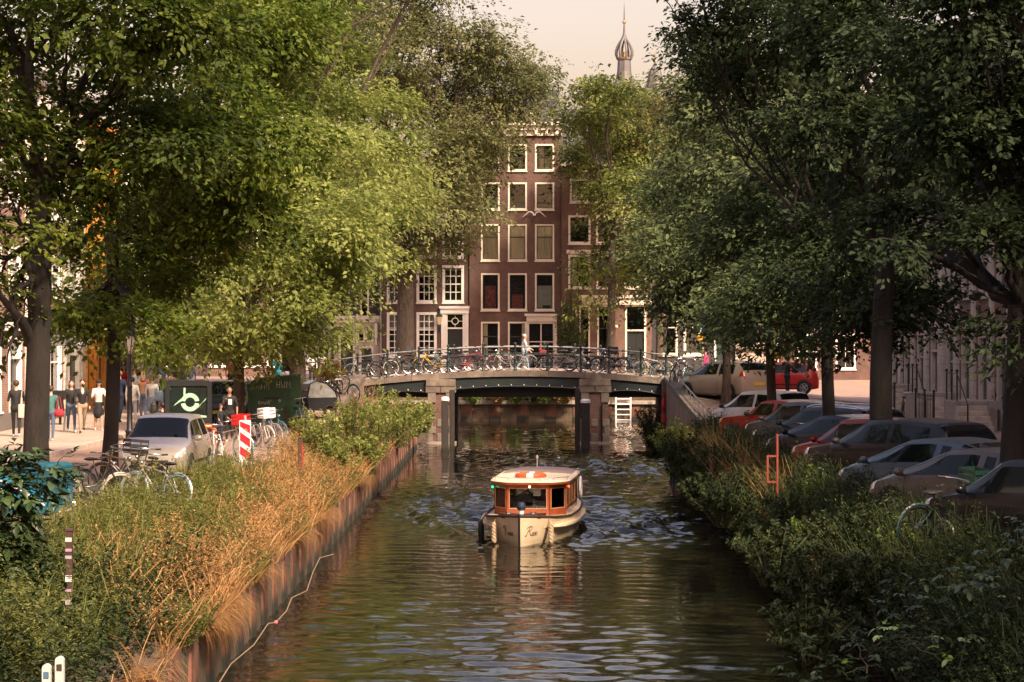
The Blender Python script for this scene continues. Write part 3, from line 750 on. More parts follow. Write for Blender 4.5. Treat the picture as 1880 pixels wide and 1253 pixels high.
for i in range(9):
    x = .3+(w-.6)*i/8; mb = MB(); mb.bx(x-.09,x+.09,-.33,-.0,Z(248),Z(240.5)); mb.build('bracket', CREAM, t)
shell(t, w, Z(246), 11, BR_C, roof=3.4, roofmat=SLATE)
mb = MB(); mb.bx(.5,1.3,3,4,Z(240),Z(188)); mb.bx(.42,1.38,2.92,4.08,Z(188),Z(184)); mb.build('chimney', BR_X, t)
mb = MB(); mb.bx(w*.25,w*.75,.6,2.6,Z(228),Z(196)); d_ = mb.build('dormer', CREAM, t)
mb = MB(); mb.bx(w*.34,w*.66,.56,.61,Z(222),Z(203)); mb.build('dormer_window', GLASS, d_)
# tie anchors and the white gull on the wall
gl = thing('gull_figure', 'white gull figure with spread wings on the tall brick house', 'gull', (fx(981), YF-.36, fz(395)))
mb = MB(); sp = []
for k in range(13):
    u = -1+k/6; z = .21*(1-abs(abs(u)-.42)/.58)-.16*(abs(u) > .42)*(abs(u)-.42)/.58 - (.10 if abs(u) < .1 else 0); sp.append((u*.74, 0, z))
mb.tube(sp, [.012,.025,.035,.045,.05,.06,.075,.06,.05,.045,.035,.025,.012], 6); gwing = mb.build('wings', WHITE, gl, 60)
mb = MB(); mb.sph((0,-.02,-.03),(.09,.17,.07),10,8); mb.sph((0,-.17,-.015),(.045,.06,.045),8,6); mb.build('body', WHITE, gl, 60)
mb = MB(); mb.tube([(0,0,0),(0,.26,-.02)], .015, 5); mb.build('mount', STEEL, gl)
# --- D
t, X, Z = far_house('canal_house', 'orange brown brick house with cream cornice above its ground floor', 1031, 1196, 300, -.25)
w = X(1196)
ops = []
for c,(a,b) in enumerate(((1044,1083),(1095,1133),(1146.5,1186))):
    ops += [(X(a),X(b),Z(529),Z(469),1,c), (X(a),X(b),Z(447.5),Z(397),2,c), (X(a+3),X(b-3),Z(372),Z(330),3,c)]
g1 = (X(1064),X(1082),Z0+.2,Z(562)); g2 = (X(1097),X(1121),Z0+.5,Z(562)); gd = (X(1148),X(1185),Z0+.3,Z(561))
wall_with_openings(w, Z0-.2, Z(304), [o[:4] for o in ops]+[g1,g2,gd], .22).build('front_wall', BR_D, t)
for o in ops: window(t, *o[:4], CREAM, .10, mid=.6, sash=DARKSASH, cur=[(0,.35,0,1)] if (o[5]+o[4])%2 else None)
window(t, *g1, CREAM, .07, mid=.7, sash=DARKSASH, sill=False); window(t, *g2, CREAM, .07, mid=.7, sash=DARKSASH)
door(t, *gd, M('door_black_green', (.02,.024,.022), .35), CREAM, .09, transom=Z(607), panels=3)
mb = MB(); mb.bx(X(1066),w+.02,-.38,.0,Z(548),Z(542.5)); mb.bx(X(1068),w,-.24,.0,Z(560),Z(548)); mb.build('shop_cornice', CREAM, t)
mb = MB(); mb.bx(X(1040),w-.1,-.10,.0,Z(466.5),Z(459.5)); mb.build('string_course', CREAM, t)
mb = MB(); mb.bx(-.05,w,-.34,.0,Z(308),Z(300)); mb.build('cornice', CREAM, t)
shell(t, w, Z(302), 10, BR_D, roof=4.0, roofmat=SLATE)
mb = MB(); mb.sph((X(1131),-.16,Z(600)),.11,10,8); gl_ = mb.build('globe_lamp', M('globe_glass',(.8,.75,.66),.25), t)
# --- E black brick, F pale stone
t, X, Z = far_house('canal_house', 'black brick house with tall cream framed curtained windows', 1196, 1349, 320, -.05)
w = X(1349)
ops = [(X(1210),X(1243),Z(652),Z(577)), (X(1256),X(1290),Z(652),Z(577)), (X(1206),X(1240),Z(552),Z(495)),(X(1256),X(1290),Z(552),Z(495)),(X(1304),X(1334),Z(552),Z(495)),
       (X(1206),X(1240),Z(465),Z(405)),(X(1256),X(1290),Z(465),Z(405)),(X(1304),X(1334),Z(465),Z(405))]
gd = (X(1312),X(1336),Z0+.3,Z(576))
wall_with_openings(w, Z0-.2, Z(352), ops+[gd], .22).build('front_wall', BR_E, t)
PALEC = M('pale_curtain', (.60,.55,.47), .9, var=.15, scale=5, stretch=(9,1,.25))
for i, o in enumerate(ops): window(t, *o, CREAM, .08, mid=.68, sash=CREAM, cur=[(0,.42,0,1)] if i == 0 else ([(0,1,0,1)] if i in (1,6) else [(0,.25,0,1)]), curmat=PALEC)
door(t, *gd, M('green_door', (.02,.04,.032), .35), WHITE, .09, transom=Z(613), panels=3)
mb = MB(); mb.bx(-.02,w+.02,-.34,.0,Z(356),Z(348)); mb.build('cornice', CREAM, t)
shell(t, w, Z(350), 10, BR_E, roof=3.6, roofmat=SLATE)
t, X, Z = far_house('canal_house', 'pale ashlar stone corner house beyond the yellow arrow sign', 1349, 1424, 330, -.3)
w = X(1424); PIN = M('ashlar', (.42,.34,.27), .85, var=.22, scale=2.5, bump=.2)
ops = [(X(1367),X(1388),Z(628),Z(580)), (X(1367),X(1388),Z(545),Z(480)), (X(1367),X(1388),Z(450),Z(390)), (X(1398),X(1416),Z(628),Z(580)), (X(1398),X(1416),Z(545),Z(480))]
wall_with_openings(w, Z0-.2, Z(345), ops, .22).build('front_wall', M('ashlar_joint', (.22,.17,.13), .9), t)
for o in ops: window(t, *o, M('dark_frame',(.05,.045,.04),.5), .06, mid=.6, sill=False)
# ashlar blocks proud of the joints
z = Z(690); r_ = 0
while z < Z(560):
    z1 = z+.31; x = -.35*(r_ % 2)
    while x < w-.02:
        xa, xb = max(0,x)+.008, min(w, x+.72)-.008
        cut = [o for o in ops if o[0]-.02 < xb and xa < o[1]+.02 and o[2]-.02 < z1 and z < o[3]+.02]
        segs = [(xa,xb)]
        for o in cut:
            segs = [s_ for a_,b_ in segs for s_ in ((a_,min(b_,o[0]-.05)),(max(a_,o[1]+.05),b_))]
        for a_,b_ in segs:
            if b_-a_ > .08:
                mb = MB(); mb.bx(a_,b_,-.035,.0,z+.008,z1-.008); mb.build('stone_block', PIN, t)
        x += .72
    z = z1; r_ += 1
mb = MB(); mb.bx(-.02,w+.1,-.3,.0,Z(640),Z(634)); mb.bx(-.02,w+.1,-.4,.0,Z(352),Z(344)); mb.build('cornice', PIN, t)
shell(t, w, Z(346), 10, PIN, roof=3, roofmat=SLATE)

# ---------------- street rows along the quays
def row_house(label, side, y0, y1, height, brick, floors, nb, frame=WHITE, base=None, door_mat=None, ground='windows', pil=None, cat='house', extra=None, xf=17.0, wfrac=.62):
    """house in a quay row; side -1: shop side, facing +x; side +1: car side, facing -x"""
    w = y1-y0; z0 = min(ground_z(side*xf, y0), ground_z(side*xf, y1))
    if side < 0: t = thing('row_house', label, cat, (-xf, y0, z0), PI/2)
    else: t = thing('row_house', label, cat, (xf, y1, z0), -PI/2)
    fh = [3.9] + [max(2.4, (height-4.3)/(floors-1))]*(floors-1)
    ops = []; z = .0
    for f in range(floors):
        bw = w/nb
        for c in range(nb):
            ww_ = bw*wfrac; a = bw*(c+.5)-ww_/2
            if f == 0 and ground == 'shop': a, ww_ = bw*c+.12, bw-.24
            isd = (f == 0 and c == nb-1 and ground != 'shop')
            ops.append((a, a+ww_, z+(.15 if isd else (.5 if ground=='shop' and f==0 else .85)), z+fh[f]-.55, f, c, isd))
        z += fh[f]
    height = z+.3
    wall_with_openings(w, -.4, height, [o[:4] for o in ops], .22).build('front_wall', brick, t)
    for o in ops:
        if o[6]: door(t, *o[:4], door_mat or M('door_black_green', (.02,.024,.022), .35), frame, .12, transom=o[3]-.75)
        else: window(t, *o[:4], frame, .11, nx=2 if o[4] else 1, nz=3 if o[4] else 1, mid=.6, cur=[(0,.3,0,1)] if (o[5]+o[4])%2 else None, sill=not(o[4]==0 and ground=='shop'))
    if base:
        mb = MB(); mb.bx(.0,w,-.06,.0,-.4,.75)
        mb.build('plinth', base, t)
    mb = MB(); mb.bx(-.02,w+.02,-.45,.0,height-.25,height); mb.bx(-.01,w+.01,-.25,.0,height-.55,height-.25); mb.build('cornice', frame, t)
    mb = MB(); mb.bx(0.01,w-.01,-.14,.0,fh[0]-.38,fh[0]-.1); mb.build('string_course', frame, t)
    if pil:
        for c in range(nb+1):
            x = min(max(w/nb*c, .26), w-.26)
            pz = .0; r_ = 0
            while pz < fh[0]-.45:
                mb = MB(); mb.bx(x-.24,x+.24,-.12,.0,pz+.006,pz+.27); mb.build('pilaster_block', pil, t); pz += .28
            mb = MB(); mb.bx(x-.22,x+.22,-.11,.0,fh[0]+.02,height-.6); mb.build('pilaster', pil, t)
    shell(t, w, height, 9, brick, roof=3.2, roofmat=SLATE, z0=-.4)
    return t, fh
BR_Y = brick_mat('row_brick_red', (.22,.10,.07), (.26,.12,.085), (.36,.30,.25), grime=.48)
OCHRE = M('ochre_paint', (.72,.30,.045), .55, var=.12, scale=2)
row_house('red brick row house with white window frames beside the ochre shop front', -1, 64.0, 76.0, 13.5, BR_Y, 4, 4, base=M('grey_plinth',(.16,.14,.125),.85,bump=.2))
row_house('red and white brick house whose wall meets the ochre front', -1, 76.0, 86.2, 13.0, BR_Y, 4, 3, base=M('grey_plinth',(.16,.14,.125),.85,bump=.2), pil=M('white_stone_band',(.55,.50,.43),.8))
t, fh = row_house('ochre painted timber shop front with tall columns', -1, 86.2, 94.0, 12.0, OCHRE, 3, 3, frame=OCHRE, door_mat=OCHRE, pil=OCHRE)
t, fh = row_house('cream shop with wide display windows and a white awning', -1, 94.0, 106.5, 11.5, M('cream_render',(.55,.47,.38),.8,var=.12), 3, 4, ground='shop', base=None)
mb = MB(); mb.prism([(-.0,3.05),(-1.5,2.55),(-1.5,2.30),(-1.46,2.30),(-1.46,2.50),(0,2.98)], lambda u,v,d: (d,u,v), .3, 12.2); mb.build('awning', M('awning_canvas',(.74,.68,.60),.8), t)
row_house('brick row house beyond the frame edge by the shops', -1, 50.0, 64.0, 13.5, BR_X, 4, 4)
row_house('dark brick row house at the start of the shop quay', -1, 34.0, 50.0, 13.0, BR_Y, 4, 4)
# row on the car side
RSTONE = M('warm_white_stone', (.46,.39,.32), .8, var=.22, scale=2, bump=.12)
row_house('stately house with pale banded pilasters behind the bicycle railings', 1, 74.0, 86.0, 15.0, BR_X, 4, 4, frame=RSTONE, base=RSTONE, pil=RSTONE, wfrac=.5)
row_house('brick house with pale stone ground floor beside the banded pilaster house', 1, 86.0, 98.0, 14.0, BR_C, 4, 4, frame=RSTONE, base=RSTONE, pil=RSTONE, wfrac=.5)
for k, (a, b) in enumerate(((4,20),(20,34),(34,47),(47,60),(60,74))):
    row_house(('tall brown brick row house raised to shade the car quay, ' + ('first','second','third','fourth','fifth')[k] + ' before the pilaster house'), 1, float(a), float(b), 17.0, (BR_X,BR_C,BR_B,BR_X,BR_C)[k], 4, 4, frame=RSTONE, base=RSTONE)  # mostly unseen houses, made taller so their shade reaches the bank
# stoops with steps and iron railings in front of the pilaster houses
def stoop(y, label, nst=6):
    z0 = ground_z(15, y); t = thing('stoop', label, 'stoop', (16.86, y, z0)); h = .17
    mb = MB(); mb.cham(-1.5,-.02,-.95,.95,-.2,nst*h,.02); mb.build('landing', STONE, t)
    for k in range(nst-1):
        mb = MB(); mb.cham(-1.5,-.45,-.95-.29*(k+1),-.95-.29*k-.004,-.2,(nst-1-k)*h,.012); mb.build('step', PALESTONE, t)
    mb = MB()
    for p in (( -1.42,.9),(-1.42,-.9),(-1.42,0)): mb.tube([(p[0],p[1],nst*h-.02),(p[0],p[1],nst*h+1.0)], .03, 6); mb.sph((p[0],p[1],nst*h+1.05),.055,8,6)
    mb.tube([(-1.42,.9,nst*h+.95),(-1.42,-.9,nst*h+.95)], .022, 6); mb.tube([(-1.42,.9,nst*h+.5),(-1.42,-.9,nst*h+.5)], .016, 6)
    mb.tube([(-1.42,-.9,nst*h+.95),(-1.42,-.95-.29*nst,.95)], .022, 6); mb.tube([(-1.42,-.95-.29*nst,.95),(-1.42,-.95-.29*nst,-.1)], .03, 6)
    mb.build('railing', BLACK, t)
stoop(76.5, 'stone stoop with steps and black iron railing below the banded pilasters')
stoop(84.0, 'stone stoop with iron railing at the joint of the pilaster houses')
stoop(92.5, 'stone stoop with iron railing of the pale ground floor house')
def iron_fence(y0, y1, label):
    z0 = ground_z(15, (y0+y1)/2); t = thing('iron_fence', label, 'fence', (15.1, y0, z0))
    bar = MB(); bar.tube([(0,0,0),(0,0,1.05)], .012, 5); bar.sph((0,0,1.08),(.018,.018,.05),6,5); me = bar.mesh('baluster', BLACK)
    for k in range(int((y1-y0)/.30)): obj('baluster', me, t, (0,k*.30,0))
    for z in (.15,.95):
        mb = MB(); mb.tube([(0,0,z),(0,y1-y0,z)], .018, 5); mb.build('rail', BLACK, t)
    for k in range(3):
        mb = MB(); mb.tube([(0,(y1-y0)*k/2,-.05),(0,(y1-y0)*k/2,1.2)], .04, 6); mb.sph((0,(y1-y0)*k/2,1.25),.06,8,6); mb.build('post', BLACK, t)
iron_fence(78.0, 81.5, 'black iron area railing between the stone stoops')
iron_fence(86.0, 90.0, 'black iron area railing before the pale ground floor house')
# houses closing the side streets
def back_house(label, x0, x1, y, height, brick, floors, nb, frame=WHITE, ground='windows'):
    w = x1-x0; t = thing('street_house', label, 'house', (x0, y, ground_z(x0, y)))
    ops = []; z = 0; fhs = [3.8]+[3.0]*(floors-1)
    for f in range(floors):
        for c in range(nb):
            bw = w/nb; f_ = .86 if (f == 0 and ground == 'shop') else .5
            ops.append((bw*(c+.5)-bw*f_/2, bw*(c+.5)+bw*f_/2, z+.8, z+fhs[f]-.5, f, c))
        z += fhs[f]
    wall_with_openings(w, -.4, z+.3, [o[:4] for o in ops], .22).build('front_wall', brick, t)
    for o in ops: window(t, *o[:4], frame, .10, nx=2, nz=2, cur=[(0,.3,0,1)] if (o[5])%2 else None)
    mb = MB(); mb.bx(0,w,-.4,.0,z+.05,z+.3); mb.build('cornice', frame, t)
    shell(t, w, z+.3, 8, brick, roof=3.5, z0=-.4)
    return t
BR_P = M('pink_render', (.52,.36,.28), .8, var=.15, scale=1.5)
back_house('pink rendered house closing the shop street', -35, -24, 178, 14, BR_P, 4, 4, ground='shop')
back_house('brown brick house closing the shop street beyond the container', -24, -15, 172, 14, BR_X, 4, 4, ground='shop')
back_house('cream house closing the shop street behind the yellowing shrub', -15.0, -11.6, 140, 12, M('cream_render',(.55,.47,.38),.8,var=.12), 4, 2, ground='shop')
back_house('dark brown house closing the street beyond the parked cars', 17.2, 34, 158, 15, BR_C, 5, 6)
back_house('red brick house beyond the pale corner house', 34, 52, 165, 14, BR_X, 4, 6)

# ---------------- church towers far behind
LEAD = M('lead', (.11,.10,.095), .55, .0, var=.3, scale=1.2, stretch=(1,1,.3)); GILT = M('gilding', (.55,.36,.10), .35, .8, var=.2)
S3 = 13.0
ct = thing('church_tower', 'grey lead church lantern with open onion dome and ball on its spire', 'church tower', ((1146-CX)/S3, F/S3, 1.7))
def tz(py): return H-(py-CY)/S3-1.7
mb = MB(); mb.bx(-3.2,3.2,-3.2,3.2,0,tz(230)); mb.build('tower_body', BR_X, ct)
mb = MB(); mb.lathe([(3.0,tz(230)),(2.6,tz(200)),(2.0,tz(165)),(1.25,tz(148)),(1.0,tz(132)),(.92,tz(112)),(1.1,tz(110)),(1.1,tz(107)),(.8,tz(106))], 8); mb.build('lantern_drum', LEAD, ct)
for k in range(8):
    a = 2*PI*k/8+.2; prof = [(1.02,108),(1.22,101),(1.22,95),(1.02,87),(.68,79),(.34,73),(.18,68)]
    mb = MB(); mb.tube([(r*math.cos(a), r*math.sin(a), tz(y)) for r,y in prof], .17, 6); mb.build('dome_rib', LEAD, ct, 60)
mb = MB(); mb.lathe([(.55,tz(106)),(.55,tz(98)),(.3,tz(96))], 8); mb.build('bell', GILT, ct)
mb = MB(); mb.lathe([(.42,tz(74)),(.30,tz(68)),(.16,tz(60)),(.10,tz(45)),(.08,tz(28)),(.03,tz(8)),(.0,tz(2))], 8); mb.build('spire', LEAD, ct)
mb = MB(); mb.sph((0,0,tz(41)), .27, 10, 8); mb.build('ball', GILT, ct)
ct2 = thing('church_tower', 'smaller lead turret with a gilt finial beside the onion dome', 'church tower', ((1213-CX)/S3, F/S3+12, 1.7))
mb = MB(); mb.bx(-2.2,2.2,-2.2,2.2,0,tz(190)); mb.build('tower_body', BR_X, ct2)
mb = MB(); mb.lathe([(2.4,tz(190)),(2.0,tz(160)),(1.15,tz(130)),(.9,tz(112)),(.5,tz(104)),(.14,tz(97)),(.08,tz(88))], 8); mb.build('turret', LEAD, ct2)
mb = MB(); mb.sph((0,0,tz(92)), .17, 8, 6); mb.tube([(0,0,tz(92)),(0,0,tz(74))], .05, 5); mb.bx(-.25,.25,-.03,.03,tz(80),tz(78)); mb.build('finial', GILT, ct2)

# unseen houses added behind the viewpoint to darken what glass and paint reflect
back_house('unseen tall brown house added behind the viewing bridge to darken reflections', -2, 16, -84, 16, BR_C, 5, 6).rotation_euler.z = PI
back_house('unseen red brick house added behind the viewing bridge to darken reflections', 16, 34, -84, 16, BR_X, 5, 6).rotation_euler.z = PI

for k, (a, b) in enumerate(((18,34),(0,18),(-20,0),(-42,-20),(-64,-42))):
    row_house('unseen row house added along the shop quay to darken reflections, ' + ('first','second','third','fourth','fifth')[k] + ' towards the viewing bridge from the dark brick one', -1, float(a), float(b), 14.0, (BR_X,BR_C,BR_B,BR_X,BR_C)[k], 4, 3)
for k, (a, b) in enumerate(((-16,4),(-38,-16),(-62,-38))):
    row_house('unseen row house along the car quay behind the viewing bridge, ' + ('first','second','third')[k] + ' of three', 1, float(a), float(b), 16.0, (BR_X,BR_C,BR_B)[k], 4, 3, frame=RSTONE)
# ================================================================== the boat
MAHOG = M('varnished_mahogany', (.23,.055,.022), .28, var=.35, scale=4, coat=.6, stretch=(1,6,1))
HULLC = M('hull_cream', (.62,.49,.33), .35, var=.10, scale=2.5, coat=.3)
DECKC = M('deck_cream', (.70,.57,.40), .5, var=.10, scale=4)
ROPE = M('rope', (.42,.31,.19), .9, var=.3, scale=20, bump=.5)
def smooth_interp(xs, ys, n=240, k=9):
    xs = np.array(xs, float); g = np.linspace(xs[0], xs[-1], n); v = np.interp(g, xs, ys)
    p = np.pad(v, k, mode='edge'); p[:k] = 2*v[0]-v[k:0:-1]; p[-k:] = 2*v[-1]-v[-2:-k-2:-1]
    w = np.hanning(2*k+3)[1:-1]; w /= w.sum(); v2 = np.convolve(p, w, 'valid')
    return lambda x: float(np.interp(x, g, v2))
_b = smooth_interp([0,.25,.7,1.3,2.2,3.5,5,6.5,7.5,8.0], [.0,.40,.78,1.02,1.16,1.22,1.22,1.15,.98,.70], k=4)
_wl = smooth_interp([0,.3,.8,1.6,3,5,6.5,7.5,8], [.0,.20,.52,.84,1.08,1.12,1.0,.75,.45], k=4)
_zg = smooth_interp([0,.8,2,4,6,8], [.70,.63,.56,.53,.56,.62], k=4)
def hull_pt(sd_, u, z):
    zg = _zg(u); t = (z)/zg
    w = _wl(u) + (_b(u)-_wl(u))*max(t,0)**.8 if z >= 0 else _wl(u)*(1-(z/-.45)**2)**.5
    return Vector((sd_*w, u - .10*max(0, z)*(1 if u < .4 else 0)*(1-u/.4) , z))
bt = thing('saloon_boat', 'cream saloon boat with varnished mahogany cabin coming along the canal', 'boat', (BOAT['bx'], BOAT['by'], 0), -BOAT['yaw']); bt.scale = (.88, 1, 1)
us = [0,.06,.14,.25,.4,.6,.85,1.2,1.7,2.3,3,4,5,6,6.8,7.4,7.8,8.0]
def hullmesh():
    mb = MB(); vs = []; fs = []; zz = [1.0,.86,.7,.5,.3,.12,0,-.25,-.55,-.85,-1]
    for u in us:
        zg = _zg(u); row = []
        for q in zz:
            z = q*zg if q >= 0 else q*.45; row.append(hull_pt(-1,u,z))
        row += [Vector((-p.x,p.y,p.z)) for p in row[::-1]][1:]
        vs += row
    n = 2*len(zz)-1
    for i in range(len(us)-1):
        for k in range(n-1): fs.append((i*n+k,i*n+k+1,(i+1)*n+k+1,(i+1)*n+k))
    fs.append(tuple((len(us)-1)*n+k for k in range(n)))
    mb.add(vs, fs); return mb
hl = hullmesh().build('hull', HULLC, bt, 50)
mb = MB(); vs = []; fs = []
for u in us:
    z = _zg(u)-.035; b = max(_b(u)-.02, .001); vs += [(-b,u,z),(-b*.5,u,z+.025),(0,u,z+.035),(b*.5,u,z+.025),(b,u,z)]
for i in range(len(us)-1):
    for k in range(4): fs.append((i*5+k,i*5+k+1,i*5+6+k,i*5+5+k))
mb.add(vs, fs); mb.build('deck', DECKC, bt, 50)
for sg in (-1,1):
    mb = MB(); mb.tube([hull_pt(sg,u,_zg(u))+Vector((0,0,.0)) for u in us], .028, 6); mb.build('gunwale', M('dark_gunwale',(.045,.032,.024),.5), bt, 60)
    mb = MB(); uu = np.linspace(.55, 7.8, 30); vs = []; fs = []
    for i, u in enumerate(uu):
        e = min(1, i/2.5, (29-i)/2.0); z = .375+.02*math.cos(u*.5); p = hull_pt(sg,u,z); w = .015+.115*e
        vs += [(p.x-sg*.02,p.y,z-.05*e-.005),(p.x+sg*w,p.y,z-.022*e),(p.x+sg*w,p.y,z+.022*e),(p.x-sg*.02,p.y,z+.05*e+.005)]
    for i in range(29):
        for k in range(3): fs.append((i*4+k,i*4+k+1,i*4+5+k,i*4+4+k))
    fs += [(0,1,2,3),(116,117,118,119)]
    mb.add(vs, fs); mb.build('rubbing_strake', HULLC, bt, 40)
    # ship's name in flowing strokes
    strokes = [[(.04,.0),(.10,.35),(.18,.72),(.22,.97)],[(.0,.70),(.06,.92),(.2,1.04),(.36,1.0),(.42,.84),(.34,.64),(.18,.54)],[(.2,.55),(.28,.42),(.36,.18),(.46,.03),(.52,.06)],
               [(.60,.38),(.53,.28),(.52,.12),(.58,.03),(.66,.08),(.68,.24),(.60,.38),(.70,.34)],[(.70,.06),(.78,.26),(.80,.42),(.83,.24),(.86,.10),(.80,.02),(.73,.05)],
               [(.90,.18),(1.0,.24),(1.02,.36),(.95,.40),(.90,.26),(.92,.08),(1.0,.03),(1.12,.12)],[(-.08,.1),(-.04,-.04),(.04,.0)]]
    mb = MB()
    for st in strokes:
        pts = []
        for a, z_ in st:
            a2 = a/1.12; q = .135+.30*(a2 if sg > 0 else 1-a2)
            p = hull_pt(sg, q, .235+.21*z_); d = (hull_pt(sg,q+.02,.235+.21*z_)-p).normalized(); nrm_ = Vector((sg*d.y,-sg*d.x,0))
            pts.append(p + nrm_*.004*(1 if nrm_.x*sg > 0 else -1))
        mb.tube(pts, .0075, 5)
    mb.build('lettering', M('name_paint',(.10,.045,.02),.5), hl)
mb = MB(); mb.tube([(0,.0,-.3),(0,-.02,0),(0,-.06,.35),(0,-.08,.74)], .030, 6); mb.build('stem_band', BLACK, bt)
# bow deck: dark coaming, bollard with blue cover, fairleads
mb = MB(); mb.prism([(-.62,.62),(-.50,.34),(-.2,.12),(0,.02),(.2,.12),(.50,.34),(.62,.62),(.45,.60),(.0,.38),(-.45,.60)], lambda u,v,d: (u,v,d), .63, .725); mb.build('bow_coaming', M('dark_mahogany',(.07,.022,.012),.35,coat=.3), bt)
mb = MB(); mb.lathe([(.07,.6),(.07,.80),(.10,.82),(.10,.84)], 10, (0,.42,0)); bo = mb.build('bollard', WHITE, bt, 40)
mb = MB(); mb.lathe([(.085,.80),(.115,.84),(.12,.90),(.09,.97),(.0,.985)], 12, (0,.42,0)); mb.build('bollard_cover', M('navy_cloth',(.012,.018,.045),.7), bo, 50)
for x in (-.32,.32):
    mb = MB(); mb.tube([(x-.06,.33,.77),(x-.04,.33,.72),(x+.04,.33,.72),(x+.06,.33,.77)], .022, 6); mb.build('fairlead', CHROME, bt)
# cabin
plan = [(-.56,2.15),(.56,2.15),(.95,2.75),(1.0,6.0),(.85,6.5),(-.85,6.5),(-1.0,6.0),(-.95,2.75)]
ZB, ZT = .56, 1.27
cab = MB(); trimpost = None
def panel(p, q, panes, zsill=.135, ztop=.085):
    p, q = Vector((*p,0)), Vector((*q,0)); d = q-p; L_ = d.length; d.normalize(); nrm_ = Vector((d.y,-d.x,0))
    rot = Matrix((d, -nrm_, Vector((0,0,1)))).transposed()
    mb = MB(); th = .05
    def bar(a,b,z0,z1,th=.05,off=0): mb.box(p + d*((a+b)/2) + nrm_*off + Vector((0,0,(z0+z1)/2)), (b-a, th, z1-z0), rot)
    bar(0,L_,ZB-.06,ZB+zsill); bar(0,L_,ZT-ztop,ZT)
    w = L_/panes
    for k in range(panes+1):
        a = max(0,k*w-.05); b = min(L_,k*w+.05); bar(a,b,ZB+zsill+.001,ZT-ztop-.001)
    pn = mb.build('cabin_panel', MAHOG, bt)
    for k in range(panes):
        a, b = k*w+.05, (k+1)*w-.05
        if k == 0: a = .05
        m2 = MB(); m2.box(p+d*((a+b)/2)+Vector((0,0,(ZB+zsill+ZT-ztop)/2)), (b-a, .008, ZT-ZB-zsill-ztop), rot); m2.build('pane', GLASS, pn)
        m2 = MB()
        for (c0,c1,z0,z1) in ((a,b,ZB+zsill,ZB+zsill+.018),(a,b,ZT-ztop-.018,ZT-ztop),(a,a+.018,ZB+zsill+.018,ZT-ztop-.018),(b-.018,b,ZB+zsill+.018,ZT-ztop-.018)):
            m2.box(p+d*((c0+c1)/2)+nrm_*.024+Vector((0,0,(z0+z1)/2)), (c1-c0,.016,z1-z0), rot)
        m2.build('beading', M('pale_beading',(.45,.22,.10),.35), pn)
npn = [1,1,4,1,2,1,4,1]
for i in range(8): panel(plan[i], plan[(i+1)%8], npn[i])
def roofpoly(g):
    out = []
    base = [(-.60,1.98),(.60,1.98),(1.08,2.55),(1.12,6.1),(.95,6.72),(-.95,6.72),(-1.12,6.1),(-1.08,2.55)]
    for k in range(8):
        p0, p1, p2 = base[k-1], base[k], base[(k+1)%8]
        for t in (.0,.5,1.0):
            a = [p1[0]+(p0[0]-p1[0])*.22, p1[1]+(p0[1]-p1[1])*(.22 if abs(p0[1]-p1[1]) < 2 else .06)]; b = [p1[0]+(p2[0]-p1[0])*.22, p1[1]+(p2[1]-p1[1])*(.22 if abs(p2[1]-p1[1]) < 2 else .06)]
            x = (1-t)**2*a[0]+2*t*(1-t)*p1[0]+t*t*b[0]; y = (1-t)**2*a[1]+2*t*(1-t)*p1[1]+t*t*b[1]; out.append((x*g, 4.3+(y-4.3)*g))
    return out
mb = MB(); R0 = roofpoly(1.0); n = len(R0)
mb.prism(R0, lambda u,v,d: (u,v,d), ZT+.001, ZT+.05); rf = mb.build('roof', MAHOG, bt)
mb = MB(); vs = []
for g, z in ((.995,ZT+.052),(.985,ZT+.075),(.93,ZT+.095),(.6,ZT+.125),(.2,ZT+.135)): vs += [(x,y,z) for x,y in roofpoly(g)]
fs = [(k*n+i,k*n+(i+1)%n,(k+1)*n+(i+1)%n,(k+1)*n+i) for k in range(4) for i in range(n)] + [tuple(4*n+i for i in range(n))]
mb.add(vs, fs); mb.build('roof_skin', DECKC, rf, 60)
mb = MB(); mb.prism([(-.98,.0),(-.6,.05),(0,.07),(.6,.05),(.98,0),(.98,-.05),(-.98,-.05)], lambda u,v,d: (u,d,ZT+.105+v), 4.6, 6.5); mb.build('roof_hatch_cover', M('grey_canvas',(.26,.20,.165),.8), rf)
# low roof rail
mb = MB(); pts = [(x*.95, 4.3+(y-4.3)*.95, ZT+.15) for x,y in R0 if y < 4.5]; pts = sorted(pts, key=lambda p: p[0]); mb.tube(pts, .008, 5)
for p in pts[::2]: mb.tube([p,(p[0],p[1],ZT+.07)], .007, 4)
mb.build('roof_rail', CHROME, rf)
# lights: green and red side lamps, masthead lamp
for x, y, z, nm, c in ((-1.02,2.72,1.17,'side_lamp',(.02,.55,.18)),(1.02,3.1,1.17,'side_lamp',(.9,.09,.02)),(0.05,2.08,1.22,'bow_lamp',(1.0,.62,.28))):
    mb = MB(); mb.sph((x,y-.03,z),.032,10,8); mb.build(nm, M('lamp_'+nm+str(x), c, .3, emit=2.2), bt)
    mb = MB(); mb.bx(x-.04,x+.04,y-.0,y+.05,z-.045,z+.045); mb.build('lamp_housing', BLACK, bt)
mb = MB(); mb.tube([(-.15,6.2,ZT+.1),(-.15,6.2,ZT+.42)], .014, 6); mb.sph((-.15,6.2,ZT+.42),(.035,.035,.06),8,6); mb.build('horn', WHITE, bt)
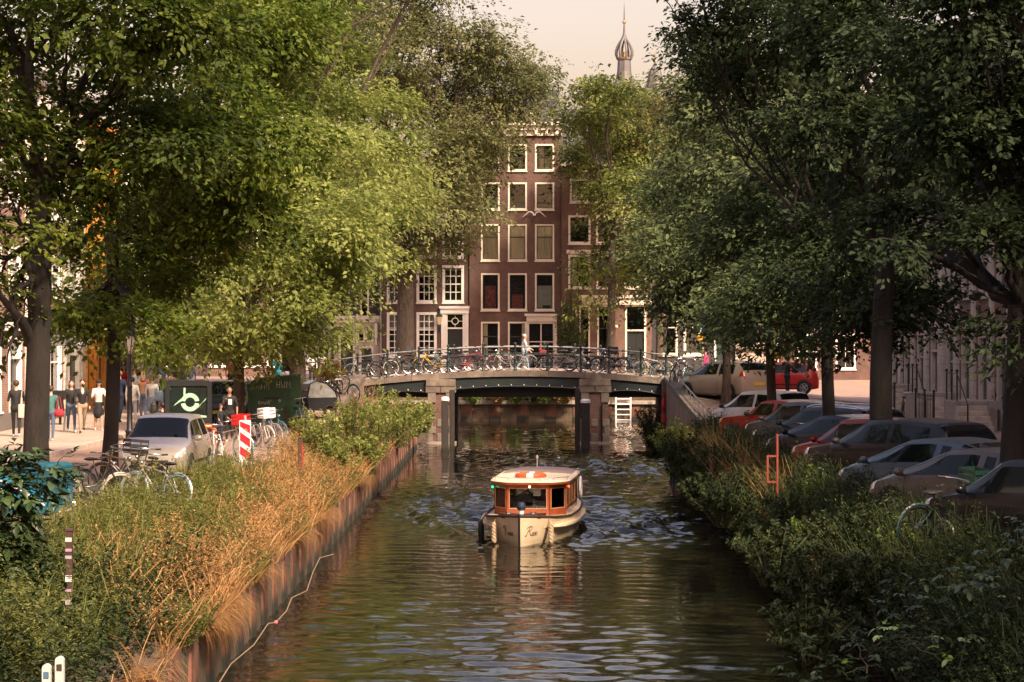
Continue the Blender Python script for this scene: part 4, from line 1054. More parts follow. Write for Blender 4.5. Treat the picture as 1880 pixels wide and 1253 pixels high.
# floor, seats and inner dark
mb = MB(); mb.bx(-.9,.9,2.3,6.4,.1,.14); mb.build('cabin_floor', MAHOG, bt)
mb = MB(); mb.lathe([(.20,0),(.20,.03)], 16, (0,0,0)); 
mb = MB(); mb.ring((-.10,2.75,.88), .19, .018, 'y', 20, 5); mb.tube([(-.10,2.75,.88),(-.10,2.55,.70)], .02, 6); mb.build('steering_wheel', BLACK, bt)
mb = MB(); mb.bx(.12,.30,2.42,2.46,.98,1.17); mb.build('paper', WHITE, bt)
# fenders
def rope_fender(u, sg, zt, zb, r, label):
    p = hull_pt(sg, u, .5); t = thing('rope_fender', label, 'fender', bt.matrix_basis @ Vector((p.x+sg*(r+.035), p.y-.03, 0)), -BOAT['yaw'])
    for k in range(3):
        pts = []
        for i in range(25):
            q = i/24; a = k*2*PI/3 + q*12; rr = r*.5*(1 if .05 < q < .95 else .7); pts.append((rr*math.cos(a), rr*math.sin(a), zt+(zb-zt)*q))
        mb = MB(); mb.tube(pts, r*.56, 6); mb.build('strand', ROPE, t, 60)
    mb = MB(); mb.tube([(0,0,zt-.02),(-sg*.03,.03,zt+.09),(-sg*.10,.08,.64)], .012, 5); mb.build('lanyard', ROPE, t)
rope_fender(.62, 1, .50, .05, .065, 'twisted rope fender hanging on the red lamp side of the boat')
rope_fender(.58, -1, .50, .05, .065, 'twisted rope fender hanging on the green lamp side of the boat')
p = hull_pt(-1, 2.2, .5); t = thing('fender', 'black rubber fender hanging off the side of the saloon boat', 'fender', bt.matrix_basis @ Vector((p.x-.13, p.y, 0)), -BOAT['yaw'])
mb = MB(); mb.lathe([(.02,-.02),(.06,.0),(.07,.06),(.07,.36),(.05,.42),(.02,.45)], 10); mb.build('body', RUBBER, t, 50)
mb = MB(); mb.tube([(0,0,.44),(.08,0,.58)], .01, 5); mb.build('lanyard', ROPE, t)
# orange lifebuoy lying on the roof
t = thing('lifebuoy', 'orange lifebuoy with white bands lying on the boat roof', 'lifebuoy', bt.matrix_basis @ Vector((.0, 2.95, ZT+.165)), -BOAT['yaw'])
for k in range(4):
    a = k*PI/2; mb = MB(); mb.ring((0,0,0), .32, .065, 'z', 10, 8, a+.22, a+PI/2-.22); mb.build('ring_segment', M('orange_buoy',(.75,.12,.03),.5), t, 60)
    mb = MB(); mb.ring((0,0,0), .32, .067, 'z', 4, 8, a-.22, a+.22); mb.build('band', WHITE, t, 60)
# white lifebuoy hung at the cabin's after side
t = thing('lifebuoy', 'white lifebuoy hung at the after corner of the cabin', 'lifebuoy', bt.matrix_basis @ Vector((1.13, 5.5, .98)), -BOAT['yaw'])
mb = MB(); mb.ring((0,0,0), .24, .055, 'x', 20, 8); mb.build('ring', WHITE, t, 60)
mb = MB(); mb.ring((0,0,0), .31, .012, 'x', 20, 5); mb.build('grab_line', BLACK, t)
# ================================================================== cars
def paint(name, c, metal=.1, rough=.3):
    return M('paint_'+name, c, rough, 0.0 if max(c) < .05 else metal, var=.08, scale=2.5, coat=.3, spec=.2)
CARGLASS = M('car_glass', (.006,.008,.008), .03, 0, var=.1, spec=.22)
PLASTIC = M('black_plastic', (.018,.018,.018), .6, var=.15)
LAMP = M('headlamp', (.62,.62,.60), .12, .2, var=.1, coat=.8); REDLAMP = M('tail_lamp', (.42,.012,.010), .2, var=.1, coat=.8); AMBER = M('amber_lamp', (.80,.25,.02), .25, coat=.6)
PLATE = M('yellow_plate', (.75,.52,.04), .5)
# top silhouette, belt line, roof half width by fraction of the length (0 rear, 1 front)
CARS = {
 'hatch': dict(L=3.75, W=1.64, H=1.50, top=[(0,.80),(.012,.98),(.06,1.34),(.13,1.46),(.35,1.50),(.56,1.46),(.76,.98),(.80,.93),(.93,.84),(.985,.70),(1,.55)], belt=[(0,.92),(.1,.95),(.75,.90),(.95,.76),(1,.60)], cowl=.765, rf=.565, rr=.10, tail=.02, bp=.34),
 'panda': dict(L=3.55, W=1.58, H=1.55, top=[(0,.85),(.01,1.05),(.035,1.40),(.07,1.51),(.35,1.55),(.58,1.50),(.80,1.02),(.84,.97),(.95,.86),(.99,.70),(1,.55)], belt=[(0,.98),(.8,.93),(.95,.78),(1,.60)], cowl=.805, rf=.585, rr=.055, tail=.012, bp=.36),
 'mpv': dict(L=4.4, W=1.82, H=1.62, top=[(0,.85),(.01,1.05),(.05,1.42),(.11,1.55),(.35,1.62),(.56,1.58),(.83,1.03),(.87,.98),(.96,.85),(.99,.68),(1,.52)], belt=[(0,1.05),(.1,1.03),(.8,.95),(.95,.78),(1,.58)], cowl=.835, rf=.57, rr=.09, tail=.015, bp=.37),
 'saloon': dict(L=4.6, W=1.74, H=1.42, top=[(0,.74),(.01,.92),(.03,.96),(.18,.98),(.26,1.30),(.31,1.40),(.45,1.42),(.57,1.39),(.70,.97),(.73,.93),(.94,.84),(.995,.76),(1,.55)], belt=[(0,.90),(.2,.93),(.72,.91),(.96,.80),(1,.62)], cowl=.705, rf=.575, rr=.29, tail=.195, bp=.43),
 'estate': dict(L=4.55, W=1.80, H=1.50, top=[(0,.82),(.01,1.02),(.04,1.34),(.09,1.45),(.35,1.50),(.55,1.46),(.73,.99),(.77,.95),(.94,.82),(.985,.66),(1,.52)], belt=[(0,1.0),(.1,.99),(.73,.93),(.95,.76),(1,.58)], cowl=.735, rf=.555, rr=.075, tail=.012, bp=.38),
 'sporty': dict(L=4.25, W=1.80, H=1.42, top=[(0,.84),(.01,.98),(.06,1.08),(.14,1.24),(.26,1.36),(.42,1.42),(.55,1.38),(.80,.98),(.84,.93),(.95,.78),(.985,.62),(1,.48)], belt=[(0,.98),(.1,1.0),(.35,.95),(.8,.88),(.95,.72),(1,.54)], cowl=.805, rf=.56, rr=.24, tail=.05, bp=.36),
 'suv': dict(L=4.35, W=1.82, H=1.62, top=[(0,.90),(.01,1.10),(.05,1.40),(.10,1.55),(.35,1.62),(.55,1.58),(.74,1.12),(.78,1.07),(.94,.96),(.985,.80),(1,.60)], belt=[(0,1.10),(.1,1.10),(.73,1.04),(.95,.90),(1,.70)], cowl=.745, rf=.555, rr=.085, tail=.012, bp=.38),
}
def make_car(name, label, kind, body, loc, rotz, group=None, roofmat=None, hubs=STEEL, rails=False, square=0):
    c = CARS[kind]; L, W_, Hh = c['L'], c['W'], c['H']
    k = 1 if square else 4
    top = smooth_interp(*zip(*c['top']), k=k); belt = smooth_interp(*zip(*c['belt']), k=k)
    bwf = smooth_interp([0,.02,.06,.2,.5,.8,.93,.975,1], [.80,.90,.96,1,1,1,.955,.87,.70], k=3)
    t = thing(name, label, 'car', loc, rotz, group)
    def sec(u):
        zt, zb, bw = top(u), belt(u), W_/2*bwf(u); zb = min(zb, zt-.02); cabf = max(0,min(1,(zt-zb)/.38)); rw = W_/2*(.72 if not square else .78)
        z0 = .20 + .06*max(0,(abs(u-.5)-.42)/.08)
        y5 = bw*.90*(1-cabf)+(rw+.02)*cabf; z5 = zb+(zt-zb)*(.5+.33*cabf)
        return [(bw*.84,z0),(bw*.965,z0+.09),(bw,z0+.30),(bw*.998,max(z0+.32,zb-.14)),(bw*.955,zb),(y5,z5),(y5*.93,zb+(zt-zb)*(.80+.15*cabf)),(y5*.55,zt-.006),(0,zt)]
    def S(u, v, sg=1):
        p = sec(u); i = min(int(v), 7); f = v-i
        y = p[i][0]*(1-f)+p[i+1][0]*f; z = p[i][1]*(1-f)+p[i+1][1]*f
        return Vector(((u-.5)*L, sg*y, z))
    def Sn(u, v, sg, off):
        e = .004; a = S(min(1,u+e),v,sg)-S(max(0,u-e),v,sg); b = S(u,min(8,v+.03),sg)-S(u,max(0,v-.03),sg)
        nn = a.cross(b); nn = nn.normalized() if nn.length > 1e-9 else Vector((0,sg,0))
        if nn.y*sg < 0 or (abs(nn.y) < .05 and nn.z < 0): nn = -nn
        if v > 5 and nn.z < 0: nn = -nn
        return S(u,v,sg)+nn*off
    # body
    uu = [0,.008,.02,.04,.07,.10,.14,.19,.24,.30,.36,.42,.48,.54,.58,.62,.66,.70,.74,.78,.82,.86,.90,.93,.955,.972,.985,.994,1]
    mb = MB(); vs = []; n = 17
    for u in uu:
        p = sec(u); vs += [((u-.5)*L,y,z) for y,z in p] + [((u-.5)*L,-y,z) for y,z in p[-2::-1]]
    fs = [(i*n+j,i*n+j+1,(i+1)*n+j+1,(i+1)*n+j) for i in range(len(uu)-1) for j in range(n-1)]
    fs += [tuple(range(n)), tuple((len(uu)-1)*n+j for j in range(n))] + [(i*n,(i+1)*n,(i+1)*n+n-1,i*n+n-1) for i in range(len(uu)-1)]
    mb.add(vs, fs); bd = mb.build('body', body, t, 38 if not square else 22)
    def patch(nm, u0b, u1b, u0t, u1t, v0, v1, sg, mat, par=t, off=.006, nu=8, nv=4):
        q = MB()
        def fn(a, b):
            lo = u0b+(u0t-u0b)*b; hi = u1b+(u1t-u1b)*b; return Sn(lo+(hi-lo)*a, v0+(v1-v0)*b, sg, off)
        q.grid(fn, nu, nv); return q.build(nm, mat, par, 60)
    def center(nm, u0, u1, v0, mat, off=.006, par=t, nu=6):
        q = MB()
        def fn(a, b):
            w = 2*a-1; v = 8-abs(w)*(8-v0); return Sn(u0+(u1-u0)*b, v, 1 if w >= 0 else -1, off)
        q.grid(fn, 14, nu); return q.build(nm, mat, par, 60)
    cw, rf, rr, tl, bp = c['cowl'], c['rf'], c['rr'], c['tail'], c['bp']
    center('windscreen', rf+.012, cw-.012, 5.15, CARGLASS); center('rear_window', tl+.015, rr, 5.15, CARGLASS)
    for sg in (1,-1):
        patch('side_window', bp+.02, cw-.035, bp+.02, rf+.0, 4.10, 4.93, sg, CARGLASS)
        patch('side_window', rr+.05 if kind != 'saloon' else rr-.02, bp-.015, rr+.055, bp-.015, 4.10, 4.93, sg, CARGLASS)
        for (a,b) in ((bp-.003,bp+.001),(cw-.06,cw-.056),(.155,.159)): patch('door_gap', a,b,a,b,.8,4.05,sg,BLACK,bd,.003,2,8)
        patch('door_handle', bp+.03, bp+.075, bp+.03, bp+.075, 3.45, 3.62, sg, PLASTIC if kind in ('panda','saloon') else body, bd, .02, 3, 2)
        patch('side_moulding', .22, .78, .22, .78, 1.55, 1.85, sg, PLASTIC if kind in ('panda','saloon','hatch') else body, bd, .010, 10, 2)
        patch('headlight', .925, .985, .915, .975, 3.2, 4.4, sg, AMBER if (kind == 'saloon') else LAMP, t, .008, 4, 3)
        patch('tail_light', .004, .05, .004, .045, (3.1 if kind not in ('panda','mpv','suv') else 3.6), (4.0 if kind not in ('panda','mpv','suv') else 4.7), sg, REDLAMP, t, .008, 4, 3)
        # mirror
        p = S(cw-.05, 4.05, sg); q = MB(); q.sph((p.x,p.y+sg*.13,p.z+.07),(.07,.10,.07),10,8); q.tube([(p.x,p.y-sg*.02,p.z),(p.x,p.y+sg*.1,p.z+.04)],.025,6)
        q.build('mirror', body if kind in ('hatch','mpv','sporty') else PLASTIC, t, 60)
        if rails:
            q = MB(); q.tube([S(u,6.2,sg)+Vector((0,0,.05 if rr+.03 < u < rf-.03 else 0)) for u in np.linspace(rr+.02,rf-.01,9)], .02, 6); q.build('roof_rail', CHROME, t)
    # bumpers, grille, plates
    for u0,u1,nm in ((.955,.998,'front_bumper'),(.002,.04,'rear_bumper')):
        q = MB()
        def fn(a, b):
            w = 2*a-1; u = u0+(u1-u0)*(b if nm[0]=='f' else b); return S(u, .6+1.3*abs(w)*0+.9, 1)
        for sg in (1,-1): patch(nm, u0,u1,u0,u1,.9,2.1,sg,PLASTIC if kind in ('panda','saloon') else body, t,.014,4,3)
    x1 = L/2; q = MB(); q.bx(x1-.02,x1+.012,-.42,.42,.34,.52); q.build('grille', PLASTIC, t)
    q = MB(); q.bx(x1+.0125,x1+.022,-.26,.26,.36,.47); q.build('number_plate', PLATE, t)
    q = MB(); q.bx(-x1-.02,-x1+.01,-.26,.26,.62,.73); q.build('number_plate', PLATE, t)
    # wheels
    for ux in (.18,.815):
        for sg in (1,-1):
            x = (ux-.5)*L; y = sg*(W_/2-.10); r = .30 if kind in ('panda','hatch','saloon') else .325
            q = MB(); q.lathe([(r*1.17,-.012),(r*1.17,.012)], 24); me = q.mesh('wheel_arch', PLASTIC)
            obj('wheel_arch', me, t, (x, sg*(W_/2+.001), r+.01), (PI/2,0,0))
            q = MB(); q.lathe([(r*.62,-.10),(r*.93,-.10),(r,-.07),(r,.07),(r*.93,.10),(r*.62,.10)], 24); wh = obj('wheel', q.mesh('wheel', RUBBER, 40), t, (x, y+sg*.03, r), (PI/2,0,0))
            q = MB()
            q.lathe([(r*.60,-.108),(r*.60,.108)], 20)
            hub = obj('rim', q.mesh('rim', PLASTIC, 40), wh)
            q = MB()
            for a in range(5):
                an = a*2*PI/5; rot = Matrix.Rotation(an,3,'Z'); q.box(rot@Vector((r*.32,0,-sg*.112)),(r*.56,.07,.02),rot)
            q.lathe([(r*.16,-.122 if sg>0 else .10),(r*.16,-.10 if sg>0 else .122)],10); q.ring((0,0,-sg*.108), r*.60, .018, 'z', 24, 5); q.build('spokes', hubs, wh)
    return t
PH = math.radians(55); CROT = PI-PH
def parked(label, kind, body, Y, x=8.1, dphi=0.0, **kw):
    return make_car('parked_car', label, kind, body, (x, Y, ground_z(x, Y)+.005), CROT+dphi, group='cars parked at an angle along the quay', **kw)
parked('beige people carrier parked on the ramp by the bridge', 'mpv', paint('beige',(.42,.335,.26)), 89.3, 8.75, -.05)
parked('small white hatchback with tall rear window between the beige and the red car', 'panda', paint('white',(.72,.66,.59),.05), 70.6, 8.05, 0)
parked('old angular red saloon with amber front lamps', 'saloon', paint('red',(.24,.018,.013),.1), 65.6, 8.25, .03, square=1)
parked('grey hatchback between the red saloon and the navy estate', 'hatch', paint('grey',(.055,.055,.053)), 61.8, 8.3)
parked('navy blue estate car with roof rails', 'estate', paint('navy',(.012,.018,.030)), 57.5, 8.35, rails=True)
parked('black low hatchback with glossy bonnet beside the navy estate', 'sporty', paint('black',(.010,.010,.011)), 53.0, 8.1)
parked('dark red hatchback squeezed between two black cars', 'hatch', paint('darkred',(.20,.014,.014)), 48.9, 8.0)
parked('black tall hatchback with red tail lamps beside the dark red one', 'suv', paint('black2',(.008,.008,.009)), 45.3, 8.05)
parked('light blue grey hatchback behind the silver brown coupe', 'sporty', paint('bluegrey',(.07,.095,.108)), 40.7, 8.05)
parked('silver brown coupe with chrome window line', 'sporty', paint('silverbrown',(.11,.092,.074)), 37.0, 8.05)
parked('black car half hidden in the dark shrubs', 'hatch', paint('black3',(.009,.009,.010)), 32.6, 7.95)
# cars farther back
make_car('parked_car', 'bright red car behind the beige people carrier', 'hatch', paint('brightred',(.42,.03,.025),.05), (12.4, 101.5, ground_z(12.4,101.5)), PI*.95)
make_car('parked_car', 'silver hatchback parked among the bicycles beside the slim tree', 'hatch', paint('silver',(.52,.47,.41),.45), (-8.05, 50.6, 1.455), -PI/2-.03)
make_car('parked_car', 'dark car beyond the black delivery cabin', 'estate', paint('dark',(.03,.032,.035)), (-10.35, 79.5, ground_z(-10.3,79.5)), -PI/2)
# ================================================================== bicycles
def bike_meshes():
    r = .335; out = {}
    q = MB(); q.ring((0,0,0), r, .020, 'y', 28, 6); out['tyre'] = q
    q = MB(); q.ring((0,0,0), r-.025, .010, 'y', 28, 5); out['rim'] = q
    q = MB()
    for k in range(14):
        a = 2*PI*k/14; q.tube([(0,(.02 if k%2 else -.02),0),((r-.03)*math.cos(a+.25),0,(r-.03)*math.sin(a+.25))], .0028, 3, False)
    q.tube([(0,-.05,0),(0,.05,0)], .022, 6); out['spokes'] = q
    return out
BM_ = bike_meshes()
_wheelcache = {}
def make_bike(label, frame_mat, style='oma', tyre=RUBBER, seatm=None, basket=None, crate=False, kid=False, group=None, fender=None, rimm=CHROME):
    t = thing('bicycle', label, 'bicycle', (0,0,0), 0, group); r = .335
    seatm = seatm or M('saddle_black',(.02,.018,.016),.6); fender = fender or frame_mat
    key = (tyre.name, rimm.name)
    if key not in _wheelcache: _wheelcache[key] = (BM_['tyre'].mesh('wheel', tyre, 60), BM_['rim'].mesh('rim', rimm, 60), BM_['spokes'].mesh('spokes', STEEL))
    me = _wheelcache[key]
    for x in (-.54,.56):
        w = obj('wheel', me[0], t, (x,0,r+.02)); obj('rim', me[1], w); obj('spokes', me[2], w)
    q = MB(); bb = (-.08,0,.30); hd = (.36,0,.86); sc = (-.22,0,.72); ra = (-.54,0,r+.02); fa = (.56,0,r+.02)
    q.tube([bb,(-.16,0,.55),sc], .017, 6)
    if style == 'oma':
        q.tube([bb,(.10,0,.36),(.26,0,.55),(.38,0,.78)], .019, 6); q.tube([(-.14,0,.48),(.08,0,.50),(.25,0,.66),(.36,0,.84)], .015, 6)
    else:
        q.tube([bb,(.38,0,.76)], .019, 6); q.tube([(-.21,0,.72),(.355,0,.84)], .018, 6)
    q.tube([(.34,0,.92),(.40,0,.74)], .022, 6)
    for y in (-.045,.045):
        q.tube([(bb[0],y*.6,bb[2]),(ra[0],y,ra[2])], .010, 5); q.tube([(sc[0],y*.4,sc[2]-.02),(ra[0],y,ra[2])], .009, 5); q.tube([(.40,y*.7,.74),(.44,y,.66),(fa[0],y,fa[2])], .012, 5)
    fr = q.build('frame', frame_mat, t, 60)
    q = MB(); q.tube([(.34,0,.92),(.31,0,1.05)], .014, 6); q.tube([(.10,-.30,1.08),(.20,-.27,1.07),(.32,-.12,1.07),(.32,.12,1.07),(.20,.27,1.07),(.10,.30,1.08)], .012, 6); hb = q.build('handlebar', CHROME, t, 60)
    q = MB(); q.tube([(.06,-.31,1.082),(.18,-.275,1.072)],.018,6); q.tube([(.06,.31,1.082),(.18,.275,1.072)],.018,6); q.build('grips', seatm, hb)
    q = MB(); q.tube([sc,(-.25,0,.86)], .013, 6); q.sph((-.30,0,.90),(.14,.10,.035),10,6); q.sph((-.17,0,.90),(.12,.035,.03),8,6); q.build('saddle', seatm, t, 60)
    q = MB(); q.ring((-.54,0,r+.02), r+.035, .022, 'y', 14, 4, PI*.05, PI*1.08); q.ring((.56,0,r+.02), r+.035, .020, 'y', 10, 4, PI*.12, PI*.95); q.build('mudguards', fender, t)
    q = MB()
    for y in (-.06,.06): q.tube([(-.28,y,.70),(-.86,y,.72)], .008, 5); q.tube([(-.80,y,.72),(-.54,y,r+.02)], .007, 5)
    for k in range(4): q.tube([(-.36-.14*k,-.06,.712),(-.36-.14*k,.06,.712)], .006, 4)
    q.build('luggage_rack', BLACK, t)
    q = MB(); q.lathe([(.095,-.006),(.095,.006)], 16); cr = obj('chainring', q.mesh('chainring', STEEL), t, (bb[0],-.055,bb[2]), (PI/2,0,0))
    q = MB(); q.tube([(-.08,-.08,.30),(.04,-.09,.18)], .010, 5); q.tube([(-.08,.08,.30),(-.20,.09,.42)], .010, 5); q.bx(.0,.09,-.17,-.09,.165,.19); q.bx(-.25,-.16,.09,.17,.41,.435); q.build('crank', STEEL, t)
    q = MB(); q.bx(-.54,-.02,-.075,-.045,.27,.40); q.build('chain_guard', BLACK if style == 'oma' else frame_mat, t)
    q = MB(); q.sph((.44,0,.90),(.05,.04,.045),8,6); q.build('headlamp', CHROME, t)
    if crate:
        q = MB(); a = basket or PLASTIC
        for z in (.98,1.08,1.18): q.bx(.36,.70,-.20,-.185,z,z+.06); q.bx(.36,.70,.185,.20,z,z+.06); q.bx(.36,.375,-.185,.185,z,z+.06); q.bx(.685,.70,-.185,.185,z,z+.06)
        for x in (.36,.685):
            for y in (-.2,.185): q.bx(x+.001,x+.014,y+.001,y+.014,.96,1.24)
        q.bx(.37,.69,-.19,.19,.955,.97); q.build('front_crate', a, t)
    if kid:
        q = MB(); q.cham(-.72,-.42,-.15,.15,.80,.92,.03); q.cham(-.78,-.70,-.15,.15,.80,1.22,.03); q.build('child_seat', M('pink_seat',(.62,.10,.10),.6), t)
    return t
FB = {'black': M('bike_black',(.012,.012,.013),.35,coat=.4), 'green': M('bike_green',(.02,.06,.045),.35,coat=.4), 'red': M('bike_red',(.24,.02,.02),.35,coat=.4), 'white': M('bike_white',(.62,.58,.52),.35,coat=.4),
      'blue': M('bike_blue',(.05,.16,.22),.35,coat=.4), 'silver': M('bike_silver',(.42,.41,.39),.35,.5,coat=.3), 'brown': M('bike_brown',(.10,.06,.04),.4), 'yellow': M('bike_yellow',(.60,.36,.03),.4), 'purple': M('bike_purple',(.12,.03,.05),.35,coat=.4)}
PALE_T = M('pale_tyre',(.45,.38,.29),.8); BLUE_T = M('light_blue_tyre',(.16,.33,.38),.7); WHITE_T = M('white_tyre',(.6,.57,.52),.7)
rb = np.random.default_rng(21)
def put(b, x, y, z, rotz, tilt=.10): b.location = (x,y,z); b.rotation_euler = (tilt,0,rotz); return b
# along the near railing of the bridge: (pixel of the middle, frame colour, style, tyre, extra words)
on_bridge = [(668,'silver','oma',RUBBER,'at the shop end of the bridge railing'),(690,'black','oma',RUBBER,'second in the row at the shop end of the railing'),(716,'brown','dia',RUBBER,'leaning by the first tall elm on the bridge'),
  (742,'green','oma',WHITE_T,'with white tyres on the bridge before the elm trunk'),(775,'black','oma',RUBBER,'with upright bars before the small-paned windows'),(797,'yellow','dia',RUBBER,'with yellow frame on the bridge before the lantern'),
  (815,'blue','oma',RUBBER,'with blue frame before the white doorway'),(842,'black','oma',RUBBER,'before the white doorway on the bridge'),(868,'red','dia',RUBBER,'with red frame on the bridge railing'),(893,'purple','oma',RUBBER,'with dark red frame beside the red one'),
  (928,'silver','oma',PALE_T,'with pale tyres at the crown of the bridge'),(950,'black','oma',WHITE_T,'with white wheels behind the walking woman'),(1022,'brown','oma',RUBBER,'with a pink child seat on the bridge'),
  (1052,'silver','oma',PALE_T,'before the leafy climber of the tall house'),(1068,'black','dia',RUBBER,'overlapping the silver one before the leafy climber'),(1092,'black','oma',RUBBER,'above the brick bridge pier'),(1118,'brown','oma',RUBBER,'just past the brick bridge pier'),
  (1148,'black','oma',PALE_T,'with dark panniers before the door with the globe lamp'),(1198,'white','dia',PALE_T,'with white frame at the car end of the bridge'),(1225,'black','oma',RUBBER,'crammed at the car end of the bridge railing')]
for i, (px, colr, st, ty, ex) in enumerate(on_bridge):
    x = (px-940)/40.6; b = make_bike('%s bicycle %s' % (colr, ex), FB[colr], st, ty, group='bicycles leaning on the bridge railing', kid=(px == 1022), crate=(px in (775,1148)))
    f = rb.random() < .5
    put(b, x, BY0+.62+rb.random()*.25, road_z(x)+.11, (0 if f else PI)+rb.normal(0,.10), (-.12 if not f else .12)*-1)
for i, (px, colr) in enumerate(((725,'black'),(790,'silver'),(860,'black'),(905,'green'),(985,'black'),(1040,'brown'),(1082,'silver'),(1130,'black'),(1168,'blue'))):
    x = (px-940)/37.6; b = make_bike('%s bicycle on the farther bridge railing, %s' % (colr, ('by the elm','before the lantern','before the white doorway','under the brick wall','before the shop door','near the climber','beside the trunk','by the dark window','by the globe lamp door')[i]), FB[colr], 'oma', RUBBER, group='bicycles on the farther bridge railing')
    put(b, x, BY1-.75, road_z(x)+.11, (0 if i % 2 else PI)+rb.normal(0,.1), .1 if i % 2 else -.1)
# bridge end by the cars
for i, (px, s, colr, rz, ex) in enumerate(((1240,42.5,'black',1.2,'standing upright at the end post of the bridge'),(1256,42,'blue',1.5,'with blue frame beside the parking sign'),(1276,41,'green',1.0,'under the parking sign by the people carrier'),(1250,40.5,'silver',.9,'behind the blue one by the parking sign'))):
    x = (px-940)/s; y = F/s; b = make_bike('%s bicycle %s' % (colr, ex), FB[colr], 'oma', RUBBER, group='bicycles at the foot of the bridge')
    put(b, x, y, max(ground_z(x,y), road_z(x) if y > 97 else 0)+.01, rz, .08)
# shop side: in front of the silver car and the slim tree
def gput(b, px, s, rz, tilt=.1, dz=.0):
    x = (px-940)/s; y = F/s; z = ground_z(x,y) if x < -6.6 or x > 7.2 else (bank_l(x,y) if x < 0 else bank_r(x,y)); return put(b, x, y, z+.005+dz, rz, tilt)
gput(make_bike('silver framed bicycle with light blue tyre nosing into the weeds', FB['silver'], 'dia', BLUE_T, group='bicycles by the slim tree'), 283, 97.5, 2.55, .12)
gput(make_bike('black bicycle with front crate beside the silver framed one', FB['black'], 'oma', RUBBER, crate=True, group='bicycles by the slim tree'), 262, 93, 2.2, .1)
gput(make_bike('black bicycle leaning on the slim tree', FB['black'], 'oma', RUBBER, group='bicycles by the slim tree'), 196, 94, .25, -.15)
gput(make_bike('black bicycle with pale mudguard behind the leaning one', FB['black'], 'oma', PALE_T, fender=FB['silver'], group='bicycles by the slim tree'), 165, 98, .5, .12)
gput(make_bike('dark bicycle tangled behind the front crate bicycle', FB['brown'], 'dia', RUBBER, group='bicycles by the slim tree'), 238, 90, 2.9, -.1)
gput(make_bike('bicycle with pale wheels standing behind the silver car', FB['white'], 'oma', PALE_T, group='bicycles by the barrier'), 392, 73, 1.9, .08)
gput(make_bike('white bicycle with light blue tyre and red front carrier by the barrier board', FB['white'], 'dia', BLUE_T, basket=M('red_plastic',(.55,.02,.02),.4), crate=True, group='bicycles by the barrier'), 416, 69, -.5, .08)
gput(make_bike('white bicycle with a wire basket right behind the barrier board', FB['white'], 'oma', WHITE_T, basket=WHITE, crate=True, group='bicycles by the barrier'), 476, 63, -.9, .08)
gput(make_bike('silver bicycle next to the white basket bicycle', FB['silver'], 'oma', PALE_T, group='bicycles by the barrier'), 488, 61.5, -.85, .08)
gput(make_bike('bicycle with light blue tyres before the green container', FB['blue'], 'oma', BLUE_T, group='bicycles by the barrier'), 503, 60, -.95, .08)
gput(make_bike('blue bicycle leaning on the side of the green container', FB['blue'], 'oma', BLUE_T, group='bicycles by the barrier'), 556, 53.5, -1.2, .1)
gput(make_bike('dark bicycle behind the black rain-covered cargo bike', FB['black'], 'oma', RUBBER, group='bicycles near the bridge foot'), 602, 47.5, -.9, .1)
gput(make_bike('bicycle with a white saddle cover at the foot of the bridge', FB['green'], 'oma', RUBBER, seatm=WHITE, group='bicycles near the bridge foot'), 632, 46, -.7, .1)
gput(make_bike('black bicycle with upright bars near the yellowing shrub', FB['black'], 'oma', RUBBER, group='bicycles near the bridge foot'), 612, 44.5, -1.1, -.1)
# car side
gput(make_bike('black bicycle with chrome bars leaning in front of the navy estate', FB['black'], 'oma', RUBBER, group='bicycles before the parked cars'), 1462, 72.5, .6, .1)
gput(make_bike('green bicycle half sunk in the dark shrubs before the last black car', FB['green'], 'oma', RUBBER, basket=FB['green'], crate=True, group='bicycles before the parked cars'), 1730, 119, .5, .12)
gput(make_bike('dark bicycle leaning on the iron railing by the stoops', FB['black'], 'oma', RUBBER, group='bicycles before the parked cars'), 1655, 49, 1.4, .1)

# ================================================================== street things on the shop side
ORANGE = M('orange_plastic', (.75,.13,.015), .4, coat=.3)
def rounded_rect(w, h, r, n=4):
    pts = []
    for cx, cy, a0 in ((w/2-r,h/2-r,0),(-w/2+r,h/2-r,PI/2),(-w/2+r,-h/2+r,PI),(w/2-r,-h/2+r,1.5*PI)):
        for k in range(n+1): a = a0+PI/2*k/n; pts.append((cx+r*math.cos(a), cy+r*math.sin(a)))
    return pts
# black delivery cabin with mint logo (front faces the camera)
p = W(346, 830, 60); ct_ = thing('delivery_vehicle', 'black boxy electric delivery vehicle with mint green logo on its windscreen', 'delivery vehicle', (p.x, p.y, ground_z(p.x,p.y)), .16)
BODY = M('dark_green_black', (.009,.012,.012), .4, var=.1, coat=.4)
q = MB(); q.prism(rounded_rect(1.42,1.62,.13), lambda u,v,d: (u,d,1.15+v), .12, 1.9); q.build('cabin', BODY, ct_, 35)
q = MB(); o_ = rounded_rect(1.42,1.62,.13); i_ = rounded_rect(1.14,1.0,.06); n = len(o_)
vs = [(u,0,1.15+v) for u,v in o_]+[(u,0,1.30+v) for u,v in i_]+[(u,.115,1.15+v) for u,v in o_]+[(u,.10,1.30+v) for u,v in i_]
fs = [(k,(k+1)%n,n+(k+1)%n,n+k) for k in range(n)]+[(k,(k+1)%n,2*n+(k+1)%n,2*n+k) for k in range(n)]+[(n+k,n+(k+1)%n,3*n+(k+1)%n,3*n+k) for k in range(n)]
q.add(vs, fs); q.build('front_frame', BODY, ct_, 35)
q = MB(); q.prism(i_, lambda u,v,d: (u,d,1.30+v), .05, .058); ws_ = q.build('windscreen', M('dark_screen',(.012,.018,.015),.05,spec=.5), ct_)
MINT = M('mint_print', (.30,.55,.36), .5, var=.03)
q = MB()
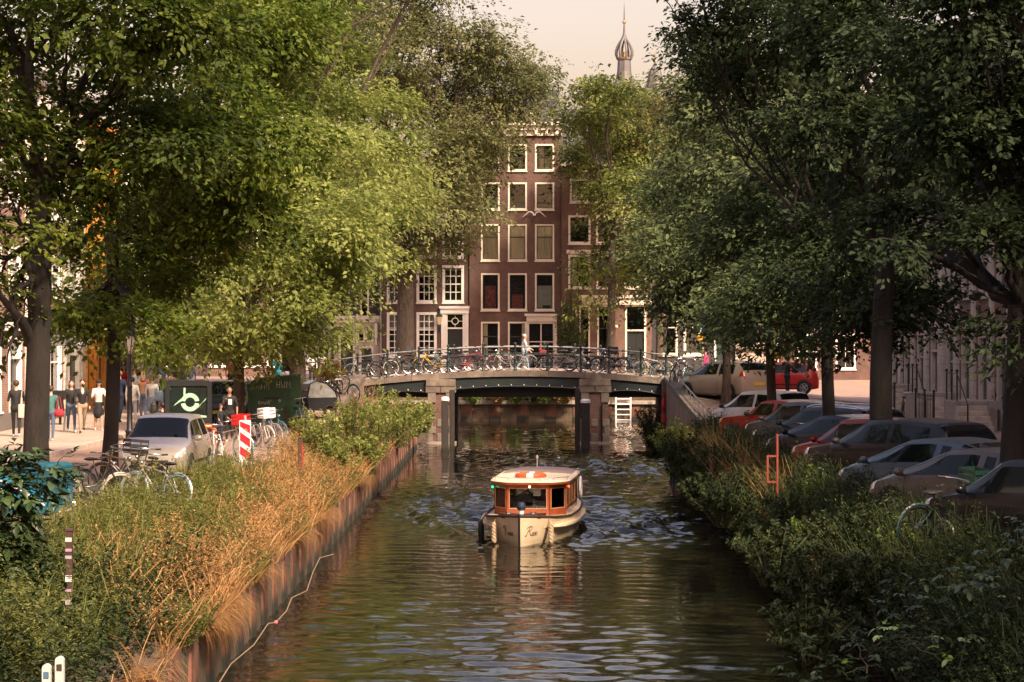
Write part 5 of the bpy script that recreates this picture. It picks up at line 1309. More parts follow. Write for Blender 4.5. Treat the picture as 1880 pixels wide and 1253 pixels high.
def arcpoly(r0, r1, a0, a1, n=18): return [(r1*math.cos(a0+(a1-a0)*k/n), r1*math.sin(a0+(a1-a0)*k/n)) for k in range(n+1)] + [(r0*math.cos(a1-(a1-a0)*k/n), r0*math.sin(a1-(a1-a0)*k/n)) for k in range(n+1)]
def flat(poly): q.prism([(u+.05,v) for u,v in poly], lambda u,v,d: (u,d,1.30+v), .041, .049)
for a0, a1 in ((.16,PI-.16),(PI+.16,2*PI-.16)):
    n = 14
    for k in range(n):
        b0, b1 = a0+(a1-a0)*k/n, a0+(a1-a0)*(k+1)/n
        flat([(.15*math.cos(b0),.15*math.sin(b0)),(.28*math.cos(b0),.28*math.sin(b0)),(.28*math.cos(b1),.28*math.sin(b1)),(.15*math.cos(b1),.15*math.sin(b1))])
flat([(-.26,.12),(-.46,-.06),(-.50,-.12),(-.36,-.02),(-.24,.04)]); flat([(.26,-.12),(.46,.06),(.50,.14),(.40,.02),(.22,-.20)]); flat([(-.20,.44),(-.14,.44),(-.14,.24),(-.20,.20)])
flat([(-.56,-.47),(-.56,-.40),(-.3,-.37),(-.1,-.41),(.1,-.36),(.3,-.39),(.5,-.42),(.5,-.47)])
q.build('logo', MINT, ws_)
for sx in (-.712,.712):
    q = MB(); q.bx(min(sx,sx*1.01),max(sx,sx*1.01),.35,1.55,1.05,1.78); q.build('side_window', CARGLASS, ct_)
q = MB(); q.prism(rounded_rect(1.2,.34,.08), lambda u,v,d: (u,d,.42+v), -.12, .4); q.build('front_apron', BODY, ct_, 35)
for x in (-.52,.52):
    q = MB(); q.lathe([(.12,-.05),(.24,-.05),(.25,0),(.24,.05),(.12,.05)], 20); w_ = obj('wheel', q.mesh('wheel', RUBBER, 40), ct_, (x,.1,.25), (0,PI/2,0)); q = MB(); q.lathe([(.13,-.055),(.13,.055)],14); q.build('rim', STEEL, w_)
    q = MB(); q.lathe([(.12,-.05),(.24,-.05),(.25,0),(.24,.05),(.12,.05)], 20); w_ = obj('wheel', q.mesh('wheel', RUBBER, 40), ct_, (x,1.6,.25), (0,PI/2,0)); q = MB(); q.lathe([(.13,-.055),(.13,.055)],14); q.build('rim', STEEL, w_)
# orange cargo trike box in front of it
p = W(378, 850, 68); t = thing('cargo_trike', 'orange cargo tricycle box with curved hood beside the silver car', 'cargo tricycle', (p.x,p.y,ground_z(p.x,p.y)), .2)
q = MB(); q.tube([(-.24,0,.35),(-.24,0,.72),(-.20,0,.84),(-.1,0,.88),(.12,0,.88),(.22,0,.82),(.26,0,.65),(.29,0,.28)], .055, 8); q.tube([(-.24,.5,.35),(-.24,.5,.72),(-.20,.5,.84),(-.1,.5,.88),(.12,.5,.88),(.22,.5,.82),(.26,.5,.65),(.29,.5,.28)], .055, 8); q.build('frame_hoops', ORANGE, t, 60)
q = MB(); q.cham(-.22,.24,.03,.47,.2,.80,.04); q.build('box', M('dark_red_shell',(.13,.02,.014),.35,coat=.5), t)
q = MB(); q.bx(.17,.34,-.07,.02,.22,.46); q.build('lamp_block', ORANGE, t)
for x in (-.27,.3):
    q = MB(); q.ring((0,0,0), .23, .025, 'x', 20, 6); obj('wheel', q.mesh('wheel', RUBBER, 60), t, (x,.25,.255))
# small brown board box
p = W(408, 868, 76); t = thing('planter_box', 'brown steel box standing before the bicycle with the light blue tyre', 'box', (p.x,p.y,ground_z(p.x,p.y)), .15)
q = MB(); q.bx(-.17,.17,-.15,-.13,0,.42); q.bx(-.17,.17,.13,.15,0,.42); q.bx(-.17,-.15,-.13,.13,0,.42); q.bx(.15,.17,-.13,.13,0,.42); q.bx(-.15,.15,-.13,.13,.02,.36); q.build('shell', M('brown_board',(.09,.045,.03),.7,var=.3), t)
q = MB(); q.bx(-.2,.2,-.18,.18,-.0,.015); q.build('foot_plate', STEEL, t)
# red white barrier board
p = W(450, 856, 71); t = thing('barrier_board', 'red and white striped barrier board beside the bicycles', 'barrier', (p.x,p.y,ground_z(p.x,p.y)), .12)
for j, (a, b) in enumerate(((0,.14),(.14,.33),(.33,.52),(.52,.71),(.71,.90),(.90,1.08))): pass
q = MB(); q.prism(rounded_rect(.30,1.08,.03), lambda u,v,d: (u,d,.60+v), -.02, .02); bb_ = q.build('board', M('reflective_white',(.75,.70,.66),.4,var=.06), t)
for k in range(3):
    z0 = .10+k*.36; q = MB(); pl = [(-.13,z0+.16),(.13,z0-.03),(.13,z0+.19),(-.13,z0+.38)]
    pl = [(u,max(.09,min(1.11,v))) for u,v in pl]; q.prism(pl, lambda u,v,d: (u,d,v), -.026, -.0205); q.build('stripe', M('reflective_red',(.50,.015,.03),.4), bb_)
q = MB(); q.ring((0,-.028,.86), .05, .008, 'y', 14, 4); q.build('emblem', M('emblem_green',(.10,.35,.2),.5), bb_)
q = MB(); q.tube([(0,.0,1.14),(0,.0,1.26)], .035, 8); q.cham(-.3,.3,-.2,.2,0,.06,.02); q.build('base', M('base_grey',(.35,.33,.30),.8), t)
# green container with rounded top and graffiti
p = W(503, 795, 53); t = thing('green_container', 'dark green rounded top container with white graffiti', 'container', (p.x,p.y,ground_z(p.x,p.y)), .10)
GRN = M('container_green', (.030,.085,.040), .55, var=.35, scale=3, bump=.1)
prof = [(-.9,0),(.9,0),(.9,1.70),(.62,1.70),(.0,1.66),(-.62,1.60),(-.82,1.45),(-.9,1.2)]
q = MB(); q.prism(prof, lambda u,v,d: (u,d,v+.12), 0, 1.35); bd_ = q.build('body', GRN, t, 20)
q = MB(); q.bx(.56,.92,-.03,1.38,.12,1.86); q.build('end_post', M('container_green2',(.045,.12,.055),.55,var=.3), t)
q = MB(); q.bx(-.34,.18,-.03,.0,1.0,1.08); q.build('slot', BLACK, bd_); q = MB(); q.bx(-.75,-.70,-.02,0,.1,1.2); q.bx(.45,.5,-.02,0,.1,1.5); q.build('ribs', GRN, bd_)
q = MB(); q.bx(.40,.44,-.05,-.021,.15,.75); q.build('latch_bar', RUST, bd_)
GRAF = M('graffiti_white', (.62,.62,.58), .6, var=.15)
def strokes_on(par, sts, sc, x0, z0, y, r, mat, nm='graffiti'):
    q = MB()
    for st in sts: q.tube([(x0+a*sc, y, z0+b*sc) for a,b in st], r, 4)
    return q.build(nm, mat, par)
HWM = [[(0,0),(0,1)],[(0,.5),(.4,.5)],[(.4,0),(.4,1)],[(.6,1),(.75,0),(.9,.7),(1.05,0),(1.2,1)],[(1.4,0),(1.45,1),(1.65,.4),(1.85,1),(1.9,0)]]
strokes_on(bd_, HWM, .24, .10, 1.38, -.008, .010, GRAF)
strokes_on(bd_, [[(0,.3),(.2,.7),(.35,.1),(.5,.8),(.65,.2)],[(.8,.9),(.75,.2),(1.0,.5),(.8,.6)],[(1.2,.1),(1.3,.8),(1.5,.3),(1.55,.9)],[(1.7,.9),(1.9,.6),(1.75,.1)]], .24, -.62, 1.30, -.008, .008, GRAF)
strokes_on(bd_, [[(0,.6),(.3,.8),(.1,.3),(.4,.2)],[(.5,.3),(.65,.75),(.8,.3),(.55,.5)],[(.95,.7),(1.05,.2),(1.2,.7),(1.3,.2)],[(1.4,.3),(1.55,.8),(1.7,.3)],[(1.8,.9),(1.9,.1),(2.1,.95),(2.3,.9)]], .20, -.55, .78, -.008, .011, GRAF)
strokes_on(bd_, [[(.0,.2),(.2,.35),(.35,.1),(.2,-.1),(0,.2)]], .2, .16, .92, -.008, .011, GRAF)
for x in (-.7,.7):
    for y in (.2,1.15):
        q = MB(); q.lathe([(.06,-.03),(.06,.03)],12); obj('wheel', q.mesh('wheel', RUBBER), t, (x,y,.06), (0,PI/2,0))
# black rain-covered cargo bike
p = W(585, 765, 50.5); t = thing('cargo_bike', 'black three-wheeled cargo bike with clear rain cover by the container', 'cargo bike', (p.x,p.y,ground_z(p.x,p.y)), .5)
q = MB(); q.prism([(-.55,.35),(.55,.28),(.60,.55),(.55,.80),(-.62,.80)], lambda u,v,d: (u,d,v), -.40, .40); q.build('cargo_box', BLACK, t)
for y in (-.38,.38):
    q = MB(); q.tube([(-.60,y,.80),(-.50,y,1.30),(-.25,y,1.42),(.15,y,1.32),(.48,y,1.02),(.58,y,.80)], .022, 6); q.build('hood_hoop', BLACK, t, 60)
q = MB(); hp = [(-.60,.80),(-.50,1.30),(-.25,1.42),(.15,1.32),(.48,1.02),(.58,.80)]
for k in range(5): q.add([(hp[k][0],-.37,hp[k][1]),(hp[k+1][0],-.37,hp[k+1][1]),(hp[k+1][0],.37,hp[k+1][1]),(hp[k][0],.37,hp[k][1])],[(0,1,2,3)])
for y in (-.37,.37): q.add([(u,y,v) for u,v in hp],[tuple(range(6))])
q.build('rain_cover', M('rain_cover_film',(.22,.22,.21),.15,var=.3), t)
for x, y, r in ((.25,-.46,.25),(.25,.46,.25),(-1.0,0,.33)):
    q = MB(); q.ring((0,0,0), r, .025, 'y', 22, 6); w_ = obj('wheel', q.mesh('wheel', RUBBER, 60), t, (x,y,r+.025)); q = MB(); q.ring((0,0,0),r-.03,.012,'y',22,5); q.build('rim', CHROME, w_)
q = MB(); q.tube([(-.55,0,.40),(-1.0,0,.36)], .025, 6); q.tube([(-.6,0,.45),(-.9,0,.85),(-.92,0,.98)], .02, 6); q.tube([(-.62,-.3,1.08),(-.55,0,1.0),(-.62,.3,1.08)], .014, 6); q.build('frame', FB['black'], t); q = MB(); q.sph((-.95,0,1.0),(.13,.10,.04),8,6); q.build('saddle', BLACK, t)
# blue tarpaulin cargo box, half behind the leaves
p = W(30, 935, 108); t = thing('cargo_bike', 'blue tarpaulin covered cargo bike with white lettering behind the leafy shrub', 'cargo bike', (p.x,p.y,ground_z(p.x,p.y)), -.35)
BLUE = M('blue_tarpaulin', (.010,.085,.125), .55, var=.2, bump=.15)
q = MB(); q.cham(-.2,.62,.15,.85,.35,1.12,.05); q.build('tarp_box', BLUE, t)
q = MB(); q.prism([(-.75,.45),(.45,.25),(.75,.30),(.80,.48),(.1,.78),(-.55,1.02),(-.75,.95)], lambda u,v,d: (u,d,v), -.35, .12); q.build('front_cover', M('blue_tarpaulin_bright',(.012,.15,.22),.5,var=.15), t)
LET = M('white_lettering', (.78,.75,.70), .5)
strokes_on(t, [[(0,0),(.1,.9)],[(.1,.9),(.35,.85),(.3,.5),(.05,.45)],[(.5,.0),(.6,.85)],[(.6,.85),(.9,.8)],[(.55,.4),(.8,.4)],[(1.0,0),(1.25,.85),(1.4,0)],[(1.08,.3),(1.36,.3)],[(1.6,0),(1.7,.8),(2.0,.1),(2.05,.8)]], .30, -.58, .50, -.357, .014, LET, 'lettering')
q = MB(); q.tube([(-.6,-.36,.98),(-.1,-.36,.86),(.45,-.36,.64),(.78,-.36,.46)], .016, 5); q.build('piping', LET, t)
for x, y, r in ((-.2,-.42,.26),(-.2,.5,.26),(-1.25,.0,.33)):
    q = MB(); q.ring((0,0,0), r, .028, 'y', 22, 6); obj('wheel', q.mesh('wheel', RUBBER, 60), t, (x,y,r+.03))
q = MB(); q.tube([(-.7,0,.45),(-1.25,0,.36)], .025, 6); q.tube([(-.72,0,.5),(-.85,0,1.05)], .02, 6); q.tube([(-.95,-.3,1.1),(-.85,0,1.06),(-.95,.3,1.1)], .014, 6); q.build('frame', FB['black'], t); q = MB(); q.sph((-1.15,0,.98),(.13,.1,.04),8,6); q.build('saddle', BLACK, t)
# grey sign seen from behind, with maker's lettering
def text_mesh(txt, size, mat, parent, loc, rot=(PI/2,0,0), nm='lettering', ext=.002, align='CENTER'):
    cu = bpy.data.curves.new(nm, 'FONT'); cu.body = txt; cu.size = size; cu.extrude = ext; cu.align_x = align; cu.align_y = 'CENTER'
    o = bpy.data.objects.new(nm, cu); COL.objects.link(o); dg = bpy.context.evaluated_depsgraph_get(); me = bpy.data.meshes.new_from_object(o.evaluated_get(dg))
    bpy.data.objects.remove(o); bpy.data.curves.remove(cu); me.materials.clear(); me.materials.append(mat); me.name = nm
    return obj(nm, me, parent, loc, rot)
p = W(122, 805, 55.5); t = thing('road_sign', 'blank grey back of a large road sign on a leaning pole', 'sign', (p.x,p.y,ground_z(p.x,p.y)), -.12)
q = MB(); q.tube([(-.10,.03,0),(.14,.03,4.6)], .035, 8); q.lathe([(.14,0),(.14,.05),(.05,.07)], 12, (-.10,.03,0)); q.build('pole', STEEL, t)
q = MB(); q.prism(rounded_rect(1.34,.76,.06), lambda u,v,d: (u+.14,d,3.36+v-.02*u), -.03, -.005); bd_ = q.build('panel', M('sign_grey',(.17,.17,.165),.5,.3,var=.12), t)
q = MB()
for z in (3.12,3.6): q.bx(-.5,.78,-.005,.02,z,z+.04)
q.build('brackets', STEEL, bd_); text_mesh('BUKO', .13, WHITE, bd_, (.58,-.033,3.07))
# street lamp by the slim tree
p = W(238, 845, 68); t = thing('street_lamp', 'black cast iron street lamp with crown lantern by the slim tree', 'street lamp', (p.x,p.y,ground_z(p.x,p.y)))
q = MB(); q.lathe([(.17,0),(.17,.12),(.12,.18),(.11,.7),(.13,.75),(.08,.82),(.065,1.9),(.08,1.95),(.06,2.0),(.05,2.75),(.08,2.8),(.03,2.84)], 12); q.build('post', BLACK, t, 40)
q = MB(); q.lathe([(.06,2.84),(.19,3.32)], 6); q.build('lantern_glass', M('clear_lantern',(.40,.38,.32),.15), t)
q = MB(); q.lathe([(.22,3.32),(.22,3.36),(.12,3.50),(.05,3.55),(.05,3.62),(.0,3.68)], 6)
for k in range(6): a = k*PI/3; q.tube([(.06*math.cos(a),.06*math.sin(a),2.84),(.19*math.cos(a),.19*math.sin(a),3.32)], .012, 4); q.tube([(.2*math.cos(a),.2*math.sin(a),3.34),(.24*math.cos(a),.24*math.sin(a),3.46),(.17*math.cos(a),.17*math.sin(a),3.55)], .010, 4)
q.build('lantern_frame', BLACK, t)
# litter bin by the brick house
p = W(110, 780, 52); t = thing('litter_bin', 'dark litter bin on a post before the brick house wall', 'bin', (p.x,p.y,ground_z(p.x,p.y)+.12))
q = MB(); q.cham(-.24,.24,-.2,.2,.35,1.25,.04); q.build('body', BLACK, t); q = MB(); q.bx(-.16,.16,-.21,-.2,1.0,1.12); q.build('slot', PLASTIC, t); q = MB(); q.tube([(0,.05,0),(0,.05,.4)],.05,8); q.build('post', BLACK, t)
# rusty mooring posts in the grass
def rust_post(px, py0, py1, s, w, label, mat=RUST, extra=None):
    a = W(px, py1, s); b = W(px, py0, s); t = thing('steel_post', label, 'post', (a.x,a.y,a.z))
    q = MB(); q.cham(-w/2,w/2,-w/2,w/2,-.5,b.z-a.z,.008); sh = q.build('shaft', mat, t)
    q = MB(); q.cham(-w*.62,w*.62,-w*.62,w*.62,b.z-a.z,b.z-a.z+.03,.008); q.build('cap', mat, t)
    if extra: extra(t, sh, w, b.z-a.z)
    return t
STK = [M('sticker_white',(.6,.58,.55),.5), M('sticker_lilac',(.42,.26,.38),.5), M('sticker_grey',(.35,.34,.34),.5)]
def stickers(t, sh, w, h):
    for k, (z, hh) in enumerate(((h-.13,.05),(h-.25,.035),(h-.34,.04),(h-.62,.08),(h-.74,.03),(h-.9,.06))):
        q = MB(); q.bx(-w/2-.002,w/2+.001,-w/2-.004,-w/2-.0005,z,z+hh); q.build('sticker', STK[k%3], sh)
rust_post(127, 975, 1180, 150, .075, 'brown steel post covered with stickers in the weeds', M('brown_steel',(.06,.028,.022),.7,var=.3), stickers)
rust_post(551, 805, 862, 76, .10, 'rusty post with a red strip in the dry grass', RUST, lambda t,sh,w,h: MB().bx(w/2+.001,w/2+.02,-.03,.03,.1,h-.15).build('reflector_strip', M('reflector_red',(.5,.03,.02),.5), sh))
rust_post(652, 730, 790, 60, .09, 'slim rusty post among the sunlit shrubs')
rust_post(1306, 845, 905, 74, .08, 'rusty post half hidden in the dark reeds')
def frame_marker(t, sh, w, h):
    q = MB(); q.bx(-.22,-.18,-.02,.02,h-.95,h-.45); q.bx(-.22,-w/2-.001,-.02,.02,h-.45,h-.41); q.bx(-.22,-w/2-.001,-.02,.02,h-.99,h-.95); q.build('marker_frame', M('marker_red',(.26,.05,.03),.6), sh)
rust_post(1427, 800, 902, 88, .045, 'rusty red post with a small square frame above the shrubs', M('marker_red',(.26,.05,.03),.6), frame_marker)
# pair of white rounded posts at the water's edge
for px, py, lb in ((86,1219,'lower white round topped ladder post at the quay edge with a blue sticker'),(110,1205,'taller white round topped ladder post at the quay edge with a dark sticker')):
    a = W(px, py, 200); t = thing('ladder_post', lb, 'post', (a.x,a.y,.8))
    h = a.z-.8; q = MB(); pl = [(-.04,-.4),(.04,-.4)]+[(.04*math.cos(k*PI/8),h-.04+.04*math.sin(k*PI/8)) for k in range(9)]; q.prism(pl, lambda u,v,d: (u,d,v), -.03, .03); sh = q.build('post', M('off_white_metal',(.60,.57,.53),.45,var=.12), t)
    q = MB(); q.bx(-.024,.024,-.036,-.0305,h-.13,h-.07); q.build('sticker', M('sticker_'+('blue' if px < 100 else 'dark'),(.08,.16,.25) if px < 100 else (.06,.04,.03),.5), sh)
# mooring rope slung along the piling
t = thing('mooring_rope', 'pale rope slung along the foot of the rusty piling', 'rope')
kn = [(380,1262),(408,1219),(451,1184),(478,1145),(492,1143),(512,1122),(522,1098),(550,1085),(562,1051),(575,1025),(600,1018)]
q = MB(); pts = []
for a, b in kn: s_ = (b-CY)/(H-.16); pts.append(W(a+3, b, s_)+Vector((.10,0,.0)))
q.tube(pts, .009, 5); q.build('line', M('wet_rope',(.26,.19,.12),.9), t)
q = MB(); q.sph(pts[4],.035,8,6); q.build('float', M('pink_float',(.6,.15,.18),.5), t)

# ================================================================== signs on the car side
p = W(1287, 705, 40.5); t = thing('parking_sign', 'blue parking sign with white and yellow plates below it', 'sign', (p.x,p.y,ground_z(p.x,p.y)))
zz = lambda py: H-(py-CY)/40.5-ground_z(p.x,p.y)
q = MB(); q.tube([(.05,.04,0),(.05,.04,zz(577))], .03, 8); q.build('pole', STEEL, t)
for a, b, c, nm in ((580,606,(.012,.22,.32),'blue_plate'),(607,613.5,(.70,.66,.60),'white_plate'),(614,625,(.80,.40,.02),'yellow_plate')):
    q = MB(); q.prism(rounded_rect(.34,zz(a)-zz(b),.02), lambda u,v,d: (u,d,(zz(a)+zz(b))/2+v), -.015, 0); pl = q.build(nm, M('sign_'+nm,c,.4,var=.05), t)
    if nm == 'blue_plate':
        text_mesh('P', .46, WHITE, pl, (0,-.018,zz(590))); q = MB(); q.bx(-.14,.14,-.02,-.0155,zz(604.5),zz(602)); q.build('caption_bar', WHITE, pl)
    elif nm == 'white_plate': text_mesh('betaald', .09, M('sign_ink',(.25,.05,.05),.5), pl, (0,-.018,zz(610)))
    else: text_mesh('zone', .13, BLACK, pl, (0,-.018,zz(620)))
p = W(1421, 700, 45); t = thing('arrow_sign', 'yellow sign with bent black arrow on the tree-side pole', 'sign', (p.x,p.y,ground_z(p.x,p.y)), .25)
zz2 = lambda py: H-(py-CY)/45-ground_z(p.x,p.y)
q = MB(); q.tube([(-.25,.04,0),(-.25,.04,zz2(636))], .03, 8); q.build('pole', STEEL, t)
q = MB(); q.prism(rounded_rect(.72,.45,.04), lambda u,v,d: (u,d,zz2(650)+v), -.015, 0); pl = q.build('panel', M('sign_yellow_plate',(.80,.40,.02),.4,var=.05), t)
q = MB(); q.prism([(.06,-.16),(.16,-.16),(.30,.02),(.16,.19),(.04,.19),(.17,.02)], lambda u,v,d: (u,d,zz2(650)+v), -.021, -.0155); q.prism([(-.34,-.1),(-.29,-.1),(-.29,.14),(-.34,.14)], lambda u,v,d: (u,d,zz2(650)+v), -.021, -.0155); q.build('arrow', BLACK, pl)
# white ladder on the far quay, red lifebuoy box on the bridge abutment
p = W(1145, 770, 32.3); t = thing('quay_ladder', 'white ladder on the rust red piling seen under the bridge', 'ladder', (p.x, 124.35, 0))
for x in (-.42,.42): q = MB(); q.tube([(x,0,-.3),(x,0,1.75)], .05, 6); q.build('stile', WHITE, t)
for k in range(6): q = MB(); q.tube([(-.42,0,.05+.3*k),(.42,0,.05+.3*k)], .04, 6); q.build('rung', WHITE, t)
for x in (-.42,.42): q = MB(); q.tube([(x,.0,.9),(x,.45,.9)], .03, 6); q.build('bracket', WHITE, t)
p = W(1222, 770, 42); t = thing('life_saving_post', 'red life-saving post hanging by the bridge abutment', 'post', (6.72, 96.75, 0))
RD = M('signal_red', (.42,.02,.03), .45)
q = MB(); q.tube([(0,0,.6),(0,0,2.35)], .05, 8); q.build('pole', RD, t); q = MB(); q.lathe([(.05,.0),(.10,.08),(.10,.35),(.05,.45)], 10, (0,-.06,1.55)); q.build('lamp', RD, t, 40); q = MB(); q.cham(-.10,.10,-.14,.0,1.0,1.35,.03); q.build('box', RD, t)
# ================================================================== people
SKIN = [M('skin_light',(.50,.30,.21),.55,var=.06), M('skin_mid',(.36,.20,.13),.55,var=.06), M('skin_dark',(.14,.075,.05),.55,var=.06)]
HAIR = {'dark': M('hair_dark',(.018,.012,.010),.6), 'brown': M('hair_brown',(.06,.032,.018),.6), 'blond': M('hair_blond',(.38,.25,.12),.6), 'grey': M('hair_grey',(.42,.39,.36),.6), 'ginger': M('hair_ginger',(.28,.10,.04),.6)}
def cloth(name, c): return M('cloth_'+name, c, .85, var=.16, scale=9, bump=.12)
def person(label, loc, face, h=1.72, top=None, bottom=None, shoes=None, skin=0, hair='dark', long=False, pose='stand', sleeves='long', skirt=False, stride=.0, arms=((.12,.1),(.12,.1)), phase=1, voxel=.026, extra=None, cap=None, helmet=None, lean=0.0, group=None, head_turn=0.0):
    """one continuous body; local x is the way the person faces. arms: (forward swing, elbow bend) for each side"""
    stride *= 1.45; k = h/1.75; t = thing('person', label, 'person', loc, face, group)
    seg = []                                    # (a, b, ra, rb, tag)
    top = top or cloth('grey',(.2,.2,.2)); bottom = bottom or cloth('denim',(.06,.08,.12)); shoes = shoes or cloth('white',(.6,.58,.55))
    V = Vector; sit = pose == 'sit'
    pz = .55 if sit else .94
    pel = V((0,0,pz)); ch = V((.02+lean*.3,0,pz+.34)); nk = V((.02+lean*.52,0,pz+.53)); hd = V((.035+lean*.62,0,pz+.70))
    seg += [(pel+V((0,-.07,-.03)),pel+V((0,.07,-.03)),.125,.125,'b'),(pel+V((0,0,.05)),ch,.125,.14,'t'),(ch+V((0,-.10,.06)),ch+V((0,.10,.06)),.10,.10,'t'),(ch+V((0,-.16,.13)),ch+V((0,.16,.13)),.066,.066,'t'),(nk+V((0,0,-.03)),nk+V((.02,0,.07)),.058,.054,'s')]
    ht = Matrix.Rotation(head_turn,3,'Z')
    seg += [(hd+V((.0,0,.02)),hd+V((.0,0,.045)),.088,.086,'s'),(hd+ht@V((.028,0,-.055)),hd+ht@V((.03,0,-.04)),.058,.062,'s'),(hd+ht@V((.09,0,.0)),hd+ht@V((.108,0,-.02)),.012,.016,'s')]
    for s in (-1,1): seg.append((hd+ht@V((-.005,s*.088,.0)),hd+ht@V((-.005,s*.092,.02)),.018,.018,'s'))
    for i, s in enumerate((1,-1)):
        hip = pel+V((0,s*.09,-.04)); st = stride*s*phase
        if sit: kn = hip+V((.42,s*.03,.0)); an = kn+V((.02,0,-.42))
        else: kn = hip+V((math.sin(st)*.43+.02,0,-math.cos(st)*.43)); an = kn+V((math.sin(st-abs(stride)*.55)*.42,0,-math.cos(st-abs(stride)*.55)*.42))
        tg = 's' if skirt else 'b'
        seg += [(hip,kn,.088,.060,tg),(kn,kn+(an-kn)*.35,.058,.056,tg),(kn+(an-kn)*.35,an,.056,.040,tg),(an+V((-.04,0,-.035)),an+V((.15,s*.02,-.055)),.040,.032,'f')]
        sh = ch+V((0,s*.185,.13)); fw, el = arms[i]
        e = sh+V((math.sin(fw)*.29,s*.06,-math.cos(fw)*.29)); wv = V((math.sin(fw+el)*.25,-s*.03*min(1,el*2),-math.cos(fw+el)*.25)); w = e+wv; hv = wv.normalized()
        seg += [(sh,e,.053,.043,'t'),(e,w,.041,.030,'t' if sleeves == 'long' else 's'),(w,w+hv*.07,.030,.036,'s')]
        side = hv.cross(V((0,1,0))).normalized()
        for j, (o, ln) in enumerate(((-.027,.065),(-.009,.078),(.009,.072),(.027,.055))):
            b0 = w+hv*.08+side*o; b1 = b0+hv*ln*.55; b2 = b1+(hv+V((.3,-s*.5,0)))*ln*.4; seg += [(b0,b1,.0105,.010,'s'),(b1,b2,.010,.008,'s')]
        seg += [(w+hv*.03+V((.025,0,0)),w+hv*.085+V((.058,0,0)),.013,.010,'s')]
    if skirt: seg += [(pel+V((0,0,.04)),pel+V((.0,0,-.34)),.125,.20,'b')]
    seg = [(a*k,b*k,ra*k,rb_*k,tg) for a,b,ra,rb_,tg in seg]
    mb = MB()
    for a,b,ra,rb_,tg in seg:
        if (b-a).length < 1e-4: b = a+V((0,0,.002))
        d = (b-a).normalized(); n = 6 if ra < .02 else 10
        mb.tube([a-d*ra*.92,a-d*ra*.6,a,b,b+d*rb_*.6,b+d*rb_*.92],[ra*.3,ra*.8,ra,rb_,rb_*.8,rb_*.3], n)
    me = mb.mesh('raw', None); o = bpy.data.objects.new('raw', me); COL.objects.link(o)
    md = o.modifiers.new('r','REMESH'); md.mode = 'VOXEL'; md.voxel_size = voxel; md.use_smooth_shade = True
    sm = o.modifiers.new('s','SMOOTH'); sm.factor = .5; sm.iterations = 2
    dg = bpy.context.evaluated_depsgraph_get(); body = bpy.data.meshes.new_from_object(o.evaluated_get(dg)); bpy.data.objects.remove(o); bpy.data.meshes.remove(me)
    body.name = 'body'; body.materials.clear(); order = {'s':0,'t':1,'b':2,'f':3}
    for m in (SKIN[skin], top, bottom, shoes): body.materials.append(m)
    nf = len(body.polygons); C = np.empty(nf*3, np.float32); body.polygons.foreach_get('center', C); C = C.reshape(-1,3)
    best = np.full(nf, 1e9); idx = np.zeros(nf, np.int32)
    for a,b,ra,rb_,tg in seg:
        a_, d_ = np.array(a), np.array(b-a); l2 = max(1e-9, float(d_@d_)); u = np.clip(((C-a_)@d_)/l2,0,1)
        dist = np.linalg.norm(C-(a_+u[:,None]*d_),axis=1)-(ra+(rb_-ra)*u)
        m = dist < best; best[m] = dist[m]; idx[m] = order[tg]
    body.polygons.foreach_set('material_index', idx); body.polygons.foreach_set('use_smooth', np.ones(nf, bool)); body.update()
    obj('body', body, t)
    hk = hd*k; q = MB()
    if helmet: q.sph(hk+V((-.005,0,.05))*k,(.125*k,.115*k,.125*k),14,10); q.build('helmet', helmet, t, 60)
    else:
        q.sph(hk+ht@V((-.022,0,.042))*k,(.098*k,.097*k,.098*k),14,10)
        if long: q.sph(hk+ht@V((-.062,0,-.07))*k,(.055*k,.095*k,.17*k),12,8); [q.sph(hk+ht@V((-.01,s*.082,-.05))*k,(.045*k,.025*k,.12*k),8,6) for s in (-1,1)]
        q.build('hair', HAIR[hair], t, 60)
    if cap:
        q = MB(); q.sph(hk+ht@V((-.012,0,.06))*k,(.108*k,.104*k,.085*k),14,8); q.sph(hk+ht@V((.10,0,.055))*k,(.07*k,.07*k,.012*k),10,6); q.build('cap', cap, t, 60)
    q = MB(); [q.sph(hk+ht@V((.078,s*.032,.012))*k,.011*k,6,5) for s in (-1,1)]; q.build('eyes', BLACK, t)
    q = MB(); q.sph(hk+ht@V((.083,0,-.058))*k,(.008*k,.024*k,.007*k),8,5); q.build('mouth', M('lips',(.30,.09,.07),.5), t)
    if extra: extra(t, k)
    return t
def gz(px, s): x = (px-940)/s; y = F/s; return (x, y, ground_z(x,y)+(.13 if -17 < x < -12.6 and y < 108 else 0))
C_ = {n: cloth(n,c) for n,c in dict(black=(.013,.013,.014), white=(.58,.55,.51), navy=(.015,.022,.05), denim=(.07,.10,.16), beige=(.30,.22,.15), olive=(.07,.065,.03), tan=(.36,.20,.10), teal=(.05,.14,.13), cyan=(.03,.33,.42), red=(.35,.02,.03), pink=(.58,.08,.20), grey=(.16,.16,.16), cream=(.50,.43,.35), ltblue=(.22,.30,.38), orange=(.55,.16,.03)).items()}
rp_p = np.random.default_rng(9); DN = -PI/2; UP = PI/2
gr = 'people strolling past the shops'
person('person in a black t-shirt carrying a pale tote bag', gz(30,58), UP+.2, 1.78, C_['black'], C_['black'], sleeves='short', hair='brown', stride=.2, skin=0, group=gr)
person('person in a teal top with a red bag behind the thick dark trunk', gz(93,60), UP, 1.66, C_['teal'], C_['denim'], sleeves='short', hair='brown', stride=.1, group=gr)
person('person with long dark hair in black top and blue jeans walking arm to arm', gz(131,55.5), DN+.3, 1.70, C_['black'], C_['denim'], hair='brown', long=True, stride=.22, sleeves='short', arms=((.2,.9),(.1,.2)), group=gr, skin=0)
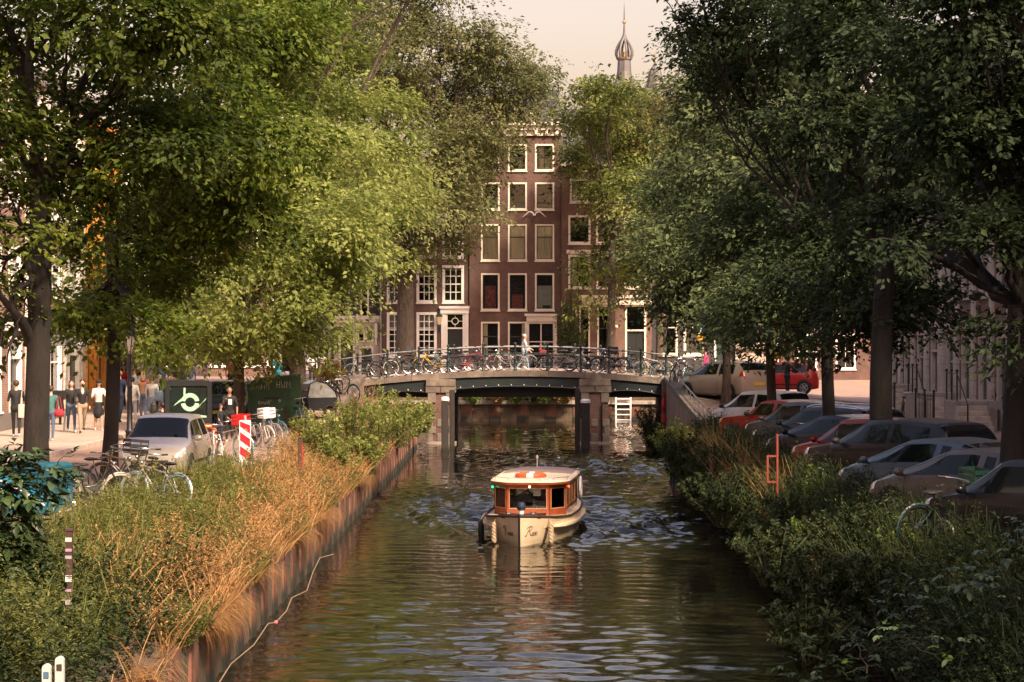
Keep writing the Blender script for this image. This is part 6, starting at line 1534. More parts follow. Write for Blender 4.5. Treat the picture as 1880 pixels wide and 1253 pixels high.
person('person in an open black jacket and beige trousers walking arm to arm', gz(151,56), DN+.3, 1.74, C_['black'], C_['beige'], shoes=C_['black'], hair='dark', stride=.28, phase=-1, arms=((.15,.3),(.15,.5)), group=gr,
       extra=lambda t,k: MB().sph((.075*k,0,1.30*k),(.075*k,.07*k,.20*k),10,8).build('blouse', C_['cream'], t, 60))
person('person in a black cap and white shirt looking at a phone', gz(181,54.5), DN+.35, 1.68, C_['white'], C_['black'], hair='dark', long=True, skirt=True, stride=.12, arms=((.35,1.5),(.35,1.5)), cap=C_['black'], group=gr)
person('tall person in long navy coat between the slim tree and the lamp', gz(219,51), UP-.1, 1.86, C_['navy'], C_['navy'], shoes=C_['black'], hair='ginger', stride=.2, group=gr)
person('person in white shirt and white trousers behind the lamp post', gz(243,52), UP, 1.66, C_['white'], C_['white'], hair='brown', stride=.2, phase=-1, group=gr)
person('person in slate blue shirt by the shop window', gz(247,47), UP, 1.80, C_['ltblue'], C_['navy'], hair='brown', group=gr)
person('blond person in tan jacket with pink collar', gz(263,49.5), UP+.1, 1.74, C_['tan'], C_['denim'], hair='blond', long=True, stride=.15, group=gr, extra=lambda t,k: MB().ring((0,0,1.45*k),.10*k,.035*k,'z',16,6).build('collar', C_['pink'], t, 60))
person('person in pale shirt and denim skirt with a shoulder bag', gz(279,51.5), UP-.1, 1.66, C_['white'], C_['ltblue'], hair='blond', skirt=True, stride=.1, group=gr)
person('dark haired person in a cream blouse by the shop window', gz(286,46), UP, 1.76, C_['cream'], C_['black'], hair='dark', long=True, stride=.15, group=gr)
person('person in a grey cap and beige shirt beside the delivery vehicle', gz(316,49), UP+.4, 1.76, C_['beige'], C_['black'], hair='brown', cap=C_['grey'], arms=((.8,1.2),(.3,.6)), group=gr)
person('seated person in olive jacket behind the silver car', gz(282,62), UP, 1.72, C_['olive'], C_['black'], hair='dark', long=True, pose='sit', arms=((.5,.8),(.5,.8)), group=gr)
person('seated dark haired person next to the olive jacket', gz(299,60), UP, 1.66, C_['black'], C_['denim'], hair='dark', pose='sit', arms=((.5,.8),(.5,.8)), group=gr)
person('distant person in white standing at the shop corner', gz(307,31), DN, 1.75, C_['white'], C_['white'], hair='dark', voxel=.03, group=gr)
person('standing person in dark t-shirt with white print by the bicycles', gz(421,58), DN+.3, 1.70, C_['black'], C_['black'], sleeves='short', hair='dark', skin=1, arms=((.1,.2),(.9,1.1)), extra=lambda t,k: MB().bx(.12*k,.152*k,-.06*k,.06*k,1.18*k,1.36*k).build('shirt_print', C_['white'], t), group='people by the bicycles')
person('child in dark clothes by the bicycles', gz(404,60), DN+1.0, 1.25, C_['black'], C_['navy'], sleeves='short', hair='dark', skin=1, arms=((.6,.5),(.3,.3)), group='people by the bicycles')
person('white haired person in white shirt and open dark jacket on the cross street', gz(573,36), DN, 1.80, C_['white'], C_['black'], hair='grey', voxel=.03, group='people on the cross street')
person('person in a turquoise raincoat on the cross street', gz(509,38), UP, 1.70, C_['cyan'], C_['cyan'], hair='brown', voxel=.03, group='people on the cross street')
person('person in a red jacket behind the barked tree', gz(424,40), UP, 1.72, C_['red'], C_['black'], hair='brown', voxel=.03, group='people on the cross street')
for (px_, s_, tp, bt_, hr, lb, fc) in ((205,43,'cream','denim','brown','person in a cream top walking behind the slim tree',1),(228,44,'red','black','dark','person in a dark red top by the cream shop',-1),(254,42,'black','beige','blond','blond person in black by the cream shop door',1),(270,43,'white','black','grey','grey haired person in white under the awning',1),
     (300,42,'ltblue','denim','dark','person in light blue under the end of the awning',-1),(326,40,'tan','black','brown','person in a tan coat near the shop corner',1),(350,37,'navy','denim','brown','person in navy crossing towards the bridge',1),(592,37,'cream','beige','brown','person in cream walking up to the bridge',1)):
    person(lb, gz(px_,s_), UP*fc+rp_p.normal(0,.3), 1.62+.2*rp_p.random(), C_[tp], C_[bt_], hair=hr, long=(px_%2 == 0), stride=.25*rp_p.random(), arms=((.1+.4*rp_p.random(),.2+.8*rp_p.random()),(.1,.3)), voxel=.028, group=gr)
xw = (962-940)/38.6
person('white haired person in white blouse walking on the bridge', (xw, F/38.6, road_z(xw)+.02), .15, 1.72, C_['white'], C_['ltblue'], hair='grey', stride=.25, arms=((.5,.6),(.3,.4)), group='people on the bridge')
xp = (1297-940)/39.0
person('person in a bright pink jacket beside the parking sign', (xp, F/39.0, ground_z(xp, F/39.0)), PI*.9, 1.70, C_['pink'], C_['black'], hair='dark', group='people on the bridge')
xr = (1445-940)/42.0
person('person with a dark grey helmet beyond the white car', (xr, F/42.0, ground_z(xr, F/42.0)), .3, 1.78, C_['black'], C_['black'], hair='dark', helmet=M('helmet_grey',(.05,.05,.052),.3,coat=.5), arms=((.7,.5),(.7,.5)), group='people on the bridge')
person('skipper in dark clothes standing at the wheel inside the boat', bt.matrix_basis @ Vector((-.12,3.25,-.36)), DN-BOAT['yaw'], 1.60, C_['navy'], C_['black'], hair='brown', arms=((.7,.5),(.7,.5)), voxel=.02)
# bags
t = thing('tote_bag', 'pale canvas tote bag hanging from the person in black', 'bag', (gz(30,58)[0]+.28, gz(30,58)[1]-.1, gz(30,58)[2]+.62), UP)
q = MB(); q.cham(-.05,.05,-.2,.2,0,.42,.03); q.build('bag_body', C_['cream'], t); q = MB(); q.tube([(0,-.12,.4),(0,-.02,.85),(0,.08,.85),(0,.12,.4)], .015, 5); q.build('strap', C_['cream'], t)
g0 = gz(93,60); t = thing('handbag', 'small red handbag beside the thick dark trunk', 'bag', (g0[0]+.27, g0[1]-.05, g0[2]+.72), UP)
q = MB(); q.sph((0,0,.12),(.09,.16,.13),12,8); q.build('bag_body', C_['red'], t, 60); q = MB(); q.tube([(0,-.1,.2),(0,-.02,.62),(0,.03,.62),(0,.1,.2)], .012, 5); q.build('strap', C_['red'], t)
g0 = gz(279,51.5); t = thing('shoulder_bag', 'slate blue shoulder bag of the person in the denim skirt', 'bag', (g0[0]+.26, g0[1]-.02, g0[2]+.80), UP)
q = MB(); q.cham(-.07,.07,-.15,.15,0,.34,.04); q.build('bag_body', C_['ltblue'], t); q = MB(); q.tube([(0,-.1,.32),(0,0,.62),(0,.1,.32)], .012, 5); q.build('strap', C_['ltblue'], t)
g0 = gz(282,62); t = thing('bench', 'low wooden bench under the two seated people', 'bench', (g0[0]+.35, g0[1]-.02, g0[2]), 0)
for k in range(3): q = MB(); q.bx(-.85,.75,-.2+.14*k,-.08+.14*k,.38,.42); q.build('slat', M('bench_wood',(.16,.10,.06),.7), t)
for x in (-.7,.6): q = MB(); q.bx(x,x+.06,-.18,.2,0,.38); q.build('leg', BLACK, t)
# ================================================================== trees
LEAF_L1 = leaf_mat('leaf_fresh', (.045,.072,.010), (.110,.155,.018), (.225,.265,.032), .46, .55, .22)
LEAF_L2 = leaf_mat('leaf_yellowish', (.125,.160,.034), (.265,.310,.075), (.43,.45,.140), .52, .55, .22)
LEAF_GR = leaf_mat('leaf_elm_far', (.075,.088,.032), (.155,.165,.060), (.26,.255,.105), .44, .6, .2)
LEAF_FY = leaf_mat('leaf_far_yellow', (.080,.105,.026), (.18,.215,.052), (.32,.33,.095), .46, .6, .2)
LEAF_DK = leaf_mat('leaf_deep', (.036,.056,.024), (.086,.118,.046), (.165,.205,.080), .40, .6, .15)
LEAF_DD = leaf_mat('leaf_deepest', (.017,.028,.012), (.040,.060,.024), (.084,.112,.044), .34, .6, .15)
def tree(name, label, px, s, r0, lobes, mat, leaf, n_sp, seed, bark=BARK, k=26, slen=.8, lean=0.0, split_py=None, depth=.8, gz=None, group='elms along the canal', extra_limbs=(), droop=.25, sdev=0.10, twigs=5):
    """trunk and crown; lobes are (px, py, rx, ry[, s]) read off the photograph at the tree's own distance"""
    rg = np.random.default_rng(seed); y = F/s; x = (px-CX)/s
    z0 = gz if gz is not None else ground_z(x, y)
    t = thing(name, label, 'tree', (x, y, z0-.05), 0, group)
    base = np.array([x, y, z0-.05])
    L = []
    for i, lb in enumerate(lobes):
        sl = lb[4] if len(lb) > 4 else s*(1+rg.normal(0, sdev*.35))
        p = W(lb[0], lb[1], sl); L.append((p.x-base[0], p.y-base[1], p.z-base[2], lb[2]/sl, (lb[2]+lb[3])*.5/sl*depth, lb[3]/sl))
    zs = sorted(l[2] for l in L); zsplit = (H-((split_py or 520)-CY)/s)-base[2]
    top = np.array([lean, 0, zsplit])
    # trunk
    pts = []; n = 9
    for i in range(n+1):
        u = i/n; pts.append((top[0]*u + .05*math.sin(4*u+seed), .05*math.sin(3*u+seed*2), zsplit*u))
    rr = [r0*(1.45 if i == 0 else (1.16 if i == 1 else 1.03-.22*i/n)) for i in range(n+1)]
    mb = MB(); mb.tube(pts, rr, 12); mb.build('trunk', bark, t, 60)
    end = np.array(pts[-1])
    # limbs
    order = sorted(range(len(L)), key=lambda i: -L[i][3]*L[i][5])
    for q, i in enumerate(order):
        c = np.array(L[i][:3]); st = end if c[2] > end[2]-.6 else np.array([top[0]*.9, 0, max(zsplit*.82, c[2]-.3)])
        P = limb_path(rg, st, c, 7, .16, .06); rl = r0*(.46 if q < 3 else .28)
        mb = MB(); mb.tube(P, [rl*(1-.8*j/7)+.012 for j in range(8)], 7); lm = mb.build('limb', bark, t, 60)
        mb = MB()
        for w_ in range(twigs):
            a = np.array(P[3+rg.integers(0,4)]); u = nrm(rg.normal(0,1,3)); b = c + u*np.array(L[i][3:6])*.85
            Q = limb_path(rg, a, b, 5, .18, .03); mb.tube(Q, [rl*.28*(1-.8*j/5)+.006 for j in range(6)], 5)
        mb.build('twigs', bark, lm, kind='stuff')
    for (pts_, ra) in extra_limbs:
        P = [np.array(W(*q)) - base for q in pts_]; mb = MB(); m = len(P)
        mb.tube(P, [ra*(1-.75*j/(m-1)) for j in range(m)], 8); mb.build('limb', bark, t, 60)
    # crown
    nc = max(8, n_sp//13); cp, cu_, j = in_lobes(rg, L, nc, .36)          # leaf clumps, then twigs round each clump
    ci = rg.integers(0, nc, n_sp); far_ = np.linalg.norm(rg.normal(0,1,(n_sp,3)),axis=1)
    pos = cp[ci] + rg.normal(0,1,(n_sp,3))*np.array([.62,.62,.24])*slen*(.7+.6*rg.random(nc)[ci])[:,None]; u = cu_[ci]
    ax = u*np.array([1,1,.35]) + rg.normal(0,.35,(n_sp,3)); ax[:,2] -= .12
    up = np.array([0,0,.85]) + .85*u + rg.normal(0,.14,(n_sp,3))
    sl = slen*1.2*(.6+.8*rg.random(n_sp))
    k = int(k*.62); P, D, Nn, ll = sprays(rg, pos, ax, up, k, sl, leaf*(1.44 if s > 60 else 1.56), droop)
    rnd = np.clip(np.repeat(rg.normal(.45,.17,nc)[ci] + rg.normal(0,.10,n_sp), k) + rg.normal(0,.16,n_sp*k), 0, 1)
    leaf_cards('crown', P, D, Nn, ll, ll*.56, rnd, mat, t)
    return t
LEAF_L0 = leaf_mat('leaf_dimmed_green', (.030,.050,.009), (.078,.112,.015), (.18,.21,.028), .44, .55, .2)  # fresh leaf green darkened, dimness of the frame edge put into the colour
LEAF_MR = leaf_mat('leaf_soft_green', (.055,.078,.034), (.130,.165,.066), (.235,.275,.115), .42, .6, .15)
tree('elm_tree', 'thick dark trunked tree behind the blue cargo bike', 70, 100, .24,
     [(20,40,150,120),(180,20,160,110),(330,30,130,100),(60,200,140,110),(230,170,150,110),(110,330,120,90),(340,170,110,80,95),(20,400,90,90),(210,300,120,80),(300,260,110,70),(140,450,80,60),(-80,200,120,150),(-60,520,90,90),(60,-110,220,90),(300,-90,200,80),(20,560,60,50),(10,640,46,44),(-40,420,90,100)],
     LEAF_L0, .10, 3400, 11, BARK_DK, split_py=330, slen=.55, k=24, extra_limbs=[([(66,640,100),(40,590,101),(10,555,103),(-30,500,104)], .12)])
tree('elm_tree', 'slim dark trunked tree standing among the bicycles behind the silver car', 202, 85, .165,
     [(300,400,110,80),(400,300,120,85),(430,380,90,60),(340,330,110,70),(480,250,100,70),(450,170,110,80),(330,480,100,55),(240,520,80,45),(180,470,80,50),(260,570,60,32),(370,430,80,45),(480,60,120,90),(520,-60,150,90),(150,560,60,35),(120,610,50,24),(250,600,60,26)],
     LEAF_L1, .10, 3200, 12, BARK_DK, split_py=430, slen=.6, k=24, lean=.05)
tree('elm_tree', 'tree with sunlit crown by the red and white barrier board', 436, 54, .20,
     [(470,440,110,80),(560,380,110,80),(590,460,100,70),(520,520,110,60),(450,560,100,50),(370,590,80,40),(566,560,46,36),(560,290,120,80),(640,260,100,70),(660,350,80,60),(420,640,60,28),(480,640,55,25),(360,640,50,25),(540,610,46,26),(588,500,46,34),(300,620,60,30),(500,600,70,30),(400,600,70,34),(615,410,58,48)],
     LEAF_L2, .115, 3300, 13, BARK, split_py=560, slen=.85, k=24)
tree('elm_tree', 'grey barked tree behind the green container', 545, 46, .34,
     [(640,430,110,80),(700,360,90,70),(698,385,44,38),(640,340,110,80),(690,290,90,60),(600,200,130,80),(638,455,44,28),(598,600,36,28),(600,640,40,24),(560,110,140,90),(610,525,26,18),(650,190,90,60),(470,30,150,110),(560,-60,180,90),(725,320,42,40),(700,-110,150,60),(860,-130,130,60),(590,550,46,28)],  # lobes above the frame added to darken the water's reflection
     LEAF_L2, .125, 3400, 14, BARK, split_py=520, slen=.95, k=26)
tree('elm_tree', 'leaning dark tree behind the black delivery cabin', 338, 47, .30,
     [(330,570,90,45),(290,500,100,60),(380,510,90,60),(300,610,60,28),(230,600,50,28),(250,440,100,70),(380,400,110,80),(200,560,60,40)],
     LEAF_L1, .125, 1700, 15, BARK_DK, split_py=600, slen=.9, k=24, lean=-.3)
tree('elm_tree', 'huge old elm before the purple brown brick house', 745, 31, .56,
     [(850,300,60,50),(885,235,56,48),(830,250,90,70),(780,320,100,70),(840,380,80,50),(730,430,80,45),(690,460,60,32),(860,385,40,28),(850,440,36,18),(790,440,60,34),(940,170,75,60),(860,150,90,70),(760,180,110,80),(680,120,110,80),(885,92,58,48),(820,60,100,60),(720,20,120,80),(985,120,36,44),(962,205,26,36),(600,60,110,90),(640,-70,200,70),(765,-40,80,50),(520,140,90,90),(740,500,40,20),(700,320,90,70),(845,350,45,38)],
     LEAF_GR, .145, 7200, 16, BARK, split_py=480, slen=1.15, k=26, gz=1.7, depth=.62, twigs=7, group='trees before the canal houses')
tree('elm_tree', 'slender yellow green tree before the orange brown brick house', 1122, 31, .26,
     [(1110,168,38,34),(1092,215,36,36),(1140,205,50,55),(1118,280,46,42),(1085,368,34,18),(1140,350,56,44),(1165,430,44,34),(1125,470,52,26),(1160,505,44,22),(1180,280,44,60),(1110,420,40,26),(1090,500,26,14),(1140,540,36,12),(1190,380,30,40),(1066,205,24,28),(1064,300,20,20),(1180,330,40,40),(1185,460,34,30),(1100,545,24,10)],
     LEAF_FY, .145, 3300, 17, BARK, split_py=440, slen=1.0, k=24, gz=1.7, depth=.8, group='trees before the canal houses')
tree('elm_tree', 'pale brownish tree with upright twigs under the church turret', 1210, 30, .22,
     [(1205,200,30,46),(1235,230,40,60),(1195,250,40,56),(1230,320,40,50),(1215,390,36,40),(1250,185,24,30)],
     leaf_mat('leaf_olive_dry', (.09,.085,.032), (.19,.17,.06), (.30,.26,.10), .42, .6, .2), .13, 1900, 18, BARK, split_py=430, slen=1.0, k=20, gz=1.7, group='trees before the canal houses')
tree('elm_tree', 'slim tree with deep green crown beside the beige people carrier', 1332, 46, .17,
     [(1290,420,85,60),(1240,470,58,42),(1280,520,75,42),(1340,480,70,50),(1350,380,90,70),(1265,350,70,55),(1310,290,70,60),(1330,560,60,28),(1250,560,45,22),(1225,420,45,36),(1390,540,55,34),(1290,220,45,45),(1300,600,36,18),(1350,620,30,20)],
     LEAF_MR, .125, 3400, 19, BARK, split_py=560, slen=.9, k=26, group='trees between the parked cars')
tree('elm_tree', 'slim pale trunked tree standing before the small white car', 1415, 58.8, .155,
     [(1400,430,90,70),(1440,520,80,55),(1380,560,64,30),(1430,330,100,80),(1480,430,80,70),(1380,260,90,80),(1460,230,100,80),(1320,180,60,60),(1370,150,90,70),(1450,590,60,30),(1400,620,40,18)],
     LEAF_MR, .115, 3200, 20, BARK, split_py=560, slen=.8, k=26, group='trees between the parked cars')
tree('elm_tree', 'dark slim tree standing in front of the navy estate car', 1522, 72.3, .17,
     [(1500,470,100,75),(1540,570,85,45),(1500,360,110,80),(1450,600,55,28),(1560,260,110,90),(1440,150,90,70),(1350,100,80,60),(1310,85,48,42),(1600,450,90,80),(1480,60,110,80),(1278,40,28,34),(1380,20,90,60),(1420,-70,180,70),(1280,145,22,22),(1300,-95,140,50),(1170,-125,130,50)],  # topmost lobes, out of frame, added to darken the water below
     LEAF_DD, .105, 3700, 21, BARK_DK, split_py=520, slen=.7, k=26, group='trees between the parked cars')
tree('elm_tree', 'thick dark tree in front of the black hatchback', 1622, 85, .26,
     [(1600,550,100,60),(1560,620,70,32),(1650,420,120,85),(1570,140,130,100),(1690,250,120,90),(1640,310,110,80),(1650,60,140,90),(1510,230,90,70),(1690,560,70,50),(1560,30,120,80),(1600,-70,180,70),(1800,330,100,80),(1840,180,110,90)],  # last lobes added to throw shade on the bank
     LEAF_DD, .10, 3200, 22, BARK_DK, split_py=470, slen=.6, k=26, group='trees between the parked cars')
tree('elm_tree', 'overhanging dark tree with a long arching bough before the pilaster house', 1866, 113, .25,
     [(1800,70,130,110),(1780,240,120,80),(1860,330,90,70),(1720,90,120,90),(1850,180,110,90),(1700,390,90,34),(1860,620,36,50),(1640,450,60,24),(1830,430,60,36),(1850,-60,200,80),(1950,200,120,160),(1950,480,80,110),(2040,260,120,120),(2040,450,110,90),(2120,560,100,70),(2160,350,110,110)],  # outermost lobes lie out of frame, added to shade the bank
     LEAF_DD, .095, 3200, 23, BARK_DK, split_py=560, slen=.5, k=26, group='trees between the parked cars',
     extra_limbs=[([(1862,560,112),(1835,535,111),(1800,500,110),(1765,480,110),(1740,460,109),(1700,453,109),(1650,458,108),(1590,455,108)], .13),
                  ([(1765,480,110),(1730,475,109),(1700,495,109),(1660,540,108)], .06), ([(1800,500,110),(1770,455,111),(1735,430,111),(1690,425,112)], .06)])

# unseen elms added to shade the banks and darken reflections
def shade_elm(label, x, y, seed, h=14.0):
    rg = np.random.default_rng(seed); t = thing('elm_tree', label, 'tree', (x,y,1.4), 0, 'unseen elms added for shade')
    mb = MB(); mb.tube([(0,0,0),(.1,0,2),(0,.1,5),(.1,0,h*.75)], [.32,.25,.22,.08], 10); mb.build('trunk', BARK_DK, t, 60)
    L = [(rg.normal(0,1.5), rg.normal(0,1.5), h*(.45+.5*i/8), 2.6-.12*i, 2.6-.12*i, 1.6) for i in range(9)]
    mb = MB()
    for l in L: mb.tube(limb_path(rg, (0,0,max(2.5,l[2]-2.5)), l[:3], 5, .15), [.09*(1-.7*j/5) for j in range(6)], 6)
    mb.build('limbs', BARK_DK, t, 60)
    pos, u, j = in_lobes(rg, L, 420); ax = u*np.array([1,1,.35])+rg.normal(0,.35,u.shape)
    P, D, Nn, ll = sprays(rg, pos, ax, np.array([0,0,.85])+.85*u, 12, 1.0+.7*rg.random(420), .34)
    leaf_cards('crown', P, D, Nn, ll, ll*.6, np.clip(rg.normal(.45,.2,len(P)),0,1), LEAF_DD, t)
for i, (x, y) in enumerate(((9.9,20.5),(9.0,6),(9.0,-14),(9.0,-28),(-9.4,11),(-9.2,-4),(-9.2,-18),(-9.2,-32))):
    shade_elm('unseen elm added beside the canal for its shade, %s on the %s side' % (('nearest','second','third','fourth')[i%4].replace('nearest','first'), 'car' if i < 4 else 'shop'), x, y, 300+i)
# ================================================================== plants on the banks
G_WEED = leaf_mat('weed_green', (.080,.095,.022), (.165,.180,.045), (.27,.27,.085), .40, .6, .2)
G_DRY = leaf_mat('dry_grass', (.25,.125,.040), (.44,.25,.095), (.58,.38,.18), .32, rough=.7, spec=.2)
G_SHR = leaf_mat('sapling_leaf', (.12,.15,.03), (.26,.30,.065), (.42,.45,.15), .48, .55, .25)
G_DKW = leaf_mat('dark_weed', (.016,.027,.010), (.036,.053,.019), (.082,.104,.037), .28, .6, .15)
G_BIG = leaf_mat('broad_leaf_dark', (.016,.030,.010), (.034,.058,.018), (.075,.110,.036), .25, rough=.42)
G_RUS = leaf_mat('withered_brown', (.09,.040,.014), (.19,.085,.028), (.34,.18,.07), .25, rough=.8)
G_LIM = leaf_mat('bindweed_leaf', (.06,.10,.015), (.15,.23,.035), (.30,.38,.08), .4)
G_SIL = leaf_mat('silvery_leaf', (.14,.15,.09), (.26,.27,.17), (.42,.42,.28), .3)
G_YEL = leaf_mat('yellowing_leaf', (.14,.10,.012), (.32,.22,.03), (.48,.33,.06), .4)
rp = np.random.default_rng(5)
def zbank(x, y): return np.array([(bank_l(a,b) if a < 0 else bank_r(a,b)) if -6.7 < a < 7.2 else ground_z(a,b) for a,b in zip(x,y)])
def blades(name, label, x, y, z, h, mat, lean=.35, w=.012, cat=None, bias=(0,0), droop=.5, seeds=0):
    """curved grass blades: three-segment tapering strips"""
    n = len(x); a = rp.random(n)*2*PI; d = np.stack([np.cos(a)*lean+bias[0]+rp.normal(0,.1,n), np.sin(a)*lean+bias[1]+rp.normal(0,.1,n), np.ones(n)],1)
    side = nrm(np.cross(d, rp.normal(0,1,(n,3)))); base = np.stack([x,y,z],1); hh = h[:,None]
    dh = d.copy(); dh[:,2] = 0
    p1 = base + nrm(d)*hh*.45; p2 = base + nrm(d)*hh*.8 + dh*hh*.22*droop; p2[:,2] -= 0; p3 = p2 + dh*hh*.40*droop + np.array([0,0,1.])*hh*(.22-.30*droop)
    ww = (w*(.7+.6*rp.random(n)))[:,None]*side
    V = np.stack([base-ww*.6,base+ww*.6,p1-ww*.55,p1+ww*.55,p2-ww*.4,p2+ww*.4,p3],1).reshape(-1,3); i = np.arange(n)[:,None]*7
    T = np.concatenate([i+np.array(t_) for t_ in ((0,1,3),(0,3,2),(2,3,5),(2,5,4),(4,5,6))],1).reshape(-1,3)
    rnd = np.clip(rp.normal(.5,.22,n),0,1)
    o = tri_mesh(name, V, T, rnd, mat, None, 'stuff', 5); tag(o, label, cat); return o
def patchy(x, y): return .62+.30*np.sin(1.9*x+1.3*y)+.22*np.sin(.8*y-2.7*x+1)+.22*rp.random(len(x))+.2*np.sin(.37*y)
def px_region(n, fn):
    """points on the banks accepted by fn(x, y) -> probability"""
    return fn(n)
def leafy_weeds(name, label, x, y, z, h, mat, leaf=.05, k=34, lean=.18, cat=None, spread=.20, bias=(0,0), wr=.42):
    """upright stems densely set with small leaves"""
    n = len(x); ax = np.stack([rp.normal(bias[0],lean,n), rp.normal(bias[1],lean,n), np.ones(n)],1); ax = nrm(ax)
    t = rp.random((n,k))**.8; ang = rp.random((n,k))*2*PI
    rad = spread*h[:,None]*(1.05-t)**.7*rp.random((n,k))
    P = np.stack([x,y,z],1)[:,None,:] + ax[:,None,:]*(t*h[:,None])[...,None] + np.stack([np.cos(ang)*rad,np.sin(ang)*rad,rad*.25],-1)
    D = np.stack([np.cos(ang),np.sin(ang),.35+rp.normal(0,.45,(n,k))],-1); Nn = np.stack([-np.cos(ang)*.4,-np.sin(ang)*.4,np.ones((n,k))],-1)+rp.normal(0,.4,(n,k,3))
    L = leaf*(.55+.8*rp.random((n,k)))
    rnd = np.clip(np.repeat(rp.normal(.45,.18,n),k)+rp.normal(0,.16,n*k)+.12*(t.ravel()-.5),0,1)
    o = leaf_cards(name, P.reshape(-1,3), D.reshape(-1,3), Nn.reshape(-1,3), L.ravel(), L.ravel()*wr, rnd, mat); tag(o, label, cat); return o
# ---- shop-side bank
def uni(a, b, n): return a+(b-a)*rp.random(n)
n = 30000; y = 22+74*rp.random(n)**1.5; x = uni(-7.0,-4.02,n)
e = (x+6.9)/2.9; dryp = np.clip(.02 + 1.40*(e-.24) + .55*smooth01((y-44)/12) - .9*smooth01((31-y)/6), 0, 1)*(1-.75*smooth01((y-60)/14)); pn = .55+.45*np.sin(1.4*x+.55*y+1)*np.sin(.31*y-1.1*x)+.35*np.sin(.9*y+2*x); keep = (rp.random(n) < dryp*np.clip(pn+.25,0.08,1)) & ~((x < -6.1) & (y > 47) & (y < 62))
x, y = x[keep], y[keep]; blades('dry_grass', 'sun-bleached orange dry grass spilling over the rusty piling', x, y, zbank(x,y), uni(.28,.85,len(x)), G_DRY, .55, .012, bias=(.10,-.03), droop=.55)
ks = rp.random(len(x)) < .22; xs_, ys_ = x[ks]+rp.normal(0,.08,ks.sum()), y[ks]
leafy_weeds('dry_seed_heads', 'pale golden seed heads above the dry grass', xs_, ys_, zbank(xs_,ys_)+.18, uni(.35,.75,len(xs_)), G_DRY, .05, 24, lean=.35, spread=.16, wr=.35)
# fringe hanging over the steel edge
n = 9000; y = 24+46*rp.random(n)**1.4; keep = (np.sin(y*1.1)+np.sin(y*.43+1)+rp.normal(0,.4,n)) > .55; y = y[keep]; n = len(y); x = uni(-4.4,-3.98,n); h = uni(.12,.55,n)
a = rp.normal(0,.5,n); base = np.stack([x,y,np.full(n,.92)],1); out = uni(.12,.40,n)
V = []; p1 = base+np.stack([out*.6,a*.15,.12*h],1); p2 = base+np.stack([out,a*.3,-.25*h],1); p3 = base+np.stack([out*1.05+.03,a*.4,-.85*h],1)
sdv = np.stack([np.zeros(n),np.full(n,.008),np.zeros(n)],1)
V = np.stack([base-sdv,base+sdv,p1-sdv,p1+sdv,p2-sdv*.8,p2+sdv*.8,p3],1).reshape(-1,3); i = np.arange(n)[:,None]*7
T = np.concatenate([i+np.array(t_) for t_ in ((0,1,3),(0,3,2),(2,3,5),(2,5,4),(4,5,6))],1).reshape(-1,3)
tag(tri_mesh('hanging_dry_grass', V, T, np.clip(rp.normal(.35,.2,n),0,1), G_DRY, None, 'stuff', 5), 'dry grass hanging down over the steel edge')
n = 5600; y = 22+30*rp.random(n)**1.3; x = uni(-7.6,-4.7,n)
e = (x+7.0)/2.9; wp_ = np.clip(1.35-1.2*e, 0, 1)*(1-smooth01((y-45)/6)) + .9*smooth01((30-y)/5); keep = rp.random(n) < wp_; x, y = x[keep], y[keep]
hw = uni(.45,1.0,len(x))*np.where(x < -6.9,.6,1)
leafy_weeds('green_weeds', 'tall feathery green weeds on the bank before the bicycles', x, y, zbank(x,y), hw*patchy(x,y), G_WEED, .066, 26, wr=.30)
n = 5200; y = 24+28*rp.random(n)**1.2; x = uni(-7.4,-4.9,n); keep = rp.random(n) < np.clip(1.2-1.2*(x+7)/2.6,0,1); x, y = x[keep], y[keep]
blades('green_grass', 'long green grass among the feathery weeds', x, y, zbank(x,y), uni(.4,.95,len(x)), G_WEED, .3, .011, droop=.6)
n = 2600; y = uni(34,80,n); x = uni(-6.7,-4.2,n); keep = (np.sin(1.4*x+.55*y+1)*np.sin(.31*y-1.1*x)+.35*np.sin(.9*y+2*x)) < rp.normal(-.1,.25,n); x, y = x[keep], y[keep]
leafy_weeds('green_weeds', 'scattered green weeds in the dry grass', x, y, zbank(x,y), uni(.3,.75,len(x)), G_WEED, .07, 20)
n = 1500; y = 27+42*rp.random(n)**1.3; x = uni(-4.5,-4.0,n); keep = (np.sin(y*.9+2) > .35); x, y = x[keep], y[keep]
leafy_weeds('edge_weeds', 'green weeds growing from the piling edge', x, y, zbank(x,y), uni(.25,.6,len(x)), G_WEED, .055, 30, bias=(.35,0))
